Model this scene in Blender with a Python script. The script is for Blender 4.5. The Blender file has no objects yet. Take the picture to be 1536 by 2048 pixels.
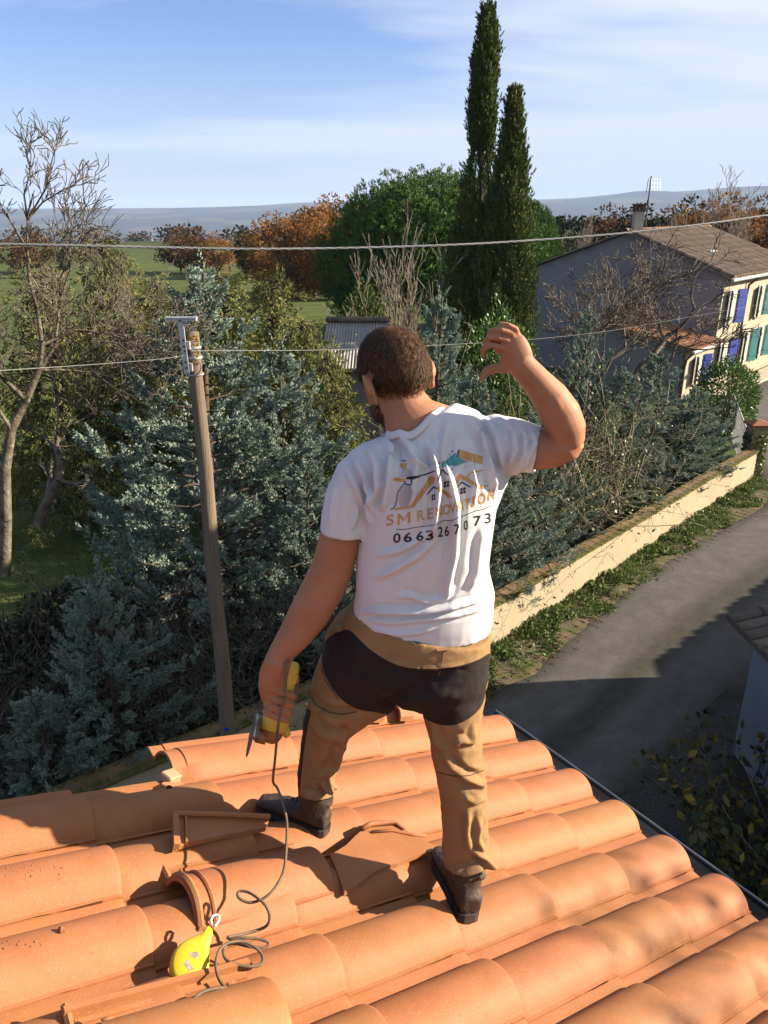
import bpy, bmesh, math, random
import numpy as np
from mathutils import Vector, Matrix, noise
from mathutils.bvhtree import BVHTree

R = math.radians
scene = bpy.context.scene
COL = scene.collection

# ------------------------------------------------------------------ camera, sky, sun, exposure
CAM_H = 7.3
PITCH = R(21.602)
F_PX = 1538.0                      # focal length in pixels of the 1536 x 2048 photograph
cam_d = bpy.data.cameras.new('camera')
cam = bpy.data.objects.new('camera', cam_d)
COL.objects.link(cam)
cam.location = (0, 0, CAM_H)
cam.rotation_euler = (R(90) - PITCH, 0, 0)
cam_d.sensor_fit = 'VERTICAL'
cam_d.sensor_height = 24.0
cam_d.lens = 24.0 * F_PX / 2048.0
cam_d.clip_start = 0.05
cam_d.clip_end = 40000
scene.camera = cam

SUN_AZ = R(87)      # clockwise from +Y (the view direction): the sun stands on the right
SUN_EL = R(23)
sun_dir = Vector((math.sin(SUN_AZ) * math.cos(SUN_EL), math.cos(SUN_AZ) * math.cos(SUN_EL), math.sin(SUN_EL)))
sd = bpy.data.lights.new('sun', 'SUN')
sd.energy = 5.0
sd.angle = R(0.55)
sd.color = (1.0, 0.86, 0.68)
so = bpy.data.objects.new('sun', sd)
COL.objects.link(so)
so.location = (20, 0, 20)
so.rotation_euler = (-sun_dir).to_track_quat('-Z', 'Y').to_euler()

scene.view_settings.view_transform = 'Standard'
scene.view_settings.look = 'None'
scene.view_settings.exposure = 1.6
scene.view_settings.gamma = 1.0
scene.view_settings.use_curve_mapping = False
scene.cycles.max_bounces = 4
scene.cycles.diffuse_bounces = 2
scene.cycles.glossy_bounces = 2
scene.cycles.transmission_bounces = 2
scene.cycles.transparent_max_bounces = 6
scene.cycles.volume_bounces = 0
scene.cycles.caustics_reflective = False
scene.cycles.caustics_refractive = False
try:
    scene.cycles.use_denoising = True
except Exception:
    pass

world = bpy.data.worlds.new('World')
scene.world = world
world.use_nodes = True
wt = world.node_tree
wn = wt.nodes
wl = wt.links
wn.clear()
w_out = wn.new('ShaderNodeOutputWorld')
w_bg = wn.new('ShaderNodeBackground')
w_bg.inputs['Strength'].default_value = 0.05
sky = wn.new('ShaderNodeTexSky')
sky.sky_type = 'NISHITA'
sky.sun_disc = False
sky.sun_elevation = SUN_EL
sky.sun_rotation = SUN_AZ
sky.altitude = 200
sky.air_density = 1.0
sky.dust_density = 0.3
sky.ozone_density = 3.5
# thin high cloud: stretched noise over a flat cloud layer, whitest towards the sun side
tc = wn.new('ShaderNodeTexCoord')
sep = wn.new('ShaderNodeSeparateXYZ')
wl.new(tc.outputs['Generated'], sep.inputs[0])
def wmath(op, a, b=None, c=None, clamp=False):
    n = wn.new('ShaderNodeMath'); n.operation = op; n.use_clamp = clamp
    for i, v in enumerate((a, b, c)):
        if v is None: continue
        if isinstance(v, (int, float)): n.inputs[i].default_value = v
        else: wl.new(v, n.inputs[i])
    return n.outputs[0]
zz = wmath('MAXIMUM', wmath('ADD', sep.outputs['Z'], 0.10), 0.03)
cx_ = wmath('DIVIDE', sep.outputs['X'], zz)
cy_ = wmath('DIVIDE', sep.outputs['Y'], zz)
comb = wn.new('ShaderNodeCombineXYZ')
wl.new(cx_, comb.inputs[0]); wl.new(cy_, comb.inputs[1])
mp = wn.new('ShaderNodeMapping')
mp.inputs['Rotation'].default_value = (0, 0, R(-24))
mp.inputs['Location'].default_value = (3.1, 1.7, 0)
mp.inputs['Scale'].default_value = (0.42, 1.25, 1)
wl.new(comb.outputs[0], mp.inputs[0])
n1 = wn.new('ShaderNodeTexNoise')
n1.inputs['Scale'].default_value = 0.55; n1.inputs['Detail'].default_value = 7; n1.inputs['Roughness'].default_value = 0.52
n1.inputs['Distortion'].default_value = 0.5
wl.new(mp.outputs[0], n1.inputs['Vector'])
n2 = wn.new('ShaderNodeTexNoise')
n2.inputs['Scale'].default_value = 0.16; n2.inputs['Detail'].default_value = 3
wl.new(comb.outputs[0], n2.inputs['Vector'])
side = wmath('MULTIPLY_ADD', sep.outputs['X'], 0.42, 0.02)
csum = wmath('ADD', wmath('ADD', wmath('MULTIPLY', n1.outputs['Fac'], 1.7), wmath('MULTIPLY', n2.outputs['Fac'], 0.8)), side)
cr = wn.new('ShaderNodeValToRGB')
cr.color_ramp.elements[0].position = 0.36; cr.color_ramp.elements[0].color = (0, 0, 0, 1)
cr.color_ramp.elements[1].position = 1.0; cr.color_ramp.elements[1].color = (0.95, 0.95, 0.95, 1)
wl.new(wmath('MULTIPLY_ADD', csum, 1.7, -1.42), cr.inputs[0])
mixc = wn.new('ShaderNodeMix'); mixc.data_type = 'RGBA'
wl.new(cr.outputs[0], mixc.inputs[0])
tint = wn.new('ShaderNodeMix'); tint.data_type = 'RGBA'; tint.blend_type = 'MULTIPLY'; tint.inputs[0].default_value = 1.0
wl.new(sky.outputs[0], tint.inputs[6]); tint.inputs[7].default_value = (1.08, 1.0, 1.22, 1)
wl.new(tint.outputs[2], mixc.inputs[6])
mixc.inputs[7].default_value = (5.6, 6.0, 6.8, 1)
# pale haze low over the horizon
hz_ = wmath('SUBTRACT', 1.0, wmath('DIVIDE', wmath('MAXIMUM', sep.outputs['Z'], 0.0), 0.22), None, True)
hz_ = wmath('MULTIPLY', wmath('POWER', hz_, 1.5), 0.70)
mixh = wn.new('ShaderNodeMix'); mixh.data_type = 'RGBA'
wl.new(hz_, mixh.inputs[0]); wl.new(mixc.outputs[2], mixh.inputs[6]); mixh.inputs[7].default_value = (3.7, 4.6, 6.2, 1)
wl.new(mixh.outputs[2], w_bg.inputs['Color'])
wl.new(w_bg.outputs[0], w_out.inputs['Surface'])

# ------------------------------------------------------------------ helpers
CT, ST = math.cos(PITCH), math.sin(PITCH)
def px(u, v, Y):
    """world point that stands at horizontal distance Y in the direction of photo pixel (u, v)"""
    x = (u - 768.0) / F_PX; y = (1024.0 - v) / F_PX
    dy = CT + ST * y; dz = -ST + CT * y
    return Vector((x * Y / dy, Y, CAM_H + dz * Y / dy))
def pz(u, v, z=0.0):
    """world point of pixel (u, v) on the level z"""
    x = (u - 768.0) / F_PX; y = (1024.0 - v) / F_PX
    dy = CT + ST * y; dz = -ST + CT * y
    t = (z - CAM_H) / dz
    return Vector((x * t, dy * t, z))
def to_px(p):
    X, Y, Z = p[0], p[1], p[2] - CAM_H
    zc = Y * CT - Z * ST; yc = Y * ST + Z * CT
    return 768 + F_PX * X / zc, 1024 - F_PX * yc / zc
def mpp(u, v, Y):
    """metres per photo pixel there"""
    y = (1024.0 - v) / F_PX
    return Y / (CT + ST * y) / F_PX

def mesh_np(name, verts, faces, smooth=False):
    """fast mesh from numpy arrays; faces is (n,3) or (n,4) or list of such arrays"""
    me = bpy.data.meshes.new(name)
    verts = np.asarray(verts, dtype=np.float32).reshape(-1, 3)
    if not isinstance(faces, (list, tuple)): faces = [faces]
    faces = [np.asarray(f, dtype=np.int32) for f in faces if len(f)]
    nl = sum(f.size for f in faces); nf = sum(len(f) for f in faces)
    me.vertices.add(len(verts)); me.vertices.foreach_set('co', verts.ravel())
    me.loops.add(nl); me.polygons.add(nf)
    li = np.concatenate([f.ravel() for f in faces])
    tot = np.concatenate([np.full(len(f), f.shape[1], np.int32) for f in faces])
    st = np.concatenate([[0], np.cumsum(tot)[:-1]]).astype(np.int32)
    me.loops.foreach_set('vertex_index', li)
    me.polygons.foreach_set('loop_start', st)
    try: me.polygons.foreach_set('loop_total', tot)
    except Exception: pass
    if smooth: me.polygons.foreach_set('use_smooth', np.ones(nf, bool))
    me.update(calc_edges=True)
    me.validate()
    return me

class MB:
    """collects shapes; build() links them as one mesh object"""
    def __init__(s): s.v = []; s.f = []
    def add(s, verts, faces):
        b = len(s.v); s.v += [tuple(p) for p in verts]
        s.f += [tuple(b + i for i in f) for f in faces]; return s
    def box(s, c, size, rot=None):
        hx, hy, hz = size[0] / 2, size[1] / 2, size[2] / 2
        p = [Vector((x, y, z)) for x in (-hx, hx) for y in (-hy, hy) for z in (-hz, hz)]
        if rot is not None: p = [rot @ q for q in p]
        c = Vector(c)
        return s.add([c + q for q in p], [(0,1,3,2),(4,6,7,5),(0,4,5,1),(2,3,7,6),(0,2,6,4),(1,5,7,3)])
    def bar(s, a, b, w, h, up=(0, 0, 1)):
        a = Vector(a); b = Vector(b); d = (b - a); L = d.length; d.normalize()
        x = d.cross(Vector(up)); x = x.normalized() if x.length > 1e-5 else Vector((1, 0, 0)); u = x.cross(d)
        p = []
        for q in (a, b):
            for i, j in ((-1,-1),(1,-1),(1,1),(-1,1)): p.append(q + x * (w/2*i) + u * (h/2*j))
        return s.add(p, [(0,1,2,3),(7,6,5,4),(0,4,5,1),(1,5,6,2),(2,6,7,3),(3,7,4,0)])
    def tube(s, pts, rad, n=8, cap=True):
        pts = [Vector(p) for p in pts]
        if not hasattr(rad, '__len__'): rad = [rad] * len(pts)
        vs = []; fs = []; prev = None
        for i, p in enumerate(pts):
            t = (pts[min(i+1, len(pts)-1)] - pts[max(i-1, 0)])
            t = t.normalized() if t.length > 1e-9 else Vector((0,0,1))
            if prev is None:
                x = t.orthogonal().normalized()
            else:
                x = (prev - t * prev.dot(t)); x = x.normalized() if x.length > 1e-6 else t.orthogonal().normalized()
            prev = x; y = t.cross(x)
            for k in range(n):
                a = 2 * math.pi * k / n
                vs.append(p + (x * math.cos(a) + y * math.sin(a)) * rad[i])
        for i in range(len(pts) - 1):
            for k in range(n):
                fs.append((i*n+k, i*n+(k+1)%n, (i+1)*n+(k+1)%n, (i+1)*n+k))
        if cap:
            fs.append(tuple(range(n-1, -1, -1))); m = (len(pts)-1)*n; fs.append(tuple(range(m, m+n)))
        return s.add(vs, fs)
    def loft(s, rings, cap=True):
        n = len(rings[0]); vs = [p for r in rings for p in r]; fs = []
        for i in range(len(rings)-1):
            for k in range(n): fs.append((i*n+k, i*n+(k+1)%n, (i+1)*n+(k+1)%n, (i+1)*n+k))
        if cap:
            fs.append(tuple(range(n-1, -1, -1))); m = (len(rings)-1)*n; fs.append(tuple(range(m, m+n)))
        return s.add(vs, fs)
    def prism(s, poly, off):
        """poly: 3-D points of one face, off: vector to the other"""
        n = len(poly); off = Vector(off); a = [Vector(p) for p in poly]
        fs = [tuple(range(n-1, -1, -1)), tuple(range(n, 2*n))]
        for k in range(n): fs.append((k, (k+1)%n, n+(k+1)%n, n+k))
        return s.add(a + [p + off for p in a], fs)
    def ball(s, c, r, n=10, m=7, rot=None):
        c = Vector(c); r = r if hasattr(r, '__len__') else (r, r, r)
        rings = []
        for j in range(m+1):
            t = math.pi * (0.02 + 0.96 * j / m)
            ring = []
            for k in range(n):
                a = 2*math.pi*k/n
                q = Vector((r[0]*math.sin(t)*math.cos(a), r[1]*math.sin(t)*math.sin(a), -r[2]*math.cos(t)))
                ring.append(c + (rot @ q if rot is not None else q))
            rings.append(ring)
        return s.loft(rings)
    def mesh(s, name, smooth=False):
        me = bpy.data.meshes.new(name); me.from_pydata(s.v, [], s.f)
        bm = bmesh.new(); bm.from_mesh(me); bmesh.ops.recalc_face_normals(bm, faces=bm.faces); bm.to_mesh(me); bm.free()
        if smooth: me.polygons.foreach_set('use_smooth', [True]*len(me.polygons))
        me.update(); return me
    def build(s, name, mat, parent=None, smooth=False, loc=None):
        return obj(name, s.mesh(name, smooth), mat, parent, loc)

def obj(name, me, mat=None, parent=None, loc=None):
    o = bpy.data.objects.new(name, me); COL.objects.link(o)
    if mat is not None and me is not None and len(me.materials) == 0: me.materials.append(mat)
    if parent is not None: o.parent = parent
    if loc is not None: o.location = loc
    return o
def tag(o, label=None, cat=None, group=None, kind=None):
    if label: o['label'] = label
    if cat: o['category'] = cat
    if group: o['group'] = group
    if kind: o['kind'] = kind
    return o
def empty(name, loc=(0, 0, 0), label=None, cat=None, group=None):
    o = bpy.data.objects.new(name, None); COL.objects.link(o); o.location = loc
    o.empty_display_size = 0.1
    return tag(o, label, cat, group)
def inv(root):
    """children are built in world coordinates: undo the root's offset"""
    return Matrix.Translation(-Vector(root.location))
def part(root, name, mb, mat, smooth=False):
    me = mb.mesh(name, smooth) if isinstance(mb, MB) else mb
    if root is not None:
        base = root
        off = Vector((0, 0, 0))
        while base is not None: off += Vector(base.location); base = base.parent
        me.transform(Matrix.Translation(-off))
    return obj(name, me, mat, root)
def copy_tree(o, parent=None):
    c = o.copy(); COL.objects.link(c); c.parent = parent
    for ch in [x for x in bpy.data.objects if x.parent == o]: copy_tree(ch, c)
    return c

# ------------------------------------------------------------------ materials
ALB = 0.6          # the colours below are as they look in the picture at the old exposure; this brings them to real albedo
def mat(name, col, rough=0.8, spec=0.3, var=0.0, scale=6.0, col2=None, bump=0.0, bscale=60.0, metal=0.0,
        objrand=0.0, island=None, sheen=0.0, trans=0.0, coords='Object', detail=4.0, stretch=None, sss=0.0):
    m = bpy.data.materials.new(name); m.use_nodes = True
    nt = m.node_tree; N = nt.nodes; Lk = nt.links
    b = N['Principled BSDF']
    b.inputs['Roughness'].default_value = rough
    b.inputs['Metallic'].default_value = metal
    b.inputs['Specular IOR Level'].default_value = spec
    c4 = lambda c: (c[0] * ALB, c[1] * ALB, c[2] * ALB, 1)
    b.inputs['Base Color'].default_value = c4(col)
    t = N.new('ShaderNodeTexCoord')
    vec = t.outputs[coords]
    if stretch:
        mpn = N.new('ShaderNodeMapping'); mpn.inputs['Scale'].default_value = stretch
        Lk.new(vec, mpn.inputs[0]); vec = mpn.outputs[0]
    cur = None
    if col2 is not None or var > 0:
        nz = N.new('ShaderNodeTexNoise'); nz.inputs['Scale'].default_value = scale
        nz.inputs['Detail'].default_value = detail; nz.inputs['Roughness'].default_value = 0.62
        Lk.new(vec, nz.inputs['Vector'])
        rmp = N.new('ShaderNodeValToRGB')
        rmp.color_ramp.elements[0].position = 0.32; rmp.color_ramp.elements[1].position = 0.68
        if col2 is None:
            lo = [c * (1 - var) for c in col]; hi = [min(1, c * (1 + var)) for c in col]
        else: lo, hi = col, col2
        rmp.color_ramp.elements[0].color = c4(lo); rmp.color_ramp.elements[1].color = c4(hi)
        Lk.new(nz.outputs['Fac'], rmp.inputs[0]); cur = rmp.outputs[0]
    if island is not None:
        g = N.new('ShaderNodeNewGeometry'); rp = N.new('ShaderNodeValToRGB')
        els = rp.color_ramp.elements
        while len(els) < len(island): els.new(0.5)
        for i, c in enumerate(island):
            els[i].position = i / (len(island) - 1); els[i].color = c4(c)
        Lk.new(g.outputs['Random Per Island'], rp.inputs[0])
        if cur is None: cur = rp.outputs[0]
        else:
            mx = N.new('ShaderNodeMix'); mx.data_type = 'RGBA'; mx.inputs[0].default_value = 0.65
            Lk.new(cur, mx.inputs[6]); Lk.new(rp.outputs[0], mx.inputs[7]); cur = mx.outputs[2]
    if objrand > 0:
        oi = N.new('ShaderNodeObjectInfo'); hs = N.new('ShaderNodeHueSaturation')
        mr = N.new('ShaderNodeMapRange'); mr.inputs['To Min'].default_value = 1 - objrand; mr.inputs['To Max'].default_value = 1 + objrand
        Lk.new(oi.outputs['Random'], mr.inputs[0]); Lk.new(mr.outputs[0], hs.inputs['Value'])
        mr2 = N.new('ShaderNodeMapRange'); mr2.inputs['To Min'].default_value = 0.5 - objrand*0.05; mr2.inputs['To Max'].default_value = 0.5 + objrand*0.05
        wn_ = N.new('ShaderNodeMath'); wn_.operation = 'FRACT'; ml = N.new('ShaderNodeMath'); ml.operation = 'MULTIPLY'; ml.inputs[1].default_value = 7.31
        Lk.new(oi.outputs['Random'], ml.inputs[0]); Lk.new(ml.outputs[0], wn_.inputs[0]); Lk.new(wn_.outputs[0], mr2.inputs[0]); Lk.new(mr2.outputs[0], hs.inputs['Hue'])
        if cur is None: hs.inputs['Color'].default_value = c4(col)
        else: Lk.new(cur, hs.inputs['Color'])
        cur = hs.outputs[0]
    if cur is not None: Lk.new(cur, b.inputs['Base Color'])
    if bump > 0:
        nb = N.new('ShaderNodeTexNoise'); nb.inputs['Scale'].default_value = bscale; nb.inputs['Detail'].default_value = 5
        Lk.new(vec, nb.inputs['Vector'])
        bp = N.new('ShaderNodeBump'); bp.inputs['Strength'].default_value = bump; bp.inputs['Distance'].default_value = 0.02
        Lk.new(nb.outputs['Fac'], bp.inputs['Height']); Lk.new(bp.outputs[0], b.inputs['Normal'])
    if sheen: b.inputs['Sheen Weight'].default_value = sheen
    if sss:
        b.inputs['Subsurface Weight'].default_value = sss
        b.inputs['Subsurface Radius'].default_value = (0.02, 0.008, 0.004); b.inputs['Subsurface Scale'].default_value = 0.4
    if trans > 0:
        tr = N.new('ShaderNodeBsdfTranslucent'); ms = N.new('ShaderNodeMixShader'); ms.inputs[0].default_value = trans
        if cur is not None: Lk.new(cur, tr.inputs['Color'])
        else: tr.inputs['Color'].default_value = c4(col)
        Lk.new(b.outputs[0], ms.inputs[1]); Lk.new(tr.outputs[0], ms.inputs[2])
        Lk.new(ms.outputs[0], N['Material Output'].inputs['Surface'])
    return m

def layer(m, col, scale, lo, hi, coords='Object', detail=5.0, fac=1.0, stretch=None):
    """lay patches of another colour (noise between lo and hi) over a material"""
    nt = m.node_tree; N = nt.nodes; Lk = nt.links; b = N['Principled BSDF']
    t = N.new('ShaderNodeTexCoord'); vec = t.outputs[coords]
    if stretch:
        mpn = N.new('ShaderNodeMapping'); mpn.inputs['Scale'].default_value = stretch
        Lk.new(vec, mpn.inputs[0]); vec = mpn.outputs[0]
    nz = N.new('ShaderNodeTexNoise'); nz.inputs['Scale'].default_value = scale; nz.inputs['Detail'].default_value = detail
    nz.inputs['Roughness'].default_value = 0.65
    Lk.new(vec, nz.inputs['Vector'])
    mr = N.new('ShaderNodeMapRange'); mr.inputs['From Min'].default_value = lo; mr.inputs['From Max'].default_value = hi
    mr.inputs['To Max'].default_value = fac
    Lk.new(nz.outputs['Fac'], mr.inputs[0])
    mx = N.new('ShaderNodeMix'); mx.data_type = 'RGBA'
    Lk.new(mr.outputs[0], mx.inputs[0])
    src = b.inputs['Base Color'].links[0].from_socket if b.inputs['Base Color'].links else None
    if src is not None: Lk.new(src, mx.inputs[6])
    else: mx.inputs[6].default_value = b.inputs['Base Color'].default_value
    mx.inputs[7].default_value = (col[0] * ALB, col[1] * ALB, col[2] * ALB, 1)
    Lk.new(mx.outputs[2], b.inputs['Base Color'])
    return m
# ------------------------------------------------------------------ terrain: one sheet from here to the horizon
def sstep(a, b, x):
    t = np.clip((x - a) / (b - a), 0, 1); return t * t * (3 - 2 * t)
HOR_U = [-9000, 150, 350, 430, 520, 600, 700, 900, 1080, 1150, 1230, 1290, 1330, 1400, 1445, 1536, 2200, 9000]
HOR_V = [417, 417, 416, 414, 411, 405, 404, 402, 399, 396, 388, 379, 384, 380, 375, 371, 380, 400]
def terrain_h(x, y):
    x = np.asarray(x, float); y = np.asarray(y, float)
    r = np.hypot(x, y); yy = np.maximum(y, 0.05 * r + 1e-6)
    az = np.arctan2(x, y)
    tanx = np.clip(x / yy, -5, 5)
    u = 768 + F_PX * tanx * 1.0757
    v = np.interp(u, HOR_U, HOR_V)
    yv = (1024 - v) / F_PX
    el = (-ST + CT * yv) / (CT + ST * yv)
    top = CAM_H + el * yy * 1.0
    w = np.sin(x * 0.0031 + 1.0) * np.cos(y * 0.0017 + x * 0.0008) + 0.6 * np.sin(x * 0.0011 - y * 0.0023 + 2)
    low = -105 + 14 * w
    right = sstep(-0.1, 0.35, az)
    base = -2.5 * sstep(45, 110, r) * (1 - right) + (low * (1 - 0.55 * right)) * sstep(150, 1900, r)
    far = sstep(4300, 7200, r)
    z = base * (1 - far) + top * far
    z = z - 60 * sstep(7600, 9500, r)
    return z
rad = np.concatenate([[0.0], np.geomspace(3.0, 60, 22), np.geomspace(66, 11000, 78)])
naz = 300
aza = np.linspace(0, 2 * np.pi, naz, endpoint=False)
RR, AA = np.meshgrid(rad[1:], aza, indexing='ij')
X = RR * np.sin(AA); Y = RR * np.cos(AA)
Z = terrain_h(X, Y)
V = np.concatenate([[[0, 0, 0.0]], np.stack([X, Y, Z], -1).reshape(-1, 3)])
nr = len(rad) - 1
idx = (1 + np.arange(nr * naz)).reshape(nr, naz)
q = np.stack([idx[:-1, :], np.roll(idx, -1, 1)[:-1, :], np.roll(idx, -1, 1)[1:, :], idx[1:, :]], -1).reshape(-1, 4)[:, ::-1]
t3 = np.stack([np.zeros(naz, int), idx[0], np.roll(idx[0], -1)], -1)[:, ::-1]
M_ground = mat('ground_grass', (0.075, 0.115, 0.025), 0.95, 0.1, scale=0.35, col2=(0.16, 0.19, 0.055), detail=9, bump=0.6, bscale=3.0)
layer(M_ground, (0.10, 0.075, 0.04), 0.9, 0.56, 0.72, fac=0.8)
nt = M_ground.node_tree; N = nt.nodes; Lk = nt.links; b = N['Principled BSDF']
src = b.inputs['Base Color'].links[0].from_socket
t = N.new('ShaderNodeTexCoord')
vo = N.new('ShaderNodeTexVoronoi'); vo.inputs['Scale'].default_value = 0.0042; vo.inputs['Randomness'].default_value = 0.9
mpn = N.new('ShaderNodeMapping'); mpn.inputs['Scale'].default_value = (1, 0.55, 0); Lk.new(t.outputs['Object'], mpn.inputs[0]); Lk.new(mpn.outputs[0], vo.inputs['Vector'])
rp = N.new('ShaderNodeValToRGB'); els = rp.color_ramp.elements
cols = [(0.0, (0.028, 0.036, 0.016)), (0.3, (0.035, 0.04, 0.02)), (0.48, (0.10, 0.12, 0.045)), (0.6, (0.05, 0.045, 0.028)), (0.78, (0.12, 0.10, 0.06)), (0.9, (0.03, 0.038, 0.018))]
while len(els) < len(cols): els.new(0.5)
for e_, (p_, c_) in zip(els, cols): e_.position = p_; e_.color = (*[x_ * ALB for x_ in c_], 1)
rp.color_ramp.interpolation = 'CONSTANT'
sepc = N.new('ShaderNodeSeparateColor'); Lk.new(vo.outputs['Color'], sepc.inputs[0]); Lk.new(sepc.outputs[0], rp.inputs[0])
ln = N.new('ShaderNodeVectorMath'); ln.operation = 'LENGTH'; Lk.new(t.outputs['Object'], ln.inputs[0])
mr = N.new('ShaderNodeMapRange'); mr.inputs['From Min'].default_value = 160; mr.inputs['From Max'].default_value = 500; Lk.new(ln.outputs['Value'], mr.inputs[0])
mx = N.new('ShaderNodeMix'); mx.data_type = 'RGBA'; Lk.new(mr.outputs[0], mx.inputs[0]); Lk.new(src, mx.inputs[6]); Lk.new(rp.outputs[0], mx.inputs[7])
Lk.new(mx.outputs[2], b.inputs['Base Color'])
ground = obj('ground', mesh_np('ground', V, [q, t3], smooth=True), M_ground)
tag(ground, 'grassy ground running out to fields and far hills', None, None, 'structure')

# ------------------------------------------------------------------ lane
L_edge = [(-9, 1.2), (-6.0, 4.3), (-4.0, 6.2), (-2.0, 7.55), (0.3, 9.3), (2.47, 11.08), (4.1, 13.2), (5.85, 15.3), (8.0, 17.3), (10.1, 18.95), (11.3, 21.8), (11.6, 26.0), (12.6, 29.8), (14.6, 32.0), (22, 40.0)]
R_edge = [(-6.6, -1.2), (-3.6, 1.6), (-1.7, 3.3), (0.0, 4.9), (1.7, 6.6), (3.5, 8.37), (4.3, 9.1), (5.1, 9.82), (6.6, 11.2), (9.0, 13.4), (12.5, 16.6), (15.5, 19.5), (18.0, 22.5), (21.0, 25.5), (29, 33.0)]
def densify(p, n):
    p = np.array(p, float); d = np.concatenate([[0], np.cumsum(np.hypot(*np.diff(p, axis=0).T))]); d /= d[-1]
    k = np.arange(len(p)) / (len(p) - 1.0); s = np.linspace(0, 1, n)
    return np.stack([np.interp(s, k, p[:, 0]), np.interp(s, k, p[:, 1])], 1)
nl_, nw_ = 90, 17
la = densify(L_edge, nl_); ra = densify(R_edge, nl_)
w_ = np.linspace(0, 1, nw_)
rng = np.random.default_rng(5)
P = la[:, None, :] * (1 - w_[None, :, None]) + ra[:, None, :] * w_[None, :, None]
jit = rng.normal(0, 0.07, (nl_, 2)); P[:, 0, :] += jit; P[:, -1, :] += rng.normal(0, 0.1, (nl_, 2))
Zr = 0.012 + 0.05 * (1 - (2 * w_ - 1) ** 2)[None, :] * np.ones((nl_, 1)) + rng.normal(0, 0.004, (nl_, nw_))
Zr[:, 0] = 0.004; Zr[:, -1] = 0.009
V = np.concatenate([P, Zr[..., None]], -1).reshape(-1, 3)
idx = np.arange(nl_ * nw_).reshape(nl_, nw_)
q = np.stack([idx[:-1, :-1], idx[:-1, 1:], idx[1:, 1:], idx[1:, :-1]], -1).reshape(-1, 4)[:, ::-1]
M_road = mat('asphalt', (0.125, 0.12, 0.11), 0.92, 0.25, scale=2.2, col2=(0.185, 0.175, 0.16), detail=8, bump=0.35, bscale=140)
layer(M_road, (0.30, 0.27, 0.23), 260, 0.64, 0.72, fac=0.6, detail=2)
me = mesh_np('lane', V, q, smooth=True)
uv = me.uv_layers.new(name='uv')
lw = np.tile(w_, nl_); ll = np.repeat(np.linspace(0, 1, nl_), nw_)
li = np.empty(len(me.loops), np.int32); me.loops.foreach_get('vertex_index', li)
uv.data.foreach_set('uv', np.stack([lw[li], ll[li]], 1).astype(np.float32).ravel())
# moss and grit along the crown and the edges, where wheels do not run
nt = M_road.node_tree; N = nt.nodes; Lk = nt.links; b = N['Principled BSDF']
layer(M_road, (0.075, 0.07, 0.062), 22, 0.56, 0.68, fac=0.7, detail=8)
layer(M_road, (0.27, 0.25, 0.22), 55, 0.60, 0.72, fac=0.6, detail=4)
src = b.inputs['Base Color'].links[0].from_socket
un = N.new('ShaderNodeUVMap'); un.uv_map = 'uv'; sx = N.new('ShaderNodeSeparateXYZ'); Lk.new(un.outputs[0], sx.inputs[0])
rp = N.new('ShaderNodeValToRGB'); els = rp.color_ramp.elements
prof = [(0.0, 1.0), (0.07, 0.55), (0.16, 0.0), (0.40, 0.1), (0.50, 0.8), (0.58, 0.8), (0.68, 0.0), (0.88, 0.15), (1.0, 1.0)]
while len(els) < len(prof): els.new(0.5)
for e_, (p_, c_) in zip(els, prof): e_.position = p_; e_.color = (c_, c_, c_, 1)
Lk.new(sx.outputs[0], rp.inputs[0])
t = N.new('ShaderNodeTexCoord'); nz = N.new('ShaderNodeTexNoise'); nz.inputs['Scale'].default_value = 6.0; nz.inputs['Detail'].default_value = 10; nz.inputs['Roughness'].default_value = 0.8
Lk.new(t.outputs['Object'], nz.inputs['Vector'])
ml = N.new('ShaderNodeMath'); ml.operation = 'MULTIPLY_ADD'; ml.inputs[1].default_value = 1.15; ml.inputs[2].default_value = -0.55; Lk.new(nz.outputs['Fac'], ml.inputs[0])
ad = N.new('ShaderNodeMath'); ad.operation = 'MULTIPLY_ADD'; ad.inputs[1].default_value = 0.85; ad.use_clamp = True
Lk.new(rp.outputs[0], ad.inputs[0]); Lk.new(ml.outputs[0], ad.inputs[2])
mx = N.new('ShaderNodeMix'); mx.data_type = 'RGBA'; Lk.new(ad.outputs[0], mx.inputs[0]); Lk.new(src, mx.inputs[6]); mx.inputs[7].default_value = (0.026, 0.025, 0.013, 1)
Lk.new(mx.outputs[2], b.inputs['Base Color'])
road = obj('lane', me, M_road); tag(road, 'narrow asphalt lane with a mossy middle strip', None, None, 'structure')

# gravel yard beside the lane, below the gutter
M_gravel = mat('gravel', (0.045, 0.042, 0.038), 0.95, 0.2, scale=30, col2=(0.13, 0.12, 0.11), detail=6, bump=1.0, bscale=45)
layer(M_gravel, (0.03, 0.05, 0.012), 1.6, 0.52, 0.66, fac=0.85)
yard = [(-7.0, -0.6), (-4.0, 2.2), (-0.5, 5.3), (3.0, 8.7), (4.6, 10.2), (8.5, 13.8), (15.0, 19.8), (30, 8), (20, -12), (-4, -12)]
me = bpy.data.meshes.new('gravel_yard'); me.from_pydata([(x, y, 0.004) for x, y in yard], [], [tuple(range(len(yard)-1, -1, -1))])
yd = obj('gravel_yard', me, M_gravel); tag(yd, 'dark gravel and grass yard under the roof gutter', None, None, 'structure')
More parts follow.
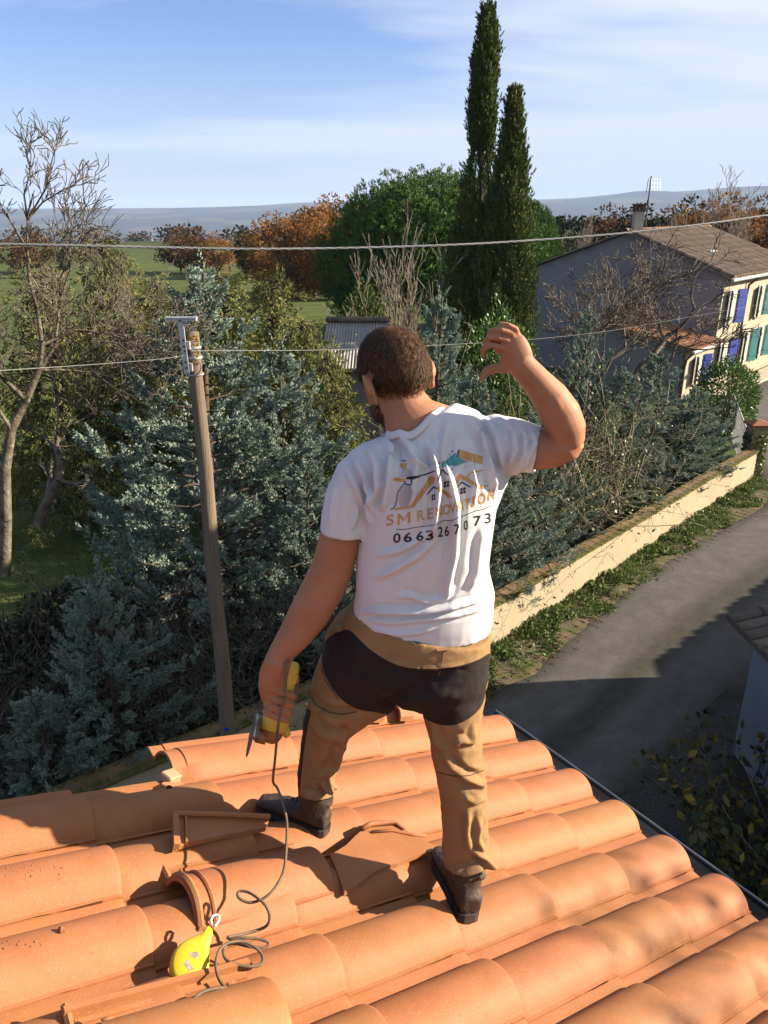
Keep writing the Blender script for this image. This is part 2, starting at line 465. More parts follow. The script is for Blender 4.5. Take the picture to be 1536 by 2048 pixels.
# ------------------------------------------------------------------ roof of this house, tile by tile
TW, TL = 0.225, 0.3924
R_AZ, R_SL = -0.617, 0.338
RO = Vector((2.648 * TW, 12.674 * TW, CAM_H - 10.062 * TW))
RE = Vector((math.sin(R_AZ), math.cos(R_AZ), 0))                      # along the eave, away
RD = Vector((math.cos(R_AZ) * math.cos(R_SL), -math.sin(R_AZ) * math.cos(R_SL), -math.sin(R_SL)))   # down the slope
RN = RD.cross(RE).normalized()
if RN.z < 0: RN = -RN
def rp3(k, j, h=0.0):
    """roof point: k tiles towards us from the far seam, j courses up from the eave, h metres above the pan"""
    return RO - RE * (k * TW) - RD * (j * TL) + RN * h
RM = Matrix(((-RE.x, RD.x, RN.x), (-RE.y, RD.y, RN.y), (-RE.z, RD.z, RN.z)))   # local x towards us, y down slope, z up
def roof_matrix(k, j, h=0.0, rz=0.0, rx=0.0, ry=0.0):
    m = RM.to_4x4(); m.translation = rp3(k, j, h)
    return m @ Matrix.Rotation(rz, 4, 'Z') @ Matrix.Rotation(rx, 4, 'X') @ Matrix.Rotation(ry, 4, 'Y')
TH = 0.064                                   # height of the barrel
def tile_prof(s):
    """top surface over s in 0..1 across the tile: pan, then barrel, then a thin lip"""
    if s < 0.17:
        return 0.003 + 0.003 * (1 - s / 0.17) ** 2
    if s > 0.975: return 0.0135
    t = (s - 0.17) / (0.975 - 0.17)
    a = max(0.0, 1 - abs(2 * t - 1) ** 2.15)
    z = TH * a ** 0.66
    return max(z, 0.003 if t < 0.5 else 0.0135)
S_SAMP = [-0.10, -0.06, 0.0, 0.06, 0.12, 0.165, 0.19, 0.22, 0.26, 0.31, 0.37, 0.44, 0.51, 0.58, 0.65, 0.72, 0.78, 0.83, 0.875, 0.91, 0.94, 0.96, 0.972, 0.978, 1.0]
def tile_mesh(name, head=0.075, thick=0.013, tilt=0.017, cut=None, interlock=True):
    """one interlocking tile; origin at the nose end of its near seam"""
    Lf = TL + head
    ys = [0.0, -0.002, -0.006, -0.013, -0.05, -0.2, -0.36, -Lf + 0.05, -Lf + 0.046, -Lf]
    dz = [-0.0065, -0.0028, -0.0008, 0, 0, 0, 0, 0, -0.004, -0.004]
    mb = MB(); rows = []
    top = []
    for y, d in zip(ys, dz):
        zt = tilt * (1 + y / TL)
        grow = 1.0 + 0.035 * max(0.0, 1 + y / 0.10) * 0.6 if y > -0.1 else 1.0
        top.append([( (s - 1) * TW, y, tile_prof(max(s, 0.0)) * grow + zt + d) for s in S_SAMP])
    bot = []
    for y in (ys[0], ys[4], ys[-1]):
        zt = tilt * (1 + y / TL)
        row = []
        for i, s in enumerate(S_SAMP):
            p0 = tile_prof(max(s, 0)); e = 0.01
            sl = (tile_prof(min(1, max(s + e, 0))) - tile_prof(max(s - e, 0))) / (2 * e * TW)
            n = math.hypot(1, sl); off = thick
            row.append(((s - 1) * TW + sl / n * off * 0.75, y, p0 + zt - off / n * 1.0))
        bot.append(row)
    n = len(S_SAMP)
    vs = [p for r_ in top for p in r_] + [p for r_ in bot for p in r_]
    T = lambda a, i: a * n + i
    nt_ = len(top)
    Bq = lambda a, i: (nt_ + a) * n + i
    fs = []
    for a in range(nt_ - 1):
        for i in range(n - 1): fs.append((T(a, i), T(a, i+1), T(a+1, i+1), T(a+1, i)))
    for a in range(2):
        for i in range(n - 1): fs.append((Bq(a, i), Bq(a+1, i), Bq(a+1, i+1), Bq(a, i+1)))
    for i in range(n - 1):
        fs.append((T(0, i), Bq(0, i), Bq(0, i+1), T(0, i+1)))
        fs.append((T(nt_-1, i), T(nt_-1, i+1), Bq(2, i+1), Bq(2, i)))
    for side in (0, n - 1):
        for a in range(nt_ - 1):
            fs.append((T(a, side), T(a+1, side), Bq(2 if a+1 == nt_-1 else (1 if a >= 4 else 0), side)) if a in (4, ) else (T(a, side), T(a+1, side), Bq(0 if a < 4 else 2, side)))
        fs.append((T(4, side), Bq(0, side), Bq(1, side))); fs.append((T(4, side), Bq(1, side), Bq(2, side)))
    mb.add(vs, fs)
    me = mb.mesh(name)
    for p in me.polygons: p.use_smooth = True
    me.update()
    try:
        me.set_sharp_from_angle(angle=R(38))
    except Exception: pass
    return me
M_tile = mat('terracotta', (0.44, 0.165, 0.058), 0.66, 0.3, scale=7, col2=(0.52, 0.212, 0.085), detail=6, bump=0.10, bscale=260, objrand=0.10)
layer(M_tile, (0.58, 0.30, 0.17), 5.0, 0.56, 0.74, fac=0.45)
layer(M_tile, (0.34, 0.14, 0.06), 9.0, 0.62, 0.75, fac=0.55)
layer(M_tile, (0.30, 0.13, 0.06), 70, 0.68, 0.75, fac=0.8, detail=2)
layer(M_tile, (0.66, 0.44, 0.31), 2.6, 0.58, 0.78, fac=0.28, stretch=(1, 0.35, 1))
layer(M_tile, (0.62, 0.36, 0.22), 160, 0.60, 0.70, fac=0.35, detail=2)
house = empty('tiled_house', (RO.x, RO.y, 0.0), 'own house with orange terracotta tile roof the worker stands on', 'house')
tile_me = [tile_mesh('roof_tile')]
tile_me[0].materials.append(M_tile)
rnd = random.Random(3)
def has_tile(k, j):
    if k >= 1: return True
    if k == 0: return j <= 3
    if k == -1: return j <= 1
    return False
for k in range(-1, 12):
    for j in range(0, 11):
        if not has_tile(k, j): continue
        o = bpy.data.objects.new('roof_tile', tile_me[0]); COL.objects.link(o); o.parent = house
        m = roof_matrix(k + rnd.uniform(-0.012, 0.012), j + rnd.uniform(-0.01, 0.01), rnd.uniform(0, 0.0015), rnd.uniform(-0.006, 0.006))
        o.matrix_local = Matrix.Translation(-Vector(house.location)) @ m
# boarding under the tiles, walls and gutter
M_board = mat('roof_board', (0.20, 0.11, 0.06), 0.9, 0.2, var=0.25, scale=4, stretch=(1, 8, 1))
M_render = mat('wall_render', (0.62, 0.50, 0.36), 0.95, 0.15, var=0.12, scale=3, bump=0.3, bscale=90)
mb = MB()
edge = [rp3(-1.05, -0.10, -0.016), rp3(-1.05, 1.9, -0.016), rp3(-0.55, 2.1, -0.016), rp3(-0.05, 4.0, -0.016), rp3(0.2, 4.8, -0.016), rp3(0.42, 7.0, -0.016), rp3(0.42, 11.0, -0.016), rp3(11.1, 11.0, -0.016), rp3(11.1, -0.10, -0.016)]
mb.prism(edge, RN * -0.05)
part(house, 'roof_deck', mb, M_board)
fl = [rp3(-0.9, 0.45), rp3(0.35, 4.9), rp3(0.5, 10.6), rp3(10.8, 10.6), rp3(10.8, 0.45)]
mb = MB(); n_ = len(fl)
vs = [Vector((p.x, p.y, 0)) for p in fl] + [p - RN * 0.085 for p in fl]
mb.add(vs, [(i, (i+1) % n_, n_ + (i+1) % n_, n_ + i) for i in range(n_)] + [tuple(range(n_, 2*n_))])
part(house, 'wall', mb, M_render)
M_zinc = mat('zinc', (0.20, 0.24, 0.29), 0.38, 0.5, var=0.15, scale=5, metal=0.7)
mb = MB()
gx = Vector((RD.x, RD.y, 0)).normalized()
prof = []
for a in range(0, 181, 15):
    prof.append((-0.062 * math.cos(R(a)), -0.062 * math.sin(R(a))))
for a in range(0, 300, 50):
    prof.append((0.068 + 0.008 * math.cos(R(180 - a)), 0.008 * math.sin(R(180 - a))))
g0 = rp3(-1.25, -0.10, -0.02); g1 = rp3(11.3, -0.10, -0.02)
rows = [[g + gx * (0.045 + p[0]) + Vector((0, 0, p[1] - 0.012)) for p in prof] for g in (g0, g1)]
nn = len(prof)
mb.add(rows[0] + rows[1], [(i, i+1, nn+i+1, nn+i) for i in range(nn-1)] + [tuple(range(nn-7)), tuple(range(2*nn-8, nn-1, -1))])
part(house, 'gutter', mb, M_zinc, smooth=True)
# fascia behind the gutter
mb = MB(); mb.bar(rp3(-1.1, 0.02, -0.075), rp3(11.2, 0.02, -0.075), 0.03, 0.10, up=RN)
part(house, 'fascia_board', mb, M_board)

# ------------------------------------------------------------------ garden wall along the lane
WALL = [(-9.0, 2.9), (-6.0, 5.35), (-3.75, 7.15), (-2.15, 8.35), (0.0, 10.15), (1.94, 11.9), (4.1, 14.15), (6.3, 16.45), (8.5, 18.8), (10.7, 21.1)]
WH = 0.80
wp = densify(WALL, 120)
dd = np.gradient(wp, axis=0); dd /= np.linalg.norm(dd, axis=1)[:, None]
nrm = np.stack([-dd[:, 1], dd[:, 0]], 1)                # away from the lane
def wall_at(s):
    i = s * (len(wp) - 1); a = int(min(i, len(wp) - 2)); f = i - a
    p = wp[a] * (1-f) + wp[a+1] * f; n = nrm[a] * (1-f) + nrm[a+1] * f; d = dd[a] * (1-f) + dd[a+1] * f
    return Vector((p[0], p[1], 0)), Vector((n[0], n[1], 0)).normalized(), Vector((d[0], d[1], 0)).normalized()
M_cream = mat('cream_render', (0.53, 0.44, 0.295), 0.95, 0.1, scale=1.1, col2=(0.60, 0.51, 0.36), detail=8, bump=0.55, bscale=75)
layer(M_cream, (0.44, 0.33, 0.18), 2.0, 0.58, 0.75, fac=0.3, stretch=(1, 1, 0.35))
layer(M_cream, (0.36, 0.31, 0.22), 1.3, 0.60, 0.74, fac=0.35, stretch=(2.5, 2.5, 0.3))
gw = empty('garden_wall', (wp[60][0], wp[60][1], 0), 'long low cream rendered garden wall with mossy coping along the lane', 'wall')
mb = MB(); rings = []
for i in range(len(wp)):
    p, n = Vector((*wp[i], 0)), Vector((*nrm[i], 0))
    rings.append([p + Vector((0, 0, -0.1)), p + Vector((0, 0, WH)), p + n * 0.24 + Vector((0, 0, WH)), p + n * 0.24 + Vector((0, 0, -0.1))])
mb.loft(rings)
part(gw, 'wall_body', mb, M_cream)
M_cope = mat('coping_brick', (0.26, 0.17, 0.09), 0.95, 0.1, scale=9, col2=(0.36, 0.26, 0.15), detail=7, bump=0.5, bscale=70, objrand=0.16)
layer(M_cope, (0.10, 0.115, 0.025), 3.2, 0.42, 0.60, fac=0.9)
layer(M_cope, (0.035, 0.035, 0.02), 7.0, 0.58, 0.70, fac=0.7)
tot = float(np.sum(np.linalg.norm(np.diff(wp, axis=0), axis=1)))
npc = int(tot / 0.235)
cope_me = []
for vi in range(3):
    m_ = MB(); rr = random.Random(vi)
    m_.add([(x * 0.113 + rr.uniform(-.004, .004), y * 0.165 + rr.uniform(-.006, .006), z + (0.012 if (y < 0 and z > 0) else 0) * -1 + rr.uniform(-.003, .003)) for x in (-1, 1) for y in (-1, 1) for z in (0, 0.05)],
           [(0,1,3,2),(4,6,7,5),(0,4,5,1),(2,3,7,6),(0,2,6,4),(1,5,7,3)])
    me = m_.mesh('coping_brick'); me.materials.append(M_cope); cope_me.append(me)
for i in range(npc):
    p, n, d = wall_at((i + 0.5) / npc)
    o = bpy.data.objects.new('coping_brick', cope_me[i % 3]); COL.objects.link(o); o.parent = gw
    m = Matrix(((d.x, n.x, 0, 0), (d.y, n.y, 0, 0), (0, 0, 1, 0), (0, 0, 0, 1)))
    m.translation = p + n * (0.12 + rnd.uniform(-0.008, 0.008)) + Vector((0, 0, WH + 0.001 + rnd.uniform(0, 0.006))) - Vector(gw.location)
    o.matrix_local = m @ Matrix.Rotation(rnd.uniform(-0.03, 0.03), 4, 'Z')

# bare soil and moss strip between the wall and the lane
M_soil = mat('verge_soil', (0.16, 0.115, 0.075), 0.95, 0.1, scale=5, col2=(0.25, 0.19, 0.13), detail=8, bump=0.8, bscale=40)
layer(M_soil, (0.10, 0.15, 0.035), 3.5, 0.45, 0.60, fac=0.75)
V_ = []; 
for i in range(30, len(wp)):
    p_ = wp[i]; n_ = nrm[i]
    V_ += [(p_[0] + n_[0] * 0.02, p_[1] + n_[1] * 0.02, 0.008), (p_[0] - n_[0] * 0.6, p_[1] - n_[1] * 0.6, 0.03), (p_[0] - n_[0] * (1.15 + 0.15 * math.sin(i * 0.9)), p_[1] - n_[1] * (1.15 + 0.15 * math.sin(i * 0.9)), 0.003)]
m_ = len(V_) // 3
F_ = [(i*3+k, i*3+k+1, i*3+k+4, i*3+k+3) for i in range(m_ - 1) for k in range(2)]
me = bpy.data.meshes.new('verge'); me.from_pydata(V_, [], F_); me.update()
vg = obj('verge', me, M_soil); tag(vg, 'strip of soil and moss between wall and lane', None, None, 'structure')
# ------------------------------------------------------------------ the worker
def voxel(mb, size, smooth=4, fac=0.5, name='skin'):
    me = mb.mesh(name)
    o = bpy.data.objects.new('tmp', me); COL.objects.link(o)
    r_ = o.modifiers.new('r', 'REMESH'); r_.mode = 'VOXEL'; r_.voxel_size = size
    if smooth:
        s_ = o.modifiers.new('s', 'SMOOTH'); s_.iterations = smooth; s_.factor = fac
    dg = bpy.context.evaluated_depsgraph_get()
    out = bpy.data.meshes.new_from_object(o.evaluated_get(dg))
    bpy.data.objects.remove(o); out.name = name
    out.polygons.foreach_set('use_smooth', np.ones(len(out.polygons), bool))
    return out
CAMV = Vector((0, 0, CAM_H))
def limb(mb, secs, n=20, power=2.0):
    """secs: (u, v, Y, half width in photo px, half depth in m)"""
    cs = [px(u, v, Y) for u, v, Y, w, d in secs]
    rings = []
    for i, (u, v, Y, w, d) in enumerate(secs):
        t = (cs[min(i+1, len(cs)-1)] - cs[max(i-1, 0)]).normalized()
        vw = (cs[i] - CAMV).normalized()
        pp = t.cross(vw).normalized(); dp = pp.cross(t).normalized()
        hw = w * mpp(u, v, Y)
        ring = []
        for k in range(n):
            a = 2 * math.pi * k / n; ca, sa = math.cos(a), math.sin(a)
            ca = math.copysign(abs(ca) ** (2 / power), ca); sa = math.copysign(abs(sa) ** (2 / power), sa)
            ring.append(cs[i] + pp * (hw * ca) + dp * (d * sa))
        rings.append(ring)
    mb.loft(rings)
    return cs
def get_co(me):
    a = np.empty(len(me.vertices) * 3, np.float32); me.vertices.foreach_get('co', a); return a.reshape(-1, 3).astype(float)
def get_no(me):
    a = np.empty(len(me.vertices) * 3, np.float32); me.vertices.foreach_get('normal', a); return a.reshape(-1, 3).astype(float)
def set_co(me, c):
    me.vertices.foreach_set('co', np.asarray(c, np.float32).ravel()); me.update()
def np_px(c):
    Xc = c[:, 0]; Yc = c[:, 1]; Zc = c[:, 2] - CAM_H
    zc = Yc * CT - Zc * ST; yc = Yc * ST + Zc * CT
    return np.stack([768 + F_PX * Xc / zc, 1024 - F_PX * yc / zc], 1)
def poly_dist(uv, line):
    """distance in px from each point to a polyline, and position 0..1 along it"""
    best = np.full(len(uv), 1e9); par = np.zeros(len(uv)); n = len(line) - 1
    sgn = np.zeros(len(uv))
    for i in range(n):
        a = np.array(line[i], float); b = np.array(line[i+1], float); d = b - a
        t = np.clip(((uv - a) @ d) / (d @ d), 0, 1)
        q = uv - (a + t[:, None] * d); ds = np.hypot(q[:, 0], q[:, 1])
        m = ds < best; best[m] = ds[m]; par[m] = (i + t[m]) / n
        cr_ = d[0] * q[:, 1] - d[1] * q[:, 0]; sgn[m] = np.sign(cr_[m])
    return best, par, sgn
FOLD_GAIN = 1.55
def folds(me, lines, back=True, cam_side=None):
    """raise ridges (amp > 0) or press creases along lines given in photo pixels, on the side that faces us"""
    c = get_co(me); n = get_no(me); uv = np_px(c)
    vw = np.array(CAMV) - c; vw /= np.linalg.norm(vw, axis=1)[:, None]
    face = np.clip((np.sum(vw * n, 1) + 0.25) / 0.35, 0, 1)
    disp = np.zeros(len(c))
    for line, wid, amp in lines:
        d, p, s = poly_dist(uv, line)
        env = np.clip(np.minimum(p, 1 - p) * 5.0 + 0.02, 0, 1)
        g = np.exp(-(d / wid) ** 2)
        side = np.exp(-((d - 1.9 * wid) / (0.9 * wid)) ** 2) * 0.35
        disp += FOLD_GAIN * amp * env * (g - side)
    c += n * (disp * face)[:, None]
    set_co(me, c)
def wrinkle(me, amp, freq, stretch=(1, 1, 1), seed=0.0):
    c = get_co(me); n = get_no(me)
    d = np.array([noise.noise(Vector((p[0] * freq * stretch[0] + seed, p[1] * freq * stretch[1], p[2] * freq * stretch[2]))) for p in c])
    d = 1 - 2 * np.abs(d)          # ridged
    c += n * (amp * (d - 0.5))[:, None]
    set_co(me, c)
def cut_caps(me, tests, thick=0.0):
    """drop the faces for which any test(center, normal) holds, leaving open hems"""
    bm = bmesh.new(); bm.from_mesh(me)
    kill = [f for f in bm.faces if any(t_(f.calc_center_median(), f.normal) for t_ in tests)]
    bmesh.ops.delete(bm, geom=kill, context='FACES')
    bm.to_mesh(me); bm.free(); me.update()
def in_poly(u, v, poly):
    ins = False; j = len(poly) - 1
    for i in range(len(poly)):
        xi, yi = poly[i]; xj, yj = poly[j]
        if (yi > v) != (yj > v) and u < (xj - xi) * (v - yi) / (yj - yi) + xi: ins = not ins
        j = i
    return ins
def split_faces(me, test, name):
    """move the faces for which test(center) holds to a new mesh; both keep their shape"""
    bm = bmesh.new(); bm.from_mesh(me)
    b2 = bm.copy()
    k1 = [f for f in bm.faces if test(f.calc_center_median())]
    flags = {f.index for f in k1}
    bm.faces.ensure_lookup_table(); b2.faces.ensure_lookup_table()
    k2 = [f for f in b2.faces if f.index not in flags]
    bmesh.ops.delete(bm, geom=k1, context='FACES'); bmesh.ops.delete(b2, geom=k2, context='FACES')
    m2 = bpy.data.meshes.new(name); b2.to_mesh(m2); bm.to_mesh(me); bm.free(); b2.free()
    m2.polygons.foreach_set('use_smooth', np.ones(len(m2.polygons), bool)); me.update(); m2.update()
    return m2

M_skin = mat('skin', (0.47, 0.205, 0.105), 0.6, 0.28, scale=14, col2=(0.57, 0.27, 0.15), detail=5, bump=0.05, bscale=380, sss=0.12)
M_hair = mat('hair', (0.030, 0.017, 0.011), 0.7, 0.15, island=[(0.028, 0.014, 0.008), (0.075, 0.038, 0.02), (0.17, 0.09, 0.045)])
M_shirt = mat('white_cotton', (0.90, 0.89, 0.91), 0.9, 0.15, var=0.02, scale=60, bump=0.05, bscale=500, sheen=0.1)
M_tan = mat('tan_canvas', (0.36, 0.205, 0.09), 0.88, 0.2, scale=12, col2=(0.42, 0.255, 0.115), detail=6, bump=0.12, bscale=300)
layer(M_skin, (0.50, 0.18, 0.10), 6, 0.55, 0.75, fac=0.5)
layer(M_tan, (0.40, 0.17, 0.08), 6.0, 0.60, 0.78, fac=0.5)
M_black = mat('black_stretch', (0.020, 0.014, 0.014), 0.85, 0.25, scale=20, col2=(0.034, 0.024, 0.024), bump=0.08, bscale=300)
M_boot = mat('boot_leather', (0.045, 0.026, 0.018), 0.62, 0.4, scale=14, col2=(0.085, 0.052, 0.034), detail=6, bump=0.2, bscale=70)
layer(M_boot, (0.30, 0.15, 0.085), 9.0, 0.56, 0.72, fac=0.55)
M_sole = mat('boot_sole', (0.022, 0.02, 0.02), 0.8, 0.3, scale=20, col2=(0.06, 0.05, 0.045))
layer(M_sole, (0.30, 0.15, 0.085), 12.0, 0.5, 0.7, fac=0.5)

def roof_px(u, v, h=0.0):
    d = px(u, v, 1.0) - CAMV
    return CAMV + d * (((RO + RN * h - CAMV).dot(RN)) / d.dot(RN))
man = empty('person', tuple(px(800, 1700, 1.78)), 'worker in a white printed T-shirt and tan and black work trousers on the roof', 'person')

# --- the body: one surface, head, neck, trunk, arms, hands, legs
HC = px(789, 742, 1.835)
haz, hpt = R(-33), R(-27)
HF = Vector((math.sin(haz) * math.cos(hpt), math.cos(haz) * math.cos(hpt), math.sin(hpt)))
HR = HF.cross(Vector((0, 0, 1))).normalized(); HU = HR.cross(HF).normalized()
tl = Matrix.Rotation(R(-7), 3, HF); HR = tl @ HR; HU = tl @ HU
HM = Matrix(((HR.x, HF.x, HU.x), (HR.y, HF.y, HU.y), (HR.z, HF.z, HU.z)))
hp = lambda r_, f_, u_: HC + HR * r_ + HF * f_ + HU * u_
body = MB()
body.ball(hp(0, 0.0, 0.012), (0.078, 0.096, 0.092), 24, 16, HM)           # skull
body.ball(hp(0, -0.035, 0.0), (0.069, 0.062, 0.078), 20, 12, HM)          # back of the skull
body.ball(hp(0, 0.045, -0.045), (0.062, 0.058, 0.082), 20, 12, HM)         # face
body.ball(hp(0, 0.068, -0.098), (0.040, 0.034, 0.030), 14, 10, HM)         # chin
for s_ in (-1, 1):
    body.ball(hp(0.047 * s_, 0.035, -0.075), (0.020, 0.045, 0.032), 12, 8, HM)          # jaw
    body.ball(hp(0.030 * s_, 0.086, -0.012), (0.016, 0.012, 0.012), 10, 8, HM)           # brow and eye
    er = Matrix.Rotation(R(30 * s_), 3, HU) @ HM
    ec = hp(0.083 * s_, -0.006, -0.026)
    body.ball(ec, (0.0075, 0.020, 0.034), 14, 12, er)                                    # ear
    body.ball(ec + er @ Vector((0.008 * s_, -0.012, 0.010)), (0.0065, 0.012, 0.026), 12, 10, er)
    body.ball(ec + er @ Vector((0.0, 0.0, -0.028)), (0.007, 0.012, 0.014), 10, 8, er)
body.tube([hp(0, 0.094, -0.004), hp(0, 0.108, -0.028), hp(0, 0.112, -0.042), hp(0, 0.098, -0.050)], [0.009, 0.011, 0.015, 0.012], 10)   # nose
body.tube([hp(-0.024, 0.092, -0.074), hp(0, 0.101, -0.072), hp(0.024, 0.092, -0.074)], [0.005, 0.0085, 0.005], 8)     # lips
limb(body, [(796, 770, 1.825, 46, 0.056), (805, 800, 1.815, 47, 0.056), (815, 826, 1.80, 54, 0.058), (833, 852, 1.79, 80, 0.066), (846, 884, 1.795, 112, 0.062), (852, 915, 1.79, 122, 0.07)], 24)
limb(body, [(852, 905, 1.79, 118, 0.07), (852, 980, 1.785, 116, 0.085), (848, 1100, 1.775, 105, 0.08), (846, 1200, 1.77, 105, 0.08), (830, 1300, 1.765, 118, 0.09), (815, 1360, 1.77, 120, 0.09)], 24)
limb(body, [(750, 935, 1.775, 36, 0.045), (716, 965, 1.765, 38, 0.047), (694, 1015, 1.755, 40, 0.048), (682, 1075, 1.75, 42, 0.049), (666, 1130, 1.745, 42, 0.047), (647, 1175, 1.74, 43, 0.046), (618, 1228, 1.735, 41, 0.044), (590, 1270, 1.73, 34, 0.038), (567, 1300, 1.725, 27, 0.030), (556, 1322, 1.72, 27, 0.027)], 24)
limb(body, [(980, 890, 1.775, 42, 0.05), (1020, 892, 1.765, 43, 0.05), (1062, 897, 1.75, 43, 0.052), (1105, 896, 1.735, 41, 0.048), (1138, 884, 1.72, 36, 0.043), (1150, 874, 1.715, 26, 0.034)], 24)
limb(body, [(1146, 888, 1.715, 24, 0.034), (1136, 862, 1.715, 37, 0.043), (1120, 828, 1.715, 41, 0.046), (1099, 793, 1.715, 36, 0.041), (1074, 764, 1.715, 30, 0.034), (1050, 738, 1.715, 27.5, 0.027), (1036, 722, 1.715, 28, 0.024)], 24)
limb(body, [(915, 1345, 1.75, 50, 0.08), (912, 1520, 1.70, 38, 0.055), (930, 1650, 1.655, 32, 0.045), (929, 1765, 1.63, 26, 0.036)], 16)
limb(body, [(735, 1345, 1.78, 60, 0.075), (668, 1440, 1.805, 36, 0.05), (632, 1550, 1.826, 26, 0.042), (628, 1610, 1.83, 22, 0.034)], 16)
body.ball(px(1112, 812, 1.700), (0.030, 0.030, 0.052), 14, 10, Matrix.Rotation(R(-32), 3, 'Y'))
body.ball(px(1092, 912, 1.735), (0.050, 0.034, 0.030), 14, 10)
body.ball(px(632, 1215, 1.725), (0.034, 0.034, 0.055), 14, 10, Matrix.Rotation(R(28), 3, 'Y'))
# right hand, thumb turned down
def fing(pts, r_, n=10):
    P_ = [px(*p) for p in pts]
    body.tube(P_, r_, n)
    body.ball(P_[-1], r_[-1] * 1.02, n, 6)
YH = 1.715
limb(body, [(1042, 729, YH, 27, 0.022), (1035, 714, YH, 31, 0.020), (1028, 698, YH, 31, 0.018), (1022, 684, YH, 28, 0.014), (1019, 677, YH + 0.002, 24, 0.010)], 20)
FR = [0.0095, 0.0082, 0.0066, 0.0075, 0.0070, 0.0066]
fing([(1020, 706, YH), (1007, 697, YH - 0.005), (991, 692, YH - 0.009), (976, 690, YH - 0.004), (966, 699, YH + 0.010), (968, 709, YH + 0.018)], FR)
fing([(1024, 694, YH), (1015, 681, YH - 0.006), (997, 676, YH - 0.010), (979, 674, YH - 0.004), (970, 684, YH + 0.014), (974, 694, YH + 0.024)], FR)
fing([(1029, 682, YH), (1023, 667, YH - 0.006), (1004, 661, YH - 0.010), (987, 660, YH - 0.004), (978, 669, YH + 0.014), (982, 680, YH + 0.024)], [r_ * 0.97 for r_ in FR])
fing([(1035, 678, YH + 0.002), (1032, 658, YH - 0.003), (1017, 650, YH - 0.006), (1002, 649, YH), (994, 657, YH + 0.014), (998, 668, YH + 0.024)], [r_ * 0.88 for r_ in FR])
fing([(1036, 728, YH + 0.004), (1020, 732, YH + 0.008), (1003, 736, YH + 0.010), (987, 737, YH + 0.010), (974, 742, YH + 0.008), (965, 753, YH + 0.004)], [0.0155, 0.0155, 0.0135, 0.0108, 0.0112, 0.0090])
body.ball(px(1016, 720, YH + 0.006), (0.020, 0.014, 0.018), 12, 8)
body.ball(px(1004, 694, YH + 0.024), (0.020, 0.012, 0.018), 12, 8)
body.ball(px(1002, 678, YH + 0.013), (0.027, 0.0085, 0.024), 14, 10)
# thumb nail side crease and knuckle bumps
for u, v in ((1008, 697), (1016, 682), (1024, 668), (1032, 660)): body.ball(px(u, v, YH - 0.005), 0.0072, 10, 7)
# left hand, closed round the grinder
YG = 1.715
GA = px(583, 1325, YG + 0.012); GB = px(545, 1462, YG + 0.005)     # axis of the tool, back end to gear head
limb(body, [(558, 1318, YG, 27, 0.027), (550, 1345, YG, 31, 0.024), (546, 1372, YG + 0.002, 30, 0.022), (547, 1398, YG + 0.006, 24, 0.020)], 20)
gd = (GB - GA).normalized(); gl = (GB - GA).length
vw_ = (GA - CAMV).normalized(); gr = gd.cross(vw_).normalized()
if gr.x < 0: gr = -gr
def grip(t0, r0, rad, length):
    """a finger that starts on the left of the handle and closes round its near side"""
    c0 = GA + gd * (gl * t0)
    P_ = []
    for a in np.linspace(R(195), R(195 + length), 8):
        P_.append(c0 + gr * (math.cos(a) * r0) + vw_ * (math.sin(a) * r0) + gd * (0.004 * (a - R(195))))
    body.tube(P_, [rad * 1.08, rad * 1.05, rad, rad, rad * 0.98, rad * 0.95, rad * 0.9, rad * 0.8], 10)
    body.ball(P_[-1], rad * 0.82, 10, 6)
grip(0.40, 0.034, 0.0105, 150); grip(0.52, 0.035, 0.0112, 158); grip(0.64, 0.035, 0.0110, 150); grip(0.75, 0.034, 0.0098, 135)
P_ = [px(556, 1322, YG + 0.02), px(572, 1330, YG + 0.045), px(588, 1342, YG + 0.05), px(592, 1362, YG + 0.04)]
body.tube(P_, [0.016, 0.0145, 0.0125, 0.0105], 10); body.ball(P_[-1], 0.0105, 10, 6)
bm_ = voxel(body, 0.0029, 2, 0.5, 'body')
body_o = part(man, 'body', bm_, M_skin)

# hair: short, over the skull, with a shaved neckline; and a short beard
rng = np.random.default_rng(11)
bt = BVHTree.FromObject(bpy.data.objects[body_o.name], bpy.context.evaluated_depsgraph_get()) if False else None
tm = bm_.copy(); tm.transform(Matrix.Translation(Vector(man.location)))
bco = get_co(tm); bno = get_no(tm)
rel = bco - np.array(HC); hx = rel @ np.array(HR); hy = rel @ np.array(HF); hz = rel @ np.array(HU)
def hair_mask(x, y, z):
    line = np.where(y < 0.02, -0.055 + 0.55 * np.clip(y + 0.06, 0, 0.1), -0.012 + (y - 0.02) * 0.9)
    line = np.where(y > 0.055, 0.03 + (y - 0.055) * 1.5, line)
    return (z > line) & (z < 0.2) & (np.hypot(x, y) < 0.2)
ear = (np.abs(hx) > 0.0745) & (hz < 0.02) & (hz > -0.08) & (np.abs(hy) < 0.05)
hm = hair_mask(hx, hy, hz) & ~ear
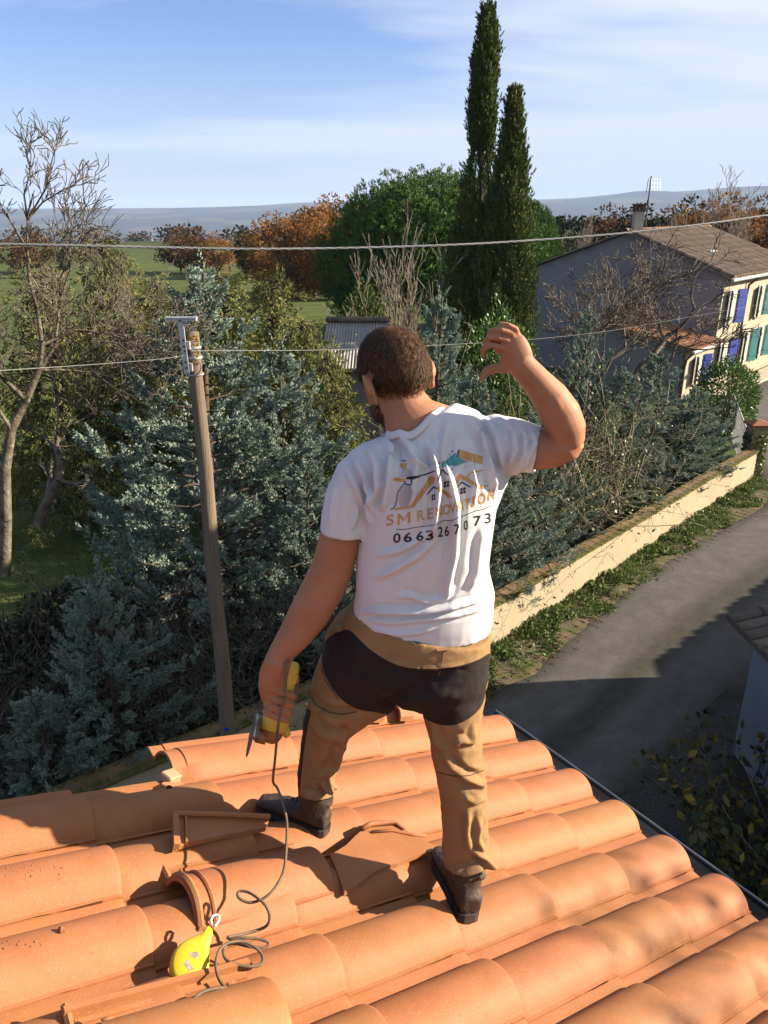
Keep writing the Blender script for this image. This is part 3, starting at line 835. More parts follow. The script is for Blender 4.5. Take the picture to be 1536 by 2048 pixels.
def strands(roots, norms, n, lmin, lmax, wid, flow, lift, seed):
    rg = np.random.default_rng(seed)
    k = rg.integers(0, len(roots), n)
    p = roots[k] + rg.normal(0, 0.0012, (n, 3)); nn_ = norms[k]
    d = flow(p) + rg.normal(0, 0.22, (n, 3)); d -= nn_ * np.sum(d * nn_, 1)[:, None]
    d /= np.linalg.norm(d, axis=1)[:, None]
    L_ = rg.uniform(lmin, lmax, n)[:, None]
    sd_ = np.cross(nn_, d)
    a = p - nn_ * 0.0005; m_ = p + d * L_ * 0.55 + nn_ * (lift * L_); e_ = p + d * L_ + nn_ * (lift * 0.9 * L_)
    w2 = wid * rg.uniform(0.7, 1.2, n)[:, None]
    V_ = np.stack([a - sd_ * w2, a + sd_ * w2, m_ + sd_ * w2 * 0.9, m_ - sd_ * w2 * 0.9, e_], 1).reshape(-1, 3)
    i0 = np.arange(n)[:, None] * 5
    return V_, [i0 + np.array([[0, 1, 2, 3]]), i0 + np.array([[3, 2, 4]])]
def flow_back(p):
    r0 = p - np.array(HC)
    crown = np.array(HC + HU * 0.095 - HF * 0.045)
    d = p - crown
    return d / np.linalg.norm(d, axis=1)[:, None] - 0.35 * np.array(HU)
hv, hf = strands(bco[hm], bno[hm], 16000, 0.010, 0.020, 0.00075, flow_back, 0.22, 4)
# shorter towards the neckline: a faded cut
edge_ = hm & (hz < -0.02) & (hy < 0.02)
if edge_.sum() > 50:
    v2, f2 = strands(bco[edge_], bno[edge_], 3000, 0.004, 0.009, 0.0005, flow_back, 0.15, 5)
    hf = [np.concatenate([hf[0], f2[0] + len(hv)]), np.concatenate([hf[1], f2[1] + len(hv)])]; hv = np.concatenate([hv, v2])
# the cap under the strands: the skull surface lifted by 3 mm
bmh = bmesh.new(); bmh.from_mesh(tm); bmh.verts.ensure_lookup_table()
line_ = np.where(hy < 0.02, -0.055 + 0.55 * np.clip(hy + 0.06, 0, 0.1), -0.012 + (hy - 0.02) * 0.9); hd_ = hz - line_
kv = [v for v, m_ in zip(bmh.verts, hm & (hd_ > 0.012 + 0.006 * rng.normal(size=len(hd_)))) if not m_]
for v, m_ in zip(bmh.verts, hm):
    if m_: v.co += v.normal * 0.0030 * min(1.0, max(0.0, hd_[v.index] / 0.03))
bmesh.ops.delete(bmh, geom=kv, context='VERTS')
capm = bpy.data.meshes.new('hair_cap'); bmh.to_mesh(capm); bmh.free()
cv = get_co(capm); cf = np.array([list(p.vertices) for p in capm.polygons if len(p.vertices) == 4])
hmesh = mesh_np('hair', np.concatenate([hv, cv]), [hf[0], hf[1], cf + len(hv)], smooth=True)
part(man, 'hair', hmesh, M_hair)
bd = (hz < -0.055) & (hz > -0.135) & (hy > 0.015) & (np.abs(hx) < 0.085) & (np.linalg.norm(rel, axis=1) < 0.15) & ~((hz > -0.075) & (hy > 0.085))
if bd.sum() > 50:
    v_, f_ = strands(bco[bd], bno[bd], 5000, 0.004, 0.008, 0.0006, lambda p: np.tile(np.array(-HU) + 0.3 * np.array(HF), (len(p), 1)), 0.35, 9)
    part(man, 'beard', mesh_np('beard', v_, f_), M_hair)
sh = hair_mask(hx, hy, hz + 0.028) & ~hm & ~ear & (hy < 0.05)
if sh.sum() > 50:
    v_, f_ = strands(bco[sh], bno[sh], 2600, 0.003, 0.007, 0.0004, flow_back, 0.2, 10)
    part(man, 'neck_stubble', mesh_np('neck_stubble', v_, f_), M_hair)
# hairs on the right forearm
fa = np_px(bco); fm = (fa[:, 0] > 1030) & (fa[:, 1] > 690) & (fa[:, 1] < 880) & (fa[:, 0] > 1000)

# --- T-shirt
sh_ = MB()
limb(sh_, [(822, 822, 1.80, 54, 0.066), (829, 846, 1.795, 64, 0.072), (842, 862, 1.79, 88, 0.08), (853, 876, 1.785, 118, 0.092), (857, 892, 1.785, 143, 0.105), (859, 925, 1.78, 156, 0.122), (858, 960, 1.775, 151, 0.130), (852, 1005, 1.77, 140, 0.130), (851, 1055, 1.765, 134, 0.124), (845, 1110, 1.76, 132.5, 0.118), (845, 1150, 1.76, 134, 0.116), (850, 1188, 1.76, 139, 0.118), (846, 1222, 1.76, 139.5, 0.122), (846, 1252, 1.76, 136, 0.122)], 36, 2.3)
limb(sh_, [(790, 905, 1.78, 40, 0.07), (748, 930, 1.775, 50, 0.072), (716, 957, 1.768, 52, 0.072), (700, 1000, 1.76, 51, 0.068), (691, 1040, 1.755, 49, 0.066), (688.5, 1068, 1.752, 48, 0.064)], 26)
limb(sh_, [(935, 892, 1.78, 52, 0.075), (985, 890, 1.772, 62, 0.078), (1030, 892, 1.762, 57, 0.075), (1070, 899, 1.752, 48, 0.066), (1079, 900, 1.749, 47, 0.064)], 26)
limb(sh_, [(1000, 930, 1.77, 30, 0.05), (990, 968, 1.77, 22, 0.05), (978, 1000, 1.77, 14, 0.045)], 16)
shirt_me = voxel(sh_, 0.0048, 7, 0.5, 't_shirt')
z4 = lambda pts: [(600 + x / 2.56, 620 + y / 2.56) for x, y in pts]
FOLD = [
    (z4([(700, 640), (690, 760), (715, 900), (700, 1010), (690, 1120), (700, 1200)]), 7, 0.013),
    (z4([(640, 680), (668, 720), (690, 800), (706, 880)]), 6, 0.009),
    (z4([(760, 560), (740, 660), (730, 760), (770, 880), (800, 1000), (780, 1150), (770, 1300)]), 7, 0.010),
    (z4([(850, 560), (930, 640), (960, 760), (985, 860), (1000, 950)]), 6, 0.010),
    (z4([(930, 550), (1000, 640), (1030, 740), (1040, 850)]), 5.5, 0.009),
    (z4([(1000, 545), (1090, 620), (1100, 720), (1060, 840)]), 5.5, 0.009),
    (z4([(1080, 560), (1150, 640), (1150, 740), (1080, 850)]), 5, 0.007),
    (z4([(1170, 590), (1200, 680), (1160, 780), (1090, 855)]), 5, 0.007),
    (z4([(440, 640), (470, 740), (460, 860), (440, 980), (425, 1040)]), 7, 0.011),
    (z4([(330, 690), (390, 790), (400, 900), (370, 1000)]), 6, 0.010),
    (z4([(255, 720), (330, 860), (365, 960), (375, 1060)]), 5.5, 0.011),
    (z4([(230, 800), (290, 920), (340, 1010), (360, 1110)]), 5, 0.007),
    (z4([(500, 620), (560, 700), (600, 800), (580, 920), (570, 1080)]), 6.5, 0.009),
    (z4([(560, 760), (640, 790), (690, 850)]), 5, 0.007),
    (z4([(390, 1260), (520, 1225), (640, 1160), (690, 1080)]), 6, 0.007),
    (z4([(380, 1380), (480, 1330), (600, 1260), (690, 1170)]), 7, 0.008),
    (z4([(740, 1480), (760, 1380), (790, 1250), (800, 1120), (805, 1000)]), 7, 0.010),
    (z4([(480, 1470), (560, 1460), (640, 1490), (740, 1480), (800, 1400)]), 5, 0.006),
    (z4([(300, 1545), (430, 1540), (620, 1545), (800, 1515), (960, 1470)]), 5, 0.010),
    (z4([(340, 1590), (480, 1600), (640, 1585), (820, 1560), (975, 1515)]), 4, 0.006),
    (z4([(360, 1630), (500, 1660), (620, 1650), (700, 1620)]), 4, 0.005),
    (z4([(860, 1450), (900, 1350), (915, 1200), (940, 1100)]), 6, 0.006),
    (z4([(180, 900), (170, 1000), (150, 1100)]), 5, 0.005),
    (z4([(300, 1000), (280, 1080), (260, 1130)]), 5, 0.005),
    (z4([(860, 700), (880, 800), (900, 900), (890, 1000)]), 5, 0.006),
]
folds(shirt_me, FOLD)
wrinkle(shirt_me, 0.0022, 16, (1, 1, 0.45), 3.0)
sA = (px(688.5, 1068, 1.752) - px(691, 1040, 1.755)).normalized(); sC = px(688.5, 1068, 1.752)
rA = (px(1079, 900, 1.749) - px(1030, 892, 1.762)).normalized(); rC = px(1079, 900, 1.749)
tC = px(852, 856, 1.785); bC = px(846, 1252, 1.76)
nk = px(826, 838, 1.80)
cA, cB, cC2 = px(767, 856, 1.80), px(836, 866, 1.722), px(893, 828, 1.80)
cN = (cB - cA).cross(cC2 - cA).normalized()
if cN.z < 0: cN = -cN
ax0 = px(836, 862, 1.793); ax1 = px(812, 800, 1.815); axd = (ax1 - ax0).normalized()
def ax_dist(c):
    q_ = c - ax0; return (q_ - axd * q_.dot(axd)).length
cut_caps(shirt_me, [
    lambda c, n: (c - sC).dot(sA) > -0.006 and (c - sC).length < 0.12 and n.dot(sA) > 0.3,
    lambda c, n: (c - rC).dot(rA) > -0.006 and (c - rC).length < 0.12 and n.dot(rA) > 0.3,
    lambda c, n: c.z < bC.z + 0.02 and n.z < -0.5,
    lambda c, n: ax_dist(c) < 0.080 and (c - cA).dot(cN) > 0 and c.z > cB.z - 0.05,
])
def loops_of(me):
    bm = bmesh.new(); bm.from_mesh(me); es = [e for e in bm.edges if e.is_boundary]
    nb = {}
    for e in es:
        a, b_ = e.verts; nb.setdefault(a.index, []).append(b_.index); nb.setdefault(b_.index, []).append(a.index)
    co = {v.index: v.co.copy() for v in bm.verts if v.index in nb}; bm.free()
    seen = set(); out = []
    for s0 in nb:
        if s0 in seen: continue
        lp = [s0]; seen.add(s0); cur = s0
        while True:
            nx = [k for k in nb[cur] if k not in seen]
            if not nx: break
            cur = nx[0]; seen.add(cur); lp.append(cur)
        out.append([co[i] for i in lp])
    return out
def smooth_loops(me, it=14):
    """even out the cut edges"""
    bm = bmesh.new(); bm.from_mesh(me)
    bv = [v for v in bm.verts if v.is_boundary]
    for _ in range(it):
        new = {}
        for v in bv:
            nbs = [e.other_vert(v).co for e in v.link_edges if e.is_boundary]
            if len(nbs) == 2: new[v] = v.co * 0.4 + (nbs[0] + nbs[1]) * 0.3
        for v, c in new.items(): v.co = c
    bm.to_mesh(me); bm.free(); me.update()
smooth_loops(shirt_me)
neck_loop = max([l for l in loops_of(shirt_me) if (sum(l, Vector()) / len(l) - nk).length < 0.08], key=len)
o_ = bpy.data.objects.new('tmp', shirt_me); COL.objects.link(o_)
so_ = o_.modifiers.new('t', 'SOLIDIFY'); so_.thickness = 0.0022; so_.offset = -1
shirt2 = bpy.data.meshes.new_from_object(o_.evaluated_get(bpy.context.evaluated_depsgraph_get())); bpy.data.objects.remove(o_)
shirt2.name = 't_shirt'
for p in shirt2.polygons: p.use_smooth = True
shirt_bvh = BVHTree.FromPolygons([v.co.copy() for v in shirt2.vertices], [tuple(p.vertices) for p in shirt2.polygons])
shirt_o = part(man, 't_shirt', shirt2, M_shirt)
# neckband: a rib round the opening
def closed(l, step=3, it=10):
    l = [Vector(p) for p in l]
    for _ in range(it): l = [(l[i-1] + l[i] * 2 + l[(i+1) % len(l)]) / 4 for i in range(len(l))]
    l = l[::step]; return l + [l[0], l[1]]
nl2 = closed(neck_loop)
mb = MB()
band = []
for i, p in enumerate(nl2):
    out_ = (p - nk); out_ -= cN * out_.dot(cN); out_.normalize()
    t_ = (nl2[min(i+1, len(nl2)-1)] - nl2[max(i-1, 0)]).normalized()
    dn = (out_ * 0.75 - cN * 0.66).normalized()
    band.append([p + cN * 0.006 + out_ * -0.002, p + cN * 0.007 + out_ * 0.002, p + dn * 0.008 + out_ * 0.0035 + cN * 0.002, p + dn * 0.015 + out_ * 0.001, p + dn * 0.008 - out_ * 0.003])
mb.loft(band, cap=False)
part(shirt_o, 'neckband', mb, M_shirt, smooth=True)

# --- print on the back of the shirt: thin patches that lie on the cloth
def on_shirt(u, v, lift=0.0012):
    d = (px(u, v, 1.0) - CAMV).normalized()
    hit = shirt_bvh.ray_cast(CAMV, d)
    if hit[0] is None: return None
    return hit[0] - d * lift
def print_mesh(name, polys, m, lift=0.0012):
    """polys: flat outlines in photo px; filled, cut fine and laid on the cloth"""
    bm = bmesh.new()
    for poly in polys:
        vs = [bm.verts.new((x, y, 0)) for x, y in poly]
        try: bm.faces.new(vs)
        except Exception: pass
    bmesh.ops.triangulate(bm, faces=bm.faces[:])
    for it in range(4):
        es = [e for e in bm.edges if e.calc_length() > 4.0]
        if not es: break
        bmesh.ops.subdivide_edges(bm, edges=es, cuts=1); bmesh.ops.triangulate(bm, faces=bm.faces[:])
    bad = []
    for v in bm.verts:
        p = on_shirt(v.co.x, v.co.y, lift)
        if p is None: bad.append(v)
        else: v.co = p
    if bad: bmesh.ops.delete(bm, geom=bad, context='VERTS')
    me = bpy.data.meshes.new(name); bm.to_mesh(me); bm.free()
    me.transform(Matrix.Translation(-Vector(man.location)))
    return obj(name, me, m, shirt_o)
def text_polys(txt, size_px, bold=0.03):
    cu = bpy.data.curves.new('t', 'FONT'); cu.body = txt; cu.size = 1.0; cu.offset = bold; cu.fill_mode = 'FRONT'; cu.resolution_u = 3
    o = bpy.data.objects.new('t', cu); COL.objects.link(o)
    dg = bpy.context.evaluated_depsgraph_get(); me = bpy.data.meshes.new_from_object(o.evaluated_get(dg))
    out = [[(me.vertices[i].co.x, me.vertices[i].co.y) for i in p.vertices] for p in me.polygons]
    bpy.data.objects.remove(o); bpy.data.meshes.remove(me)
    return out
def put_text(name, chars, m, bold=0.03):
    """chars: (glyph, left, baseline at left, width, height, slope) in photo px; each glyph a piece of its own"""
    for ch, x0, y0, w, h, sl in chars:
        ps = text_polys(ch, 1, bold)
        xs = [p[0] for q_ in ps for p in q_]; ys = [p[1] for q_ in ps for p in q_]
        if not xs: continue
        ax, bx_, ay, by = min(xs), max(xs), min(ys), max(ys)
        print_mesh(name, [[(x0 + (x - ax) / (bx_ - ax) * w, y0 - (y - ay) / (by - ay) * h + sl * (x - ax) / (bx_ - ax) * w) for x, y in q_] for q_ in ps], m)
z8 = lambda x, y: (740 + x / 5.486, 860 + y / 5.486)
M_por = mat('print_orange', (0.72, 0.36, 0.09), 0.5, 0.4, scale=60, col2=(0.80, 0.46, 0.14))
M_pblk = mat('print_black', (0.030, 0.026, 0.028), 0.55, 0.4)
M_ptea = mat('print_teal', (0.09, 0.36, 0.40), 0.5, 0.4, scale=60, col2=(0.13, 0.44, 0.48))
M_pgry = mat('print_grey', (0.60, 0.58, 0.60), 0.6, 0.3)
word = [('S', 180, 1058, 82, 122), ('R', 520, 1005, 80, 118), ('E', 632, 982, 62, 116), ('N', 722, 960, 72, 114), ('O', 800, 938, 78, 114), ('V', 868, 918, 76, 114), ('A', 946, 898, 84, 114), ('T', 1036, 876, 66, 112), ('I', 1122, 846, 26, 116), ('O', 1185, 822, 88, 124), ('N', 1298, 776, 66, 124)]
put_text('printed_letter', [(c, *z8(x, y), w / 5.486, h / 5.486, -0.22) for c, x, y, w, h in word], M_por, 0.012)
print_mesh('printed_letter', [[z8(x, y) for x, y in q_] for q_ in ([(302, 1046), (302, 924), (326, 920), (326, 1041)], [(326, 920), (326, 956), (366, 1004), (376, 984)], [(366, 1004), (376, 984), (416, 902), (416, 940)], [(416, 902), (440, 898), (440, 1018), (416, 1024)])], M_por)
num = [('0', 254, 1244, 82, 108), ('6', 368, 1236, 92, 106), ('6', 508, 1222, 80, 106), ('3', 612, 1214, 84, 110), ('2', 744, 1176, 58, 112), ('6', 818, 1168, 48, 112), ('7', 922, 1150, 68, 112), ('0', 1026, 1102, 46, 108), ('7', 1140, 1056, 80, 112), ('3', 1260, 1030, 68, 116)]
put_text('printed_digit', [(c, *z8(x, y), w / 5.486, h / 5.486, -0.10) for c, x, y, w, h in num], M_pblk, 0.018)
Z = lambda pts: [z8(x, y) for x, y in pts]
def stroke(pts, w):
    """an outline of width w (zoom px) round a polyline"""
    L_, R_ = [], []
    for i, p in enumerate(pts):
        a = np.array(pts[max(i-1, 0)], float); b_ = np.array(pts[min(i+1, len(pts)-1)], float); d = (b_ - a) / (np.linalg.norm(b_ - a) + 1e-9)
        n_ = np.array([-d[1], d[0]]) * w / 2; q_ = np.array(p, float)
        L_.append(q_ + n_); R_.append(q_ - n_)
    return [[tuple(L_[i]), tuple(L_[i+1]), tuple(R_[i+1]), tuple(R_[i])] for i in range(len(pts) - 1)]
polys = [Z(q_) for q_ in stroke([(285, 1095), (400, 1088), (510, 1068), (640, 1050), (740, 1035), (810, 992), (900, 996), (960, 965), (1060, 930), (1150, 890), (1250, 868), (1345, 826)], 7)]
polys += [Z(q_) for q_ in stroke([(225, 875), (268, 850), (290, 780), (300, 690), (340, 630), (385, 575)], 9)]
polys += [Z([(385, 540), (410, 512), (535, 498), (540, 520), (470, 545), (440, 542)])]
polys += [Z(q_) for q_ in stroke([(390, 560), (380, 590), (440, 605), (460, 570), (450, 540)], 14)]
polys += [Z(q_) for q_ in stroke([(535, 508), (600, 490), (715, 448)], 14)]
polys += [Z([(735, 565), (780, 430), (798, 430), (765, 530)]), Z([(780, 430), (800, 430), (860, 490), (848, 500)]), Z([(720, 405), (770, 405), (770, 414), (720, 416)])]
polys += [Z([(605, 720), (700, 612), (735, 640), (728, 655), (702, 632), (640, 700)]), Z([(925, 672), (1005, 562), (1120, 630), (1090, 628), (1006, 582)])]
print_groups = [('printed_line', polys[:11]), ('printed_hose', polys[11:16]), ('printed_spray_gun', polys[16:23]), ('printed_roof', polys[23:26]), ('printed_roof', polys[26:27]), ('printed_roof', polys[27:28])]
polys = []
for wx, wy in ((808, 568), (990, 640), (676, 712)):
    for a in (0, 1):
        for b_ in (0, 1):
            s_ = 0.62 if wx == 676 else 1
            x0 = wx + a * 34 * s_; y0 = wy + b_ * 36 - a * 8
            polys.append(Z([(x0, y0), (x0 + 26 * s_, y0 - 6), (x0 + 26 * s_, y0 + 24), (x0, y0 + 30)]))
print_groups += [('printed_window', polys[k:k+4]) for k in (0, 4, 8)]
polys = []
polys += [Z([(895, 228), (912, 222), (908, 238), (892, 246)]), Z([(866, 262), (880, 262), (872, 280)]), Z([(748, 346), (772, 358), (764, 370)]), Z([(893, 424), (915, 432), (905, 442)]), Z([(1032, 404), (1046, 402), (1042, 416)]), Z([(968, 212), (978, 214), (972, 290), (960, 300), (956, 270)])]
print_groups += [('printed_splash', [q_]) for q_ in polys]
for nm, q_ in print_groups: print_mesh(nm, q_, M_pblk)
polys = [Z([(326, 370), (402, 356), (398, 410), (384, 448), (345, 420)]), Z([(262, 520), (310, 524), (390, 536), (376, 572), (262, 556)]),
         Z([(985, 214), (1238, 292), (1232, 376), (965, 306)])]
polys += [Z(q_) for q_ in stroke([(270, 872), (330, 862), (430, 848)], 24)]
polys += [Z([(430, 850), (600, 600), (660, 500), (720, 530), (690, 590), (640, 640), (480, 850)]), Z([(740, 620), (790, 640), (870, 700), (905, 745), (860, 744), (800, 690), (740, 662)])]
polys += [Z([(920, 670), (960, 500), (985, 480), (1050, 510), (1210, 620), (1300, 600), (1300, 612), (1212, 648), (1030, 545), (985, 540)])]
polys += [Z(q_) for q_ in stroke([(1060, 520), (1110, 468), (1240, 440)], 13)]
for nm, q_ in (('printed_face', polys[:1]), ('printed_arm', polys[1:2]), ('printed_roller', polys[2:3]), ('printed_roof_edge', polys[3:6]), ('printed_roof_edge', polys[6:7]), ('printed_roof_edge', polys[7:8]), ('printed_roller_handle', polys[8:])): print_mesh(nm, q_, M_por)
print_mesh('printed_paint', [Z([(790, 350), (840, 330), (870, 300), (935, 250), (960, 290), (1000, 320), (1070, 352), (1010, 366), (960, 392), (880, 384), (830, 402), (786, 410)])], M_ptea)
polys = [Z([(400, 420), (440, 430), (470, 490), (380, 520), (330, 510), (350, 450)]), Z([(330, 620), (460, 600), (480, 700), (400, 720), (410, 840), (330, 850), (310, 760)])]
for q_ in polys: print_mesh('printed_overall', [q_], M_pgry, 0.0008)
put_text('printed_letter', [(c, *z8(x, 348), w / 5.486, 20 / 5.486, -0.05) for c, x, w in (('S', 342, 16), ('M', 362, 26))], M_pblk, 0.02)

# --- trousers
tr = MB()
limb(tr, [(842, 1236, 1.765, 143, 0.132), (836, 1262, 1.765, 150, 0.138), (822, 1300, 1.765, 166, 0.142), (806, 1335, 1.768, 170, 0.132), (798, 1354, 1.772, 160, 0.112)], 40, 2.3)
limb(tr, [(905, 1330, 1.755, 66, 0.125), (904, 1390, 1.742, 66, 0.115), (906, 1440, 1.727, 57, 0.095), (915, 1520, 1.702, 49, 0.080), (926, 1575, 1.682, 48, 0.072), (931, 1660, 1.655, 46, 0.066), (932, 1700, 1.645, 48, 0.064), (930, 1727, 1.64, 45, 0.060)], 30)
limb(tr, [(742, 1320, 1.775, 96, 0.115), (712, 1365, 1.79, 90, 0.105), (684, 1405, 1.80, 70, 0.095), (655, 1450, 1.81, 48, 0.080), (643, 1510, 1.82, 43, 0.070), (632, 1550, 1.825, 39, 0.062), (631, 1578, 1.828, 36, 0.056)], 30)
tr_me = voxel(tr, 0.0052, 6, 0.5, 'trousers')
z3 = lambda pts: [(480 + x / 2.954, 1280 + y / 2.954) for x, y in pts]
TF = [
    (z3([(1110, 470), (1180, 620), (1260, 740), (1330, 800), (1420, 840)]), 7, 0.010),
    (z3([(1400, 500), (1360, 600), (1290, 590), (1270, 640)]), 6, 0.009),
    (z3([(1140, 600), (1250, 700), (1330, 780), (1440, 800)]), 6, -0.008),
    (z3([(1300, 820), (1390, 850), (1450, 860)]), 6, 0.008),
    (z3([(1320, 920), (1380, 960), (1450, 930)]), 5, 0.006),
    (z3([(1350, 1000), (1340, 1130), (1360, 1250)]), 7, 0.009),
    (z3([(1420, 1050), (1400, 1180), (1450, 1290)]), 6, 0.008),
    (z3([(1220, 1340), (1320, 1370), (1440, 1330), (1480, 1280)]), 6, 0.012),
    (z3([(1370, 1240), (1440, 1290), (1470, 1340)]), 5, 0.012),
    (z3([(410, 310), (480, 400), (600, 430), (720, 410)]), 8, -0.010),
    (z3([(430, 420), (500, 520), (580, 545), (640, 520)]), 8, -0.012),
    (z3([(620, 560), (580, 660), (560, 740), (480, 830)]), 6, 0.012),
    (z3([(480, 830), (510, 870), (560, 840)]), 6, 0.012),
    (z3([(360, 900), (460, 930), (560, 900)]), 5, 0.009),
    (z3([(470, 870), (540, 880), (560, 850)]), 4, 0.008),
    (z3([(700, 30), (820, 110), (980, 160), (1150, 170), (1330, 150), (1480, 70)]), 5, 0.003),
    (z3([(820, 380), (950, 330), (1100, 250), (1280, 180)]), 12, -0.008),
    (z3([(1080, 360), (1180, 330), (1300, 320)]), 8, 0.004),
    (z3([(620, 200), (760, 260), (900, 280)]), 12, 0.004),
]
folds(tr_me, TF)
wrinkle(tr_me, 0.0030, 13, (1, 1, 0.7), 8.0)
wrinkle(tr_me, 0.0014, 34, (1, 1, 1.5), 4.0)
hemR = px(930, 1727, 1.64); dR = (hemR - px(932, 1700, 1.645)).normalized()
hemL = px(631, 1578, 1.828); dL = (hemL - px(632, 1550, 1.825)).normalized()
wst = px(842, 1236, 1.765)
cut_caps(tr_me, [
    lambda c, n: (c - hemR).dot(dR) > -0.008 and (c - hemR).length < 0.12 and n.dot(dR) > 0.4,
    lambda c, n: (c - hemL).dot(dL) > -0.008 and (c - hemL).length < 0.12 and n.dot(dL) > 0.4,
])
smooth_loops(tr_me)
panel = z3([(490, 10), (560, -40), (640, -70), (690, -20), (770, 60), (880, 130), (980, 165), (1100, 172), (1250, 165), (1400, 125), (1500, 60), (1520, 120), (1455, 260), (1445, 370), (1380, 450), (1280, 505), (1180, 505), (1100, 470), (1060, 440), (960, 450), (860, 440), (790, 425), (690, 412), (590, 350), (520, 250), (480, 150)])
side_panel = z3([(395, 395), (360, 450), (330, 650), (305, 800), (305, 930), (350, 925), (362, 800), (380, 640), (405, 480), (425, 425)])
def back_face(c): return True
def snap_edge(me, poly):
    """pull the vertices along the panel's edge onto its line"""
    bm = bmesh.new(); bm.from_mesh(me)
    ins = {f: in_poly(*to_px(f.calc_center_median()), poly) for f in bm.faces}
    for v in bm.verts:
        k = [ins[f] for f in v.link_faces]
        if any(k) and not all(k):
            u, w_ = to_px(v.co); d, p_, s_ = poly_dist(np.array([[u, w_]]), poly + [poly[0]])
            m_ = len(poly); q_ = p_[0] * m_; a = int(min(q_, m_ - 1)); f_ = q_ - a
            A = np.array(poly[a]); B_ = np.array(poly[(a + 1) % m_]); T_ = A * (1 - f_) + B_ * f_
            if d[0] < 9: v.co = px(T_[0], T_[1], v.co.y)
    bm.to_mesh(me); bm.free(); me.update()
def curve_px(poly, n=4):
    """round off a closed outline"""
    P_ = np.array(poly, float)
    for _ in range(2):
        Q_ = np.roll(P_, -1, 0); P_ = np.stack([P_ * 0.75 + Q_ * 0.25, P_ * 0.25 + Q_ * 0.75], 1).reshape(-1, 2)
    return [tuple(p) for p in P_]
panel = curve_px(panel); side_panel = curve_px(side_panel)
snap_edge(tr_me, panel); snap_edge(tr_me, side_panel)
pan_me = split_faces(tr_me, lambda c: in_poly(*to_px(c), panel), 'seat_panel')
sid_me = split_faces(tr_me, lambda c: in_poly(*to_px(c), side_panel), 'side_panel')
tr_o = part(man, 'trousers', tr_me, M_tan)
part(tr_o, 'seat_panel', pan_me, M_black)
part(tr_o, 'side_panel', sid_me, M_black)
tr_bvh = BVHTree.FromPolygons([Vector(v) for v in np.concatenate([get_co(tr_me) + np.array(man.location)])], [tuple(p.vertices) for p in tr_me.polygons])
def on_tr(u, v, lift=0.002):
    d = (px(u, v, 1.0) - CAMV).normalized(); h_ = tr_bvh.ray_cast(CAMV, d)
    return h_[0] - d * lift if h_[0] is not None else px(u, v, 1.63)
def patch(root, name, poly, m, lift=0.003, thick=0.003):
    c = [on_tr(u, v, lift) for u, v in poly]
    n_ = (CAMV - c[0]).normalized()
    mb = MB(); mb.prism(c, n_ * -thick); return part(root, name, mb, m)
z9 = lambda pts: [(660 + x / 4.267, 1180 + y / 4.267) for x, y in pts]
patch(tr_o, 'belt_loop', z9([(890, 350), (1055, 345), (1030, 512), (915, 522)]), M_tan, 0.009, 0.006)
M_elastic = mat('belt_elastic', (0.05, 0.05, 0.055), 0.8, 0.3, scale=400, col2=(0.14, 0.14, 0.15), detail=1)
patch(tr_o, 'belt', z9([(690, 445), (800, 405), (900, 372), (905, 415), (820, 440), (720, 462)]), M_elastic, 0.004, 0.004)
patch(tr_o, 'belt', z9([(1052, 370), (1150, 362), (1270, 340), (1275, 368), (1160, 395), (1060, 425)]), M_elastic, 0.004, 0.004)
M_seam = mat('trouser_seam', (0.10, 0.055, 0.028), 0.9, 0.1)
def seam_line(pts, r_=0.0012):
    q_ = [on_tr(u, v, 0.0008) for u, v in pts]; mb = MB(); mb.tube(q_, r_, 5); part(tr_o, 'seam', mb, M_seam)
def fine(pts, n=8):
    P_ = np.array(pts, float); t_ = np.linspace(0, len(P_) - 1, (len(P_) - 1) * n + 1); k = np.arange(len(P_)); return list(zip(np.interp(t_, k, P_[:, 0]), np.interp(t_, k, P_[:, 1])))
seam_line(fine(z3([(478, 160), (505, 240), (545, 300), (582, 352)])), 0.0016)
seam_line(fine(z3([(405, 310), (450, 385), (520, 425), (600, 440), (690, 425)])))
seam_line(fine(z3([(1165, 780), (1260, 805), (1360, 800), (1440, 770)])))
seam_line(fine(z3([(345, 935), (440, 955), (545, 935)])))
seam_line(fine(z3([(1215, 1370), (1320, 1398), (1440, 1385)])))
patch(tr_o, 'pocket_flap', [(662, 1250), (682, 1246), (684, 1262), (664, 1266)], M_tan, 0.004, 0.004)
patch(tr_o, 'belt_loop', z9([(255, 262), (285, 250), (275, 345), (250, 335)]), M_tan, 0.006, 0.004)
patch(tr_o, 'belt_loop', z9([(1265, 345), (1290, 335), (1292, 425), (1275, 425)]), M_tan, 0.006, 0.004)
seam = [on_tr(u, v, 0.0015) for u, v in z9([(972, 520), (965, 580), (945, 655), (938, 700), (925, 725)])]
mb = MB(); mb.tube(seam, 0.0011, 5); part(tr_o, 'seam_thread', mb, M_tan)

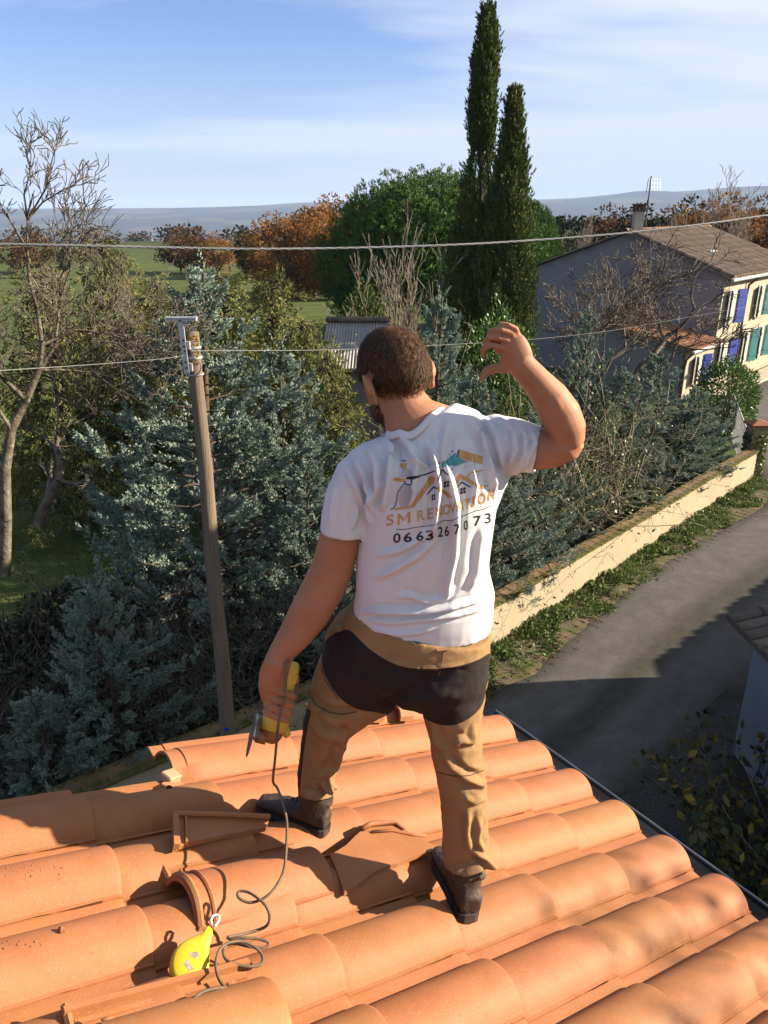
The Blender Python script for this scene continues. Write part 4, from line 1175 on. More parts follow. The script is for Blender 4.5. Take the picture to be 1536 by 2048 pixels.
# --- boots, set on the tiles
def boot(name, heel, toe, up, scale, shaft_to, shaft_w):
    f_ = (toe - heel); f_ -= up * f_.dot(up); f_.normalize(); r_ = f_.cross(up).normalized()
    P_ = lambda a, b_, c: heel + f_ * a * scale + r_ * b_ * scale + up * c * scale
    root = empty(name, tuple(heel)); root.parent = man; root.location = heel - Vector(man.location)
    up_ = MB(); so = MB()
    secs = [(-0.035, 0.036, 0.085), (-0.02, 0.040, 0.105), (0.02, 0.042, 0.118), (0.07, 0.043, 0.112), (0.12, 0.046, 0.088), (0.17, 0.051, 0.070), (0.215, 0.050, 0.062), (0.245, 0.042, 0.056), (0.262, 0.026, 0.045)]
    rings = []
    for a, w, h in secs:
        ring = []
        for k in range(20):
            t_ = 2 * math.pi * k / 20; c_, s_ = math.cos(t_), math.sin(t_)
            ring.append(P_(a, w * math.copysign(abs(c_) ** 0.8, c_), 0.022 + (h - 0.022) * (0.5 + 0.5 * math.copysign(abs(s_) ** 0.75, s_))))
        rings.append(ring)
    up_.loft(rings)
    s0 = P_(0.02, 0, 0.07); s1 = shaft_to
    up_.tube([s0, s0.lerp(s1, 0.5), s1], [0.046 * scale, 0.049, shaft_w], 18)
    mu = voxel(up_, 0.005, 5, 0.5, 'upper'); wrinkle(mu, 0.003, 24, (1, 1, 1), 2.0)
    ring_o = []
    for a, w in [(-0.042, 0.018), (-0.037, 0.031), (-0.02, 0.040), (0.03, 0.042), (0.09, 0.042), (0.15, 0.049), (0.20, 0.051), (0.235, 0.045), (0.258, 0.030), (0.266, 0.012)]:
        ring_o.append((a, w))
    out = [(a, w) for a, w in ring_o] + [(a, -w) for a, w in reversed(ring_o)]
    so.loft([[P_(a, b_, h) for a, b_ in out] for h in (0.0, 0.004, 0.018, 0.03)])
    return root, mu, so, P_
def add_boot(heel, toe, up, scale, shaft_to, shaft_w):
    root, mu, so, P_ = boot('boot', heel, toe, up, scale, shaft_to, shaft_w)
    mat_off = Matrix.Translation(-(Vector(heel)))
    mu.transform(mat_off); o1 = obj('upper', mu, M_boot, root)
    me = so.mesh('sole'); me.transform(mat_off); obj('sole', me, M_sole, root)
    lc = MB()
    for k in range(5):
        a = 0.075 + 0.022 * k; hgt = 0.118 - 0.014 * k
        lc.tube([P_(a, -0.026, hgt - 0.016), P_(a + 0.004, 0.0, hgt + 0.004), P_(a, 0.026, hgt - 0.016)], 0.0028, 6)
    me = lc.mesh('laces'); me.transform(mat_off); obj('laces', me, M_sole, root)
    cl = MB(); c0 = P_(0.005, 0, 0.105); cl.tube([c0 + (shaft_to - c0) * f_ for f_ in (0.15, 0.45, 0.75)], [0.053 * scale, 0.057 * scale, 0.058 * scale], 16)
    cm = voxel(cl, 0.005, 3, 0.5, 'gaiter'); wrinkle(cm, 0.006, 26, (1, 1, 1.6), 5.0); cm.transform(mat_off); obj('gaiter', cm, M_boot, root)
    return root
upn = RN.lerp(Vector((0, 0, 1)), 0.45).normalized()
heelR = roof_px(929, 1826, 0.066); toeR = roof_px(886, 1748, 0.050)
add_boot(heelR, toeR, upn, 0.86, px(930, 1722, 1.642), 0.056)
heelL = roof_px(636, 1660, 0.062); toeL = roof_px(548, 1618, 0.062)
add_boot(heelL, toeL, upn, 0.79, px(630, 1575, 1.829), 0.050)
# ------------------------------------------------------------------ things on the roof
def spline(pts, n=6):
    P_ = [Vector(p) for p in pts]; out = []
    for i in range(len(P_) - 1):
        p0, p1, p2, p3 = P_[max(i-1, 0)], P_[i], P_[i+1], P_[min(i+2, len(P_)-1)]
        for k in range(n):
            t_ = k / n
            out.append(0.5 * ((2 * p1) + (p2 - p0) * t_ + (2 * p0 - 5 * p1 + 4 * p2 - p3) * t_ * t_ + (3 * p1 - p0 - 3 * p2 + p3) * t_ ** 3))
    return out + [P_[-1]]
# --- angle grinder in the left hand
M_yel = mat('tool_yellow', (0.80, 0.52, 0.06), 0.5, 0.4, scale=25, col2=(0.88, 0.62, 0.12), bump=0.05, bscale=80)
layer(M_yel, (0.55, 0.28, 0.13), 14, 0.52, 0.72, fac=0.7)
M_blk = mat('black_plastic', (0.02, 0.02, 0.022), 0.6, 0.4, scale=30, col2=(0.05, 0.04, 0.035))
M_gear = mat('dusty_gear_head', (0.38, 0.17, 0.07), 0.6, 0.4, scale=40, col2=(0.50, 0.24, 0.10), metal=0.2)
M_steel = mat('steel', (0.32, 0.31, 0.30), 0.35, 0.5, scale=20, col2=(0.45, 0.40, 0.36), metal=0.85)
M_disc = mat('cutting_disc', (0.10, 0.09, 0.09), 0.7, 0.3, scale=60, col2=(0.22, 0.17, 0.14))
M_lbl = mat('tool_label', (0.45, 0.33, 0.26), 0.6, 0.3, scale=90, col2=(0.20, 0.13, 0.11), detail=2)
gt = empty('angle_grinder', tuple(GA), 'dusty yellow angle grinder held in the lowered hand', 'grinder')
def axis_loft(mb, secs, flat=0.85, n=22):
    rings = []
    for t_, w, h in secs:
        c = GA + gd * (gl * t_)
        rings.append([c + gr * (math.cos(2*math.pi*k/n) * w) + vw_ * (math.sin(2*math.pi*k/n) * h) for k in range(n)])
    mb.loft(rings)
mb = MB()
axis_loft(mb, [(-0.02, 0.014, 0.014), (0.0, 0.021, 0.021), (0.10, 0.026, 0.026), (0.35, 0.0255, 0.0255), (0.60, 0.028, 0.028), (0.72, 0.034, 0.033), (0.86, 0.0385, 0.037), (0.97, 0.040, 0.038), (1.0, 0.038, 0.036)])
part(gt, 'motor_housing', mb, M_yel, smooth=True)
mb = MB()
axis_loft(mb, [(1.0, 0.031, 0.030), (1.05, 0.030, 0.030), (1.13, 0.024, 0.027), (1.18, 0.013, 0.018)])
hc = GA + gd * (gl * 1.09)
mb.tube([hc - gr * 0.010, hc - gr * 0.036, hc - gr * 0.046], [0.024, 0.024, 0.016], 16)
for a in range(4):
    t_ = a * math.pi / 2 + 0.7
    mb.tube([GA + gd * (gl * 0.99) + gr * (0.027 * math.cos(t_)) + vw_ * (0.027 * math.sin(t_)), GA + gd * (gl * 1.07) + gr * (0.025 * math.cos(t_)) + vw_ * (0.025 * math.sin(t_))], 0.0055, 8)
part(gt, 'gear_head', mb, M_gear, smooth=True)
dn_ = (-gr * 0.985 - vw_ * 0.13 + gd * 0.05).normalized()
dc = px(503, 1470, YG - 0.005)
da = gd - dn_ * gd.dot(dn_); da.normalize(); db = dn_.cross(da)
def disc_ring(r_, o_, n=40): return [dc + dn_ * o_ + (da * math.cos(2*math.pi*k/n) + db * math.sin(2*math.pi*k/n)) * r_ for k in range(n)]
mb = MB(); mb.loft([disc_ring(0.0575, -0.0012), disc_ring(0.0575, 0.0012)]); dso = part(gt, 'disc', mb, M_disc)
mb = MB(); mb.loft([disc_ring(0.012, 0.0013, 20), disc_ring(0.010, 0.006, 20)]); part(dso, 'flange_nut', mb, M_steel)
mb = MB(); mb.loft([disc_ring(0.011, -0.0013, 16), disc_ring(0.011, -0.030, 16)]); part(gt, 'spindle', mb, M_steel)
gv = MB(); n_ = 20; rows = []
for o_, r_ in ((-0.010, 0.0), (-0.010, 0.058), (0.004, 0.060), (0.005, 0.053)):
    row = []
    for k in range(n_ + 1):
        a = R(120) + R(130) * k / n_
        row.append(dc + dn_ * o_ + (da * math.cos(a) + db * math.sin(a)) * max(r_, 0.012))
    rows.append(row)
for i in range(3):
    b0 = len(gv.v); gv.add(rows[i] + rows[i+1], [(k, k+1, n_+1+k+1, n_+1+k) for k in range(n_)])
gme = gv.mesh('guard', True); gme.transform(Matrix.Translation(-GA)); go = obj('guard', gme, M_steel, gt)
sl_ = go.modifiers.new('t', 'SOLIDIFY'); sl_.thickness = 0.002
mb = MB(); c = GA + gd * (gl * 0.97) + gr * 0.034
mb.tube([c - gd * 0.012, c + gr * 0.006 + gd * 0.004, c + gr * 0.004 + gd * 0.014], [0.009, 0.010, 0.006], 10)
part(gt, 'lock_lever', mb, M_yel, smooth=True)
mb = MB(); c0 = GA + gd * (gl * 0.80) - vw_ * 0.0315 + gr * 0.002
mb.add([c0 + gr * x * 0.009 + gd * y * 0.020 + vw_ * (0.0006 * x * x) for x, y in ((-1, -1), (1, -1), (1, 1), (-1, 1))], [(0, 1, 2, 3)])
mb.v = [tuple(Vector(p) - vw_ * 0.0015) for p in mb.v]; part(gt, 'label', mb, M_lbl)
mb = MB(); c0 = GA + gd * (gl * 0.22) + gr * 0.016 - vw_ * 0.014
mb.box(c0, (0.018, 0.012, 0.028), Matrix((gr, vw_, gd)).transposed()); mb.ball(c0 - vw_ * 0.006 - gd * 0.006, 0.0035, 8, 6)
part(gt, 'rear_switch', mb, M_yel)
zc = lambda x, y: (280 + x / 3.49, 1560 + y / 3.49)
air = [(577, 1330, 1.715), (576, 1322, 1.700), (572, 1326, 1.690), (572, 1345, 1.685), (570, 1395, 1.672), (560, 1428, 1.668), (555, 1465, 1.665), (550, 1520, 1.665), (546, 1562, 1.668)]
cp = [px(*p) for p in air]
down = [(960, 60), (1000, 170), (1025, 300), (1022, 450), (1010, 600), (980, 690), (920, 780), (840, 838)]
for i, (x, y) in enumerate(down):
    u, v = zc(x, y); f_ = (i + 1) / len(down)
    h0 = (px(546, 1562, 1.668) - RO).dot(RN)
    cp.append(roof_px(u, v, h0 * (1 - f_) + 0.150 * f_))
lay = [(760, 855, .142), (700, 830, .142), (680, 800, .144), (700, 775, .148), (760, 785, .152), (830, 830, .156), (880, 880, .150), (905, 950, .130), (890, 1010, .110), (830, 1045, .09), (700, 1080, .085), (615, 1096, .085), (640, 1112, .090), (720, 1103, .098), (800, 1105, .100), (880, 1125, .100), (900, 1148, .096), (860, 1170, .090), (760, 1162, .088), (660, 1140, .090), (600, 1160, .090), (582, 1200, .088), (600, 1250, .086), (660, 1285, .086), (760, 1302, .088), (835, 1290, .088), (857, 1245, .090), (830, 1190, .094), (760, 1140, .100), (690, 1125, .104), (610, 1140, .108), (560, 1180, .110), (535, 1240, .108), (530, 1300, .104), (548, 1380, .100), (585, 1435, .098), (640, 1472, .098), (628, 1462, .106), (580, 1452, .110), (500, 1460, .112), (420, 1490, .112), (360, 1550, .112), (310, 1640, .112), (288, 1720, .112), (270, 1800, .112)]
for x, y, h in lay: cp.append(roof_px(*zc(x, y), h))
M_cord = mat('rubber_cord', (0.26, 0.17, 0.10), 0.6, 0.3, scale=40, col2=(0.13, 0.09, 0.065))
mb = MB(); mb.tube(spline(cp, 5), 0.0036, 8); part(gt, 'cord', mb, M_cord, smooth=True)

# --- yellow chalk line reel lying between the tiles
M_ryel = mat('reel_yellow', (0.74, 0.55, 0.015), 0.42, 0.5, scale=20, col2=(0.80, 0.62, 0.03))
layer(M_ryel, (0.45, 0.30, 0.05), 30, 0.60, 0.75, fac=0.5)
rc = roof_px(385, 1925, 0.085)
rl = empty('chalk_line_reel', tuple(rc), 'yellow teardrop chalk line reel lying in the gap beside the loose tile', 'tool')
rnrm = (RN * 0.55 + (CAMV - rc).normalized() * 0.55).normalized()
def on_plane(u, v, p0, n0):
    d = px(u, v, 1.0) - CAMV; return CAMV + d * ((p0 - CAMV).dot(n0) / d.dot(n0))
oz = [(500, 1022), (512, 1050), (500, 1110), (488, 1170), (488, 1240), (484, 1310), (464, 1370), (425, 1418), (370, 1442), (312, 1442), (258, 1415), (222, 1370), (208, 1310), (216, 1240), (246, 1175), (300, 1125), (370, 1090), (430, 1060), (468, 1020), (482, 1008)]
outl = [on_plane(*zc(x, y), rc, rnrm) for x, y in oz]
outl = spline(outl + [outl[0]], 3)[:-1]
cen = sum(outl, Vector()) / len(outl)
def ringo(s_, h): return [cen + (p - cen) * s_ + rnrm * h for p in outl]
mb = MB(); mb.loft([ringo(0.86, -0.034), ringo(0.97, -0.028), ringo(1.0, -0.014), ringo(0.985, -0.004), ringo(0.93, 0.003), ringo(0.82, 0.006), ringo(0.5, 0.0075)])
part(rl, 'case', mb, M_ryel, smooth=True)
mb = MB()
for x, y in ((460, 1098), (308, 1165), (472, 1275), (380, 1400), (250, 1300)):
    p = on_plane(*zc(x, y), rc, rnrm) + rnrm * 0.002; mb.tube([p, p + rnrm * 0.004], 0.0027, 8)
part(rl, 'screw', mb, M_blk)
M_worn = mat('worn_label', (0.60, 0.52, 0.40), 0.7, 0.3, scale=70, col2=(0.28, 0.18, 0.16), detail=3)
mb = MB()
for poly in ([(300, 1290), (330, 1262), (350, 1300), (375, 1330), (340, 1345)], [(340, 1215), (395, 1208), (415, 1240), (385, 1262), (350, 1245)]):
    mb.prism([on_plane(*zc(x, y), rc, rnrm) + rnrm * 0.0078 for x, y in poly], rnrm * -0.003)
part(rl, 'label', mb, M_worn)
mb = MB(); p = on_plane(*zc(495, 1325), rc, rnrm) - rnrm * 0.010; p2 = on_plane(*zc(522, 1318), rc, rnrm) - rnrm * 0.010
mb.tube([p, p2], 0.008, 10); mb.ball(p2, 0.009, 10, 7); part(rl, 'crank', mb, M_steel, smooth=True)
hk = [(498, 1012), (492, 985), (505, 955), (530, 945), (552, 955), (548, 985), (528, 1020), (508, 1022)]
mb = MB(); mb.tube([on_plane(*zc(x, y), rc, rnrm) + rnrm * 0.003 for x, y in hk], 0.0035, 8)
part(rl, 'hook', mb, mat('white_hook', (0.7, 0.66, 0.62), 0.4, 0.5), smooth=True)

# --- loose and broken tiles
def place_loose(name, me, m4, label, group=None):
    o = bpy.data.objects.new(name, me); COL.objects.link(o); o.matrix_world = m4
    return tag(o, label, 'tile', group)
lt = tile_mesh('loose_tile', head=0.02, thick=0.015, tilt=0.0); lt.materials.append(M_tile)
root = empty('loose_roof_tile', (0, 0, 0), 'whole loose tile laid on the roof beside the coiled cord', 'tile')
root.matrix_world = roof_matrix(2.80, 3.66, 0.046, 0.02, 0.0, 0.0)
obj('tile_body', lt, None, root)
# interlocking ribs at its head end
mb = MB()
Lh = TL + 0.02
def prof_pt(s, y, up): return Vector(((s - 1) * TW, y, tile_prof(max(s, 0)) + up))
rib = [prof_pt(s, -Lh + 0.010, -0.002) for s in S_SAMP]; mb.tube(rib, 0.009, 6)
rib = [prof_pt(s, -Lh + 0.050, -0.003) for s in S_SAMP]; mb.tube(rib, 0.006, 6)
mb.box((-TW * 0.985, -Lh / 2, 0.006), (0.012, Lh * 0.97, 0.010))
me = mb.mesh('rib'); obj('rib', me, M_tile, root)
mb = MB()
for s_ in (0.08, 0.30): mb.tube([prof_pt(s_, -Lh + 0.032, -0.002), prof_pt(s_, -Lh + 0.032, 0.0015)], 0.0045, 8)
M_hole = mat('hole_dark', (0.06, 0.03, 0.02), 0.9, 0.1); obj('nail_hole', mb.mesh('nail_hole'), M_hole, root)

root = empty('loose_roof_tile', (0, 0, 0), 'loose tile lying across the bottom edge under the end of the cord', 'tile')
root.matrix_world = roof_matrix(4.52, 4.58, 0.066, -0.03, 0.0, 0.0)
o = bpy.data.objects.new('tile_body', lt); COL.objects.link(o); o.parent = root
mb = MB(); mb.box((-TW * 1.02, -Lh / 2, 0.010), (0.014, Lh * 0.98, 0.026)); mb.box((-TW * 0.9, -Lh * 0.5, 0.006), (0.012, Lh * 0.9, 0.014))
mb.tube([prof_pt(s, -Lh + 0.012, 0.004) for s in S_SAMP], 0.009, 6)
obj('rib', mb.mesh('rib'), M_tile, root)
mb = MB()
for s_, y_ in ((0.12, -0.06), (0.10, -0.25), (0.14, -0.33)): mb.ball(prof_pt(s_, y_, 0.004), (0.007, 0.013, 0.006), 8, 6)
obj('nib', mb.mesh('nib'), M_tile, root)

def shard(name, pts, label, thick=0.014, m=M_tile, cat='tile', grid=None):
    """pts: (u, v, h) outline on the roof"""
    P_ = [roof_px(u, v, h) for u, v, h in pts]; c = sum(P_, Vector()) / len(P_)
    bm = bmesh.new(); vs = [bm.verts.new(p - c) for p in P_]; bm.faces.new(vs)
    bmesh.ops.triangulate(bm, faces=bm.faces[:])
    ex = bmesh.ops.extrude_face_region(bm, geom=bm.faces[:])
    nn = RN
    for e_ in ex['geom']:
        if isinstance(e_, bmesh.types.BMVert): e_.co -= nn * thick
    bmesh.ops.recalc_face_normals(bm, faces=bm.faces)
    me = bpy.data.meshes.new(name); bm.to_mesh(me); bm.free()
    o = obj(name, me, m); o.location = c
    return tag(o, label, cat), c
z6 = lambda x, y: (640 + x / 3.84, 1560 + y / 3.84)
def hb_(x, y): return 0.088 + 0.00003 * (x - 480) - 0.00002 * (y - 560)
bpts = [(80, 575), (200, 500), (270, 430), (310, 395), (320, 350), (380, 322), (580, 312), (660, 372), (690, 412), (815, 415), (830, 480), (895, 505), (880, 545), (790, 560), (700, 595), (600, 640), (520, 655), (430, 695), (330, 770), (190, 862), (130, 700)]
bt_root, c_ = shard('broken_tile', [(*z6(x, y), hb_(x, y)) for x, y in bpts], 'broken tile fragment between the two boots')
mb = MB()
mb.tube([roof_px(*z6(x, y), h) for x, y, h in ((325, 372, .094), (395, 335, .098), (580, 325, .102), (650, 376, .099))], 0.0085, 8)
mb.tube([roof_px(*z6(x, y), h) for x, y, h in ((400, 400, .091), (560, 388, .096), (700, 420, .099), (820, 430, .102))], 0.0055, 8)
part(bt_root, 'rib', mb, M_tile, smooth=True)
# pan tile standing on edge by the left boot
z2 = lambda x, y: (280 + x / 3.49, 1560 + y / 3.49)
pr_, c_ = shard('broken_tile', [(*z2(230, 230), .105), (*z2(560, 235), .105), (*z2(910, 250), .100), (*z2(880, 330), .094), (*z2(570, 385), .094), (*z2(330, 440), .094), (*z2(235, 470), .094)], 'pan of a broken tile lying in shade by the toe of the forward boot')
mb = MB()
mb.tube([roof_px(*z2(x, y), h) for x, y, h in ((240, 232, .112), (560, 238, .112), (905, 255, .107))], 0.0075, 8)
mb.bar(roof_px(*z2(245, 235), .108), roof_px(*z2(255, 465), .097), 0.016, 0.018, up=RN); mb.bar(roof_px(*z2(318, 262), .106), roof_px(*z2(325, 440), .098), 0.006, 0.012, up=RN)
part(pr_, 'rib', mb, M_tile)
# chunk at the cut edge
z1 = lambda x, y: (0 + x / 3.84, 1560 + y / 3.84)
sh_o, c_ = shard('tile_chunk', [(*z1(1160, 130), .04), (*z1(1175, 55), .07), (*z1(1260, 15), .075), (*z1(1400, 15), .072), (*z1(1425, 60), .06), (*z1(1300, 100), .05), (*z1(1220, 125), .045)], 'jagged tile chunk at the cut far edge of the roof', 0.03)
mb = MB(); p = roof_px(*z1(1300, 55), .072); mb.tube([p - RN * 0.004, p + RN * 0.0015], 0.009, 10); part(sh_o, 'nail_hole', mb, M_hole)
shard('tile_chunk', [(742, 1432, .07), (752, 1420, .085), (775, 1418, .085), (770, 1433, .06)], 'pale tile chunk between the legs at the far roof edge', 0.03)
hb = MB(); ring = []
for t_ in range(0, 9):
    a = math.pi * t_ / 8
    c0 = roof_px(788, 1432, 0.045)
    ring.append((c0 - RE * (0.045 * math.cos(a)) + RN * (0.05 * math.sin(a)), c0 - RE * (0.033 * math.cos(a)) + RN * (0.037 * math.sin(a))))
for i in range(8):
    hb.prism([ring[i][0], ring[i+1][0], ring[i+1][1], ring[i][1]], RD * 0.075)
o = hb.build('tile_offcut', M_tile); tag(o, 'curved tile offcut resting on the far roof edge between the legs', 'tile')
# blocks under the verge
M_wood = mat('pale_wood', (0.50, 0.34, 0.18), 0.85, 0.2, scale=6, col2=(0.60, 0.44, 0.26), stretch=(1, 6, 1))
for (u, v), lab, s_ in (((340, 1560), 'pale wooden block at the roof edge behind the tile chunk', (0.05, 0.05, 0.05)), ((132, 1632), 'small cream block sticking up behind the shaded tile', (0.045, 0.05, 0.04))):
    mb = MB(); mb.box((0, 0, 0), s_)
    me = mb.mesh('wooden_block'); bm = bmesh.new(); bm.from_mesh(me); bmesh.ops.bevel(bm, geom=bm.edges[:], offset=0.004, segments=1, affect='EDGES'); bm.to_mesh(me); bm.free()
    o = obj('wooden_block', me, M_wood); m4 = RM.to_4x4(); m4.translation = roof_px(u, v, 0.02); o.matrix_world = m4 @ Matrix.Rotation(0.3, 4, 'Z'); tag(o, lab, 'block')
# crumbs of cut tile, too small to count
rg = random.Random(8); mb = MB()
spots = [(z1(470, 1165), 1, 0.010)] + [(z1(rg.uniform(0, 480), rg.uniform(650, 780)), 1, rg.uniform(.0008, .0022)) for _ in range(34)]
spots += [(z1(rg.uniform(20, 320), rg.uniform(1230, 1300)), 1, rg.uniform(.001, .003)) for _ in range(14)] + [((rg.uniform(560, 960), rg.uniform(1790, 1880)), 1, rg.uniform(.0006, .0014)) for _ in range(26)]
spots += [((rg.uniform(380, 620), rg.uniform(1560, 1610)), 1, rg.uniform(.0007, .0018)) for _ in range(20)] + [((rg.uniform(700, 1400), rg.uniform(1650, 2040)), 1, rg.uniform(.0006, .0012)) for _ in range(40)]
tiles_bvh = []
dgr = bpy.context.evaluated_depsgraph_get(); dgr.update()
for (u, v), _, s_ in spots:
    d = (px(u, v, 1.0) - CAMV).normalized()
    ok, loc, nor, idx_, ob_, mt_ = scene.ray_cast(dgr, CAMV, d)
    if ok and ob_.name.startswith(('roof_tile', 'tile_body')):
        mb.ball(loc + nor * s_ * 0.4, (s_ * rg.uniform(.8, 1.5), s_ * rg.uniform(.7, 1.2), s_ * 0.8), 5, 3, Matrix.Rotation(rg.uniform(0, 3), 3, 'Z'))
o = mb.build('tile_crumbs', M_tile); tag(o, 'crumbs and dust of cut tile scattered over the roof', None, None, 'stuff')
# ------------------------------------------------------------------ utility pole and wires
M_pole = mat('pole_wood', (0.20, 0.145, 0.10), 0.9, 0.15, scale=3.0, col2=(0.30, 0.235, 0.17), detail=8, bump=0.5, bscale=14, stretch=(9, 9, 0.5))
M_galv = mat('galvanised', (0.62, 0.63, 0.66), 0.45, 0.5, scale=12, col2=(0.74, 0.75, 0.78), metal=0.35)
YP = 7.4
pt, pb = px(385, 664, YP), px(462, 1530, YP)
pb = pt + (pb - pt) * ((pt.z + 0.3) / (pt.z - pb.z))
pole = empty('utility_pole', (pb.x, pb.y, 0), 'weathered wooden utility pole standing in front of the blue-grey conifer', 'pole')
mb = MB(); n_ = 14
mb.tube([pb.lerp(pt, k / n_) + Vector((0.008 * math.sin(k * 1.3), 0, 0)) for k in range(n_ + 1)], [0.098 - 0.033 * k / n_ for k in range(n_ + 1)], 18)
part(pole, 'post', mb, M_pole, smooth=True)
zp = lambda x, y, Y=YP - 0.07: px(320 + x / 6.4, 600 + y / 6.4, Y)
mb = MB()
mb.bar(zp(70, 240, YP - 0.10), zp(470, 240, YP - 0.10), 0.05, 0.035); mb.bar(zp(70, 226, YP - 0.10), zp(470, 228, YP - 0.10), 0.075, 0.008)
br = part(pole, 'crossarm', mb, M_galv)
mb = MB()
for k in range(11):
    if 4 < k < 6: continue
    c = zp(88 + k * 36, 258, YP - 0.128); mb.tube([c, c + Vector((0, -0.003, 0))], 0.009, 8)
part(br, 'bolt_hole', mb, mat('sky_white', (0.75, 0.78, 0.82), 0.6, 0.2))
mb = MB(); mb.bar(zp(262, 250, YP - 0.10), zp(345, 935, YP - 0.10), 0.028, 0.045, up=(1, 0, 0)); mb.bar(zp(262, 290, YP - 0.13), zp(342, 935, YP - 0.13), 0.008, 0.05, up=(1, 0, 0))
mb.bar(zp(225, 300, YP - 0.10), zp(325, 300, YP - 0.10), 0.02, 0.05)
up_ = part(pole, 'bracket', mb, M_galv)
mb = MB()
for x, y in ((300, 515), (310, 590), (318, 655), (330, 792), (340, 868), (258, 262)):
    c = zp(x, y, YP - 0.14); mb.tube([c, c + Vector((0, -0.012, 0))], 0.010, 6)
part(up_, 'bolt', mb, M_blk)
mb = MB()
for y in (580, 858): mb.box(zp(352 if y < 700 else 384, y, YP - 0.085), (0.05, 0.05, 0.075))
part(pole, 'spacer', mb, M_galv)
mb = MB()
def strap(v, rad, hh):
    f_ = (v - 664) / (1530 - 664.0); c = pt.lerp(px(462, 1530, YP), f_)
    return [c + Vector((0, 0, s_ * hh / 2)) + Vector((math.cos(a), math.sin(a), 0)) * rad for s_ in (-1, 1) for a in np.linspace(0, 2 * math.pi, 20, endpoint=False)]
for v, r_, h_ in ((704, 0.072, 0.022), (732, 0.074, 0.014), (688, 0.071, 0.02)):
    p_ = strap(v, r_, h_); mb.loft([p_[:20], p_[20:]])
part(pole, 'strap', mb, M_galv)
M_moss = mat('orange_lichen', (0.42, 0.25, 0.02), 0.95, 0.1, island=[(0.25, 0.15, 0.02), (0.50, 0.30, 0.02), (0.60, 0.40, 0.05)])
rg = np.random.default_rng(2); mb = MB()
for k in range(70):
    a = rg.uniform(R(200), R(330)); f_ = 0.005 + 0.055 * rg.uniform() ** 1.6; c = pt.lerp(px(462, 1530, YP), f_)
    mb.ball(c + Vector((math.cos(a), math.sin(a), 0)) * 0.067, tuple(rg.uniform(0.004, 0.013, 3)), 6, 4)
part(pole, 'lichen', mb, M_moss)
mb = MB(); c = pt.lerp(px(462, 1530, YP), (1430 - 664) / 866.0); mb.box(c + Vector((0.01, -0.093, 0)), (0.05, 0.01, 0.03)); part(pole, 'blue_tag', mb, mat('blue_paint', (0.02, 0.07, 0.55), 0.6, 0.3))
M_wire = mat('thin_wire', (0.30, 0.30, 0.29), 0.6, 0.4)
mb = MB(); wp_ = [zp(402, 650), zp(470, 650)] + [px(u, v, Y) for u, v, Y in ((520, 701, 8.0), (640, 700, 9.4), (760, 696, 11), (900, 689, 13), (1060, 679, 16), (1230, 660, 20), (1400, 630, 25), (1536, 606, 30), (1640, 580, 34))]
mb.tube(spline(wp_, 4), [0.0035] * 4 + [0.003] * (4 * (len(wp_) - 2)) + [0.006], 5)
o = mb.build('phone_wire', M_wire); tag(o, 'thin pale phone wire running from the pole behind the worker to the house', 'wire')
mb = MB(); mb.tube(spline([zp(400, 705), zp(300, 712, YP - 0.16), px(320, 718, 6.2), px(200, 728, 4.6), px(-60, 745, 3.0)], 5), 0.0018, 5)
o = mb.build('phone_wire', M_wire); tag(o, 'thin wire leaving the pole bracket towards the picture edge beside the bare tree', 'wire')
mb = MB(); mb.tube(spline([zp(395, 690), zp(405, 720), zp(520, 830), zp(500, 930), zp(440, 965), zp(400, 930)], 6), 0.004, 6)
mb.tube(spline([zp(470, 950), zp(560, 970), zp(640, 930), zp(700, 850)], 6), 0.003, 6); part(pole, 'loose_wire', mb, M_blk, smooth=True)
# twisted overhead cable, high in front of the trees
M_cable = mat('grey_cable', (0.30, 0.30, 0.30), 0.45, 0.5, scale=3, col2=(0.40, 0.40, 0.40))
cab = spline([px(u, v, Y) for u, v, Y in ((-120, 487, 8.6), (0, 488, 8.8), (150, 491, 9.0), (330, 495, 9.3), (500, 498, 9.6), (700, 496, 10.0), (900, 490, 10.4), (1060, 481, 10.8), (1240, 467, 11.2), (1400, 449, 11.6), (1536, 430, 12.0), (1700, 405, 12.4))], 40)
cb = empty('overhead_cable', tuple(cab[0]), 'grey twisted power cable hanging across the view above the garden', 'cable')
for s_ in range(4):
    P_ = []
    for i, p in enumerate(cab):
        a = i * 0.36 + s_ * math.pi / 2
        P_.append(p + Vector((0, math.cos(a), math.sin(a))) * 0.008)
    mb = MB(); mb.tube(P_, 0.0063, 6); part(cb, 'strand', mb, M_cable, smooth=True)
# ------------------------------------------------------------------ plants
def unit(a): return a / (np.linalg.norm(a, axis=-1, keepdims=True) + 1e-9)
def blades(P, D, L_, W_, rg, shape=0.45):
    """diamond leaves: base P, direction D, length and width; returns verts, quads"""
    n = len(P); D = unit(D); L_ = np.broadcast_to(np.asarray(L_, float), (n,))[:, None]; W_ = np.broadcast_to(np.asarray(W_, float), (n,))[:, None]
    S = unit(np.cross(D, rg.normal(size=(n, 3)))) * W_ * 0.5
    nn_ = unit(np.cross(D, S)) * L_ * 0.06
    mid = P + D * L_ * shape
    V_ = np.stack([P, mid + S + nn_, P + D * L_, mid - S + nn_], 1).reshape(-1, 3)
    return V_, (np.arange(n)[:, None] * 4 + np.arange(4)[None, :])
class Leafage:
    def __init__(s): s.v = []; s.f = []; s.n = 0
    def add(s, V_, F_): s.v.append(V_); s.f.append(F_ + s.n); s.n += len(V_); return s
    def mesh(s, name): return mesh_np(name, np.concatenate(s.v), np.concatenate(s.f))
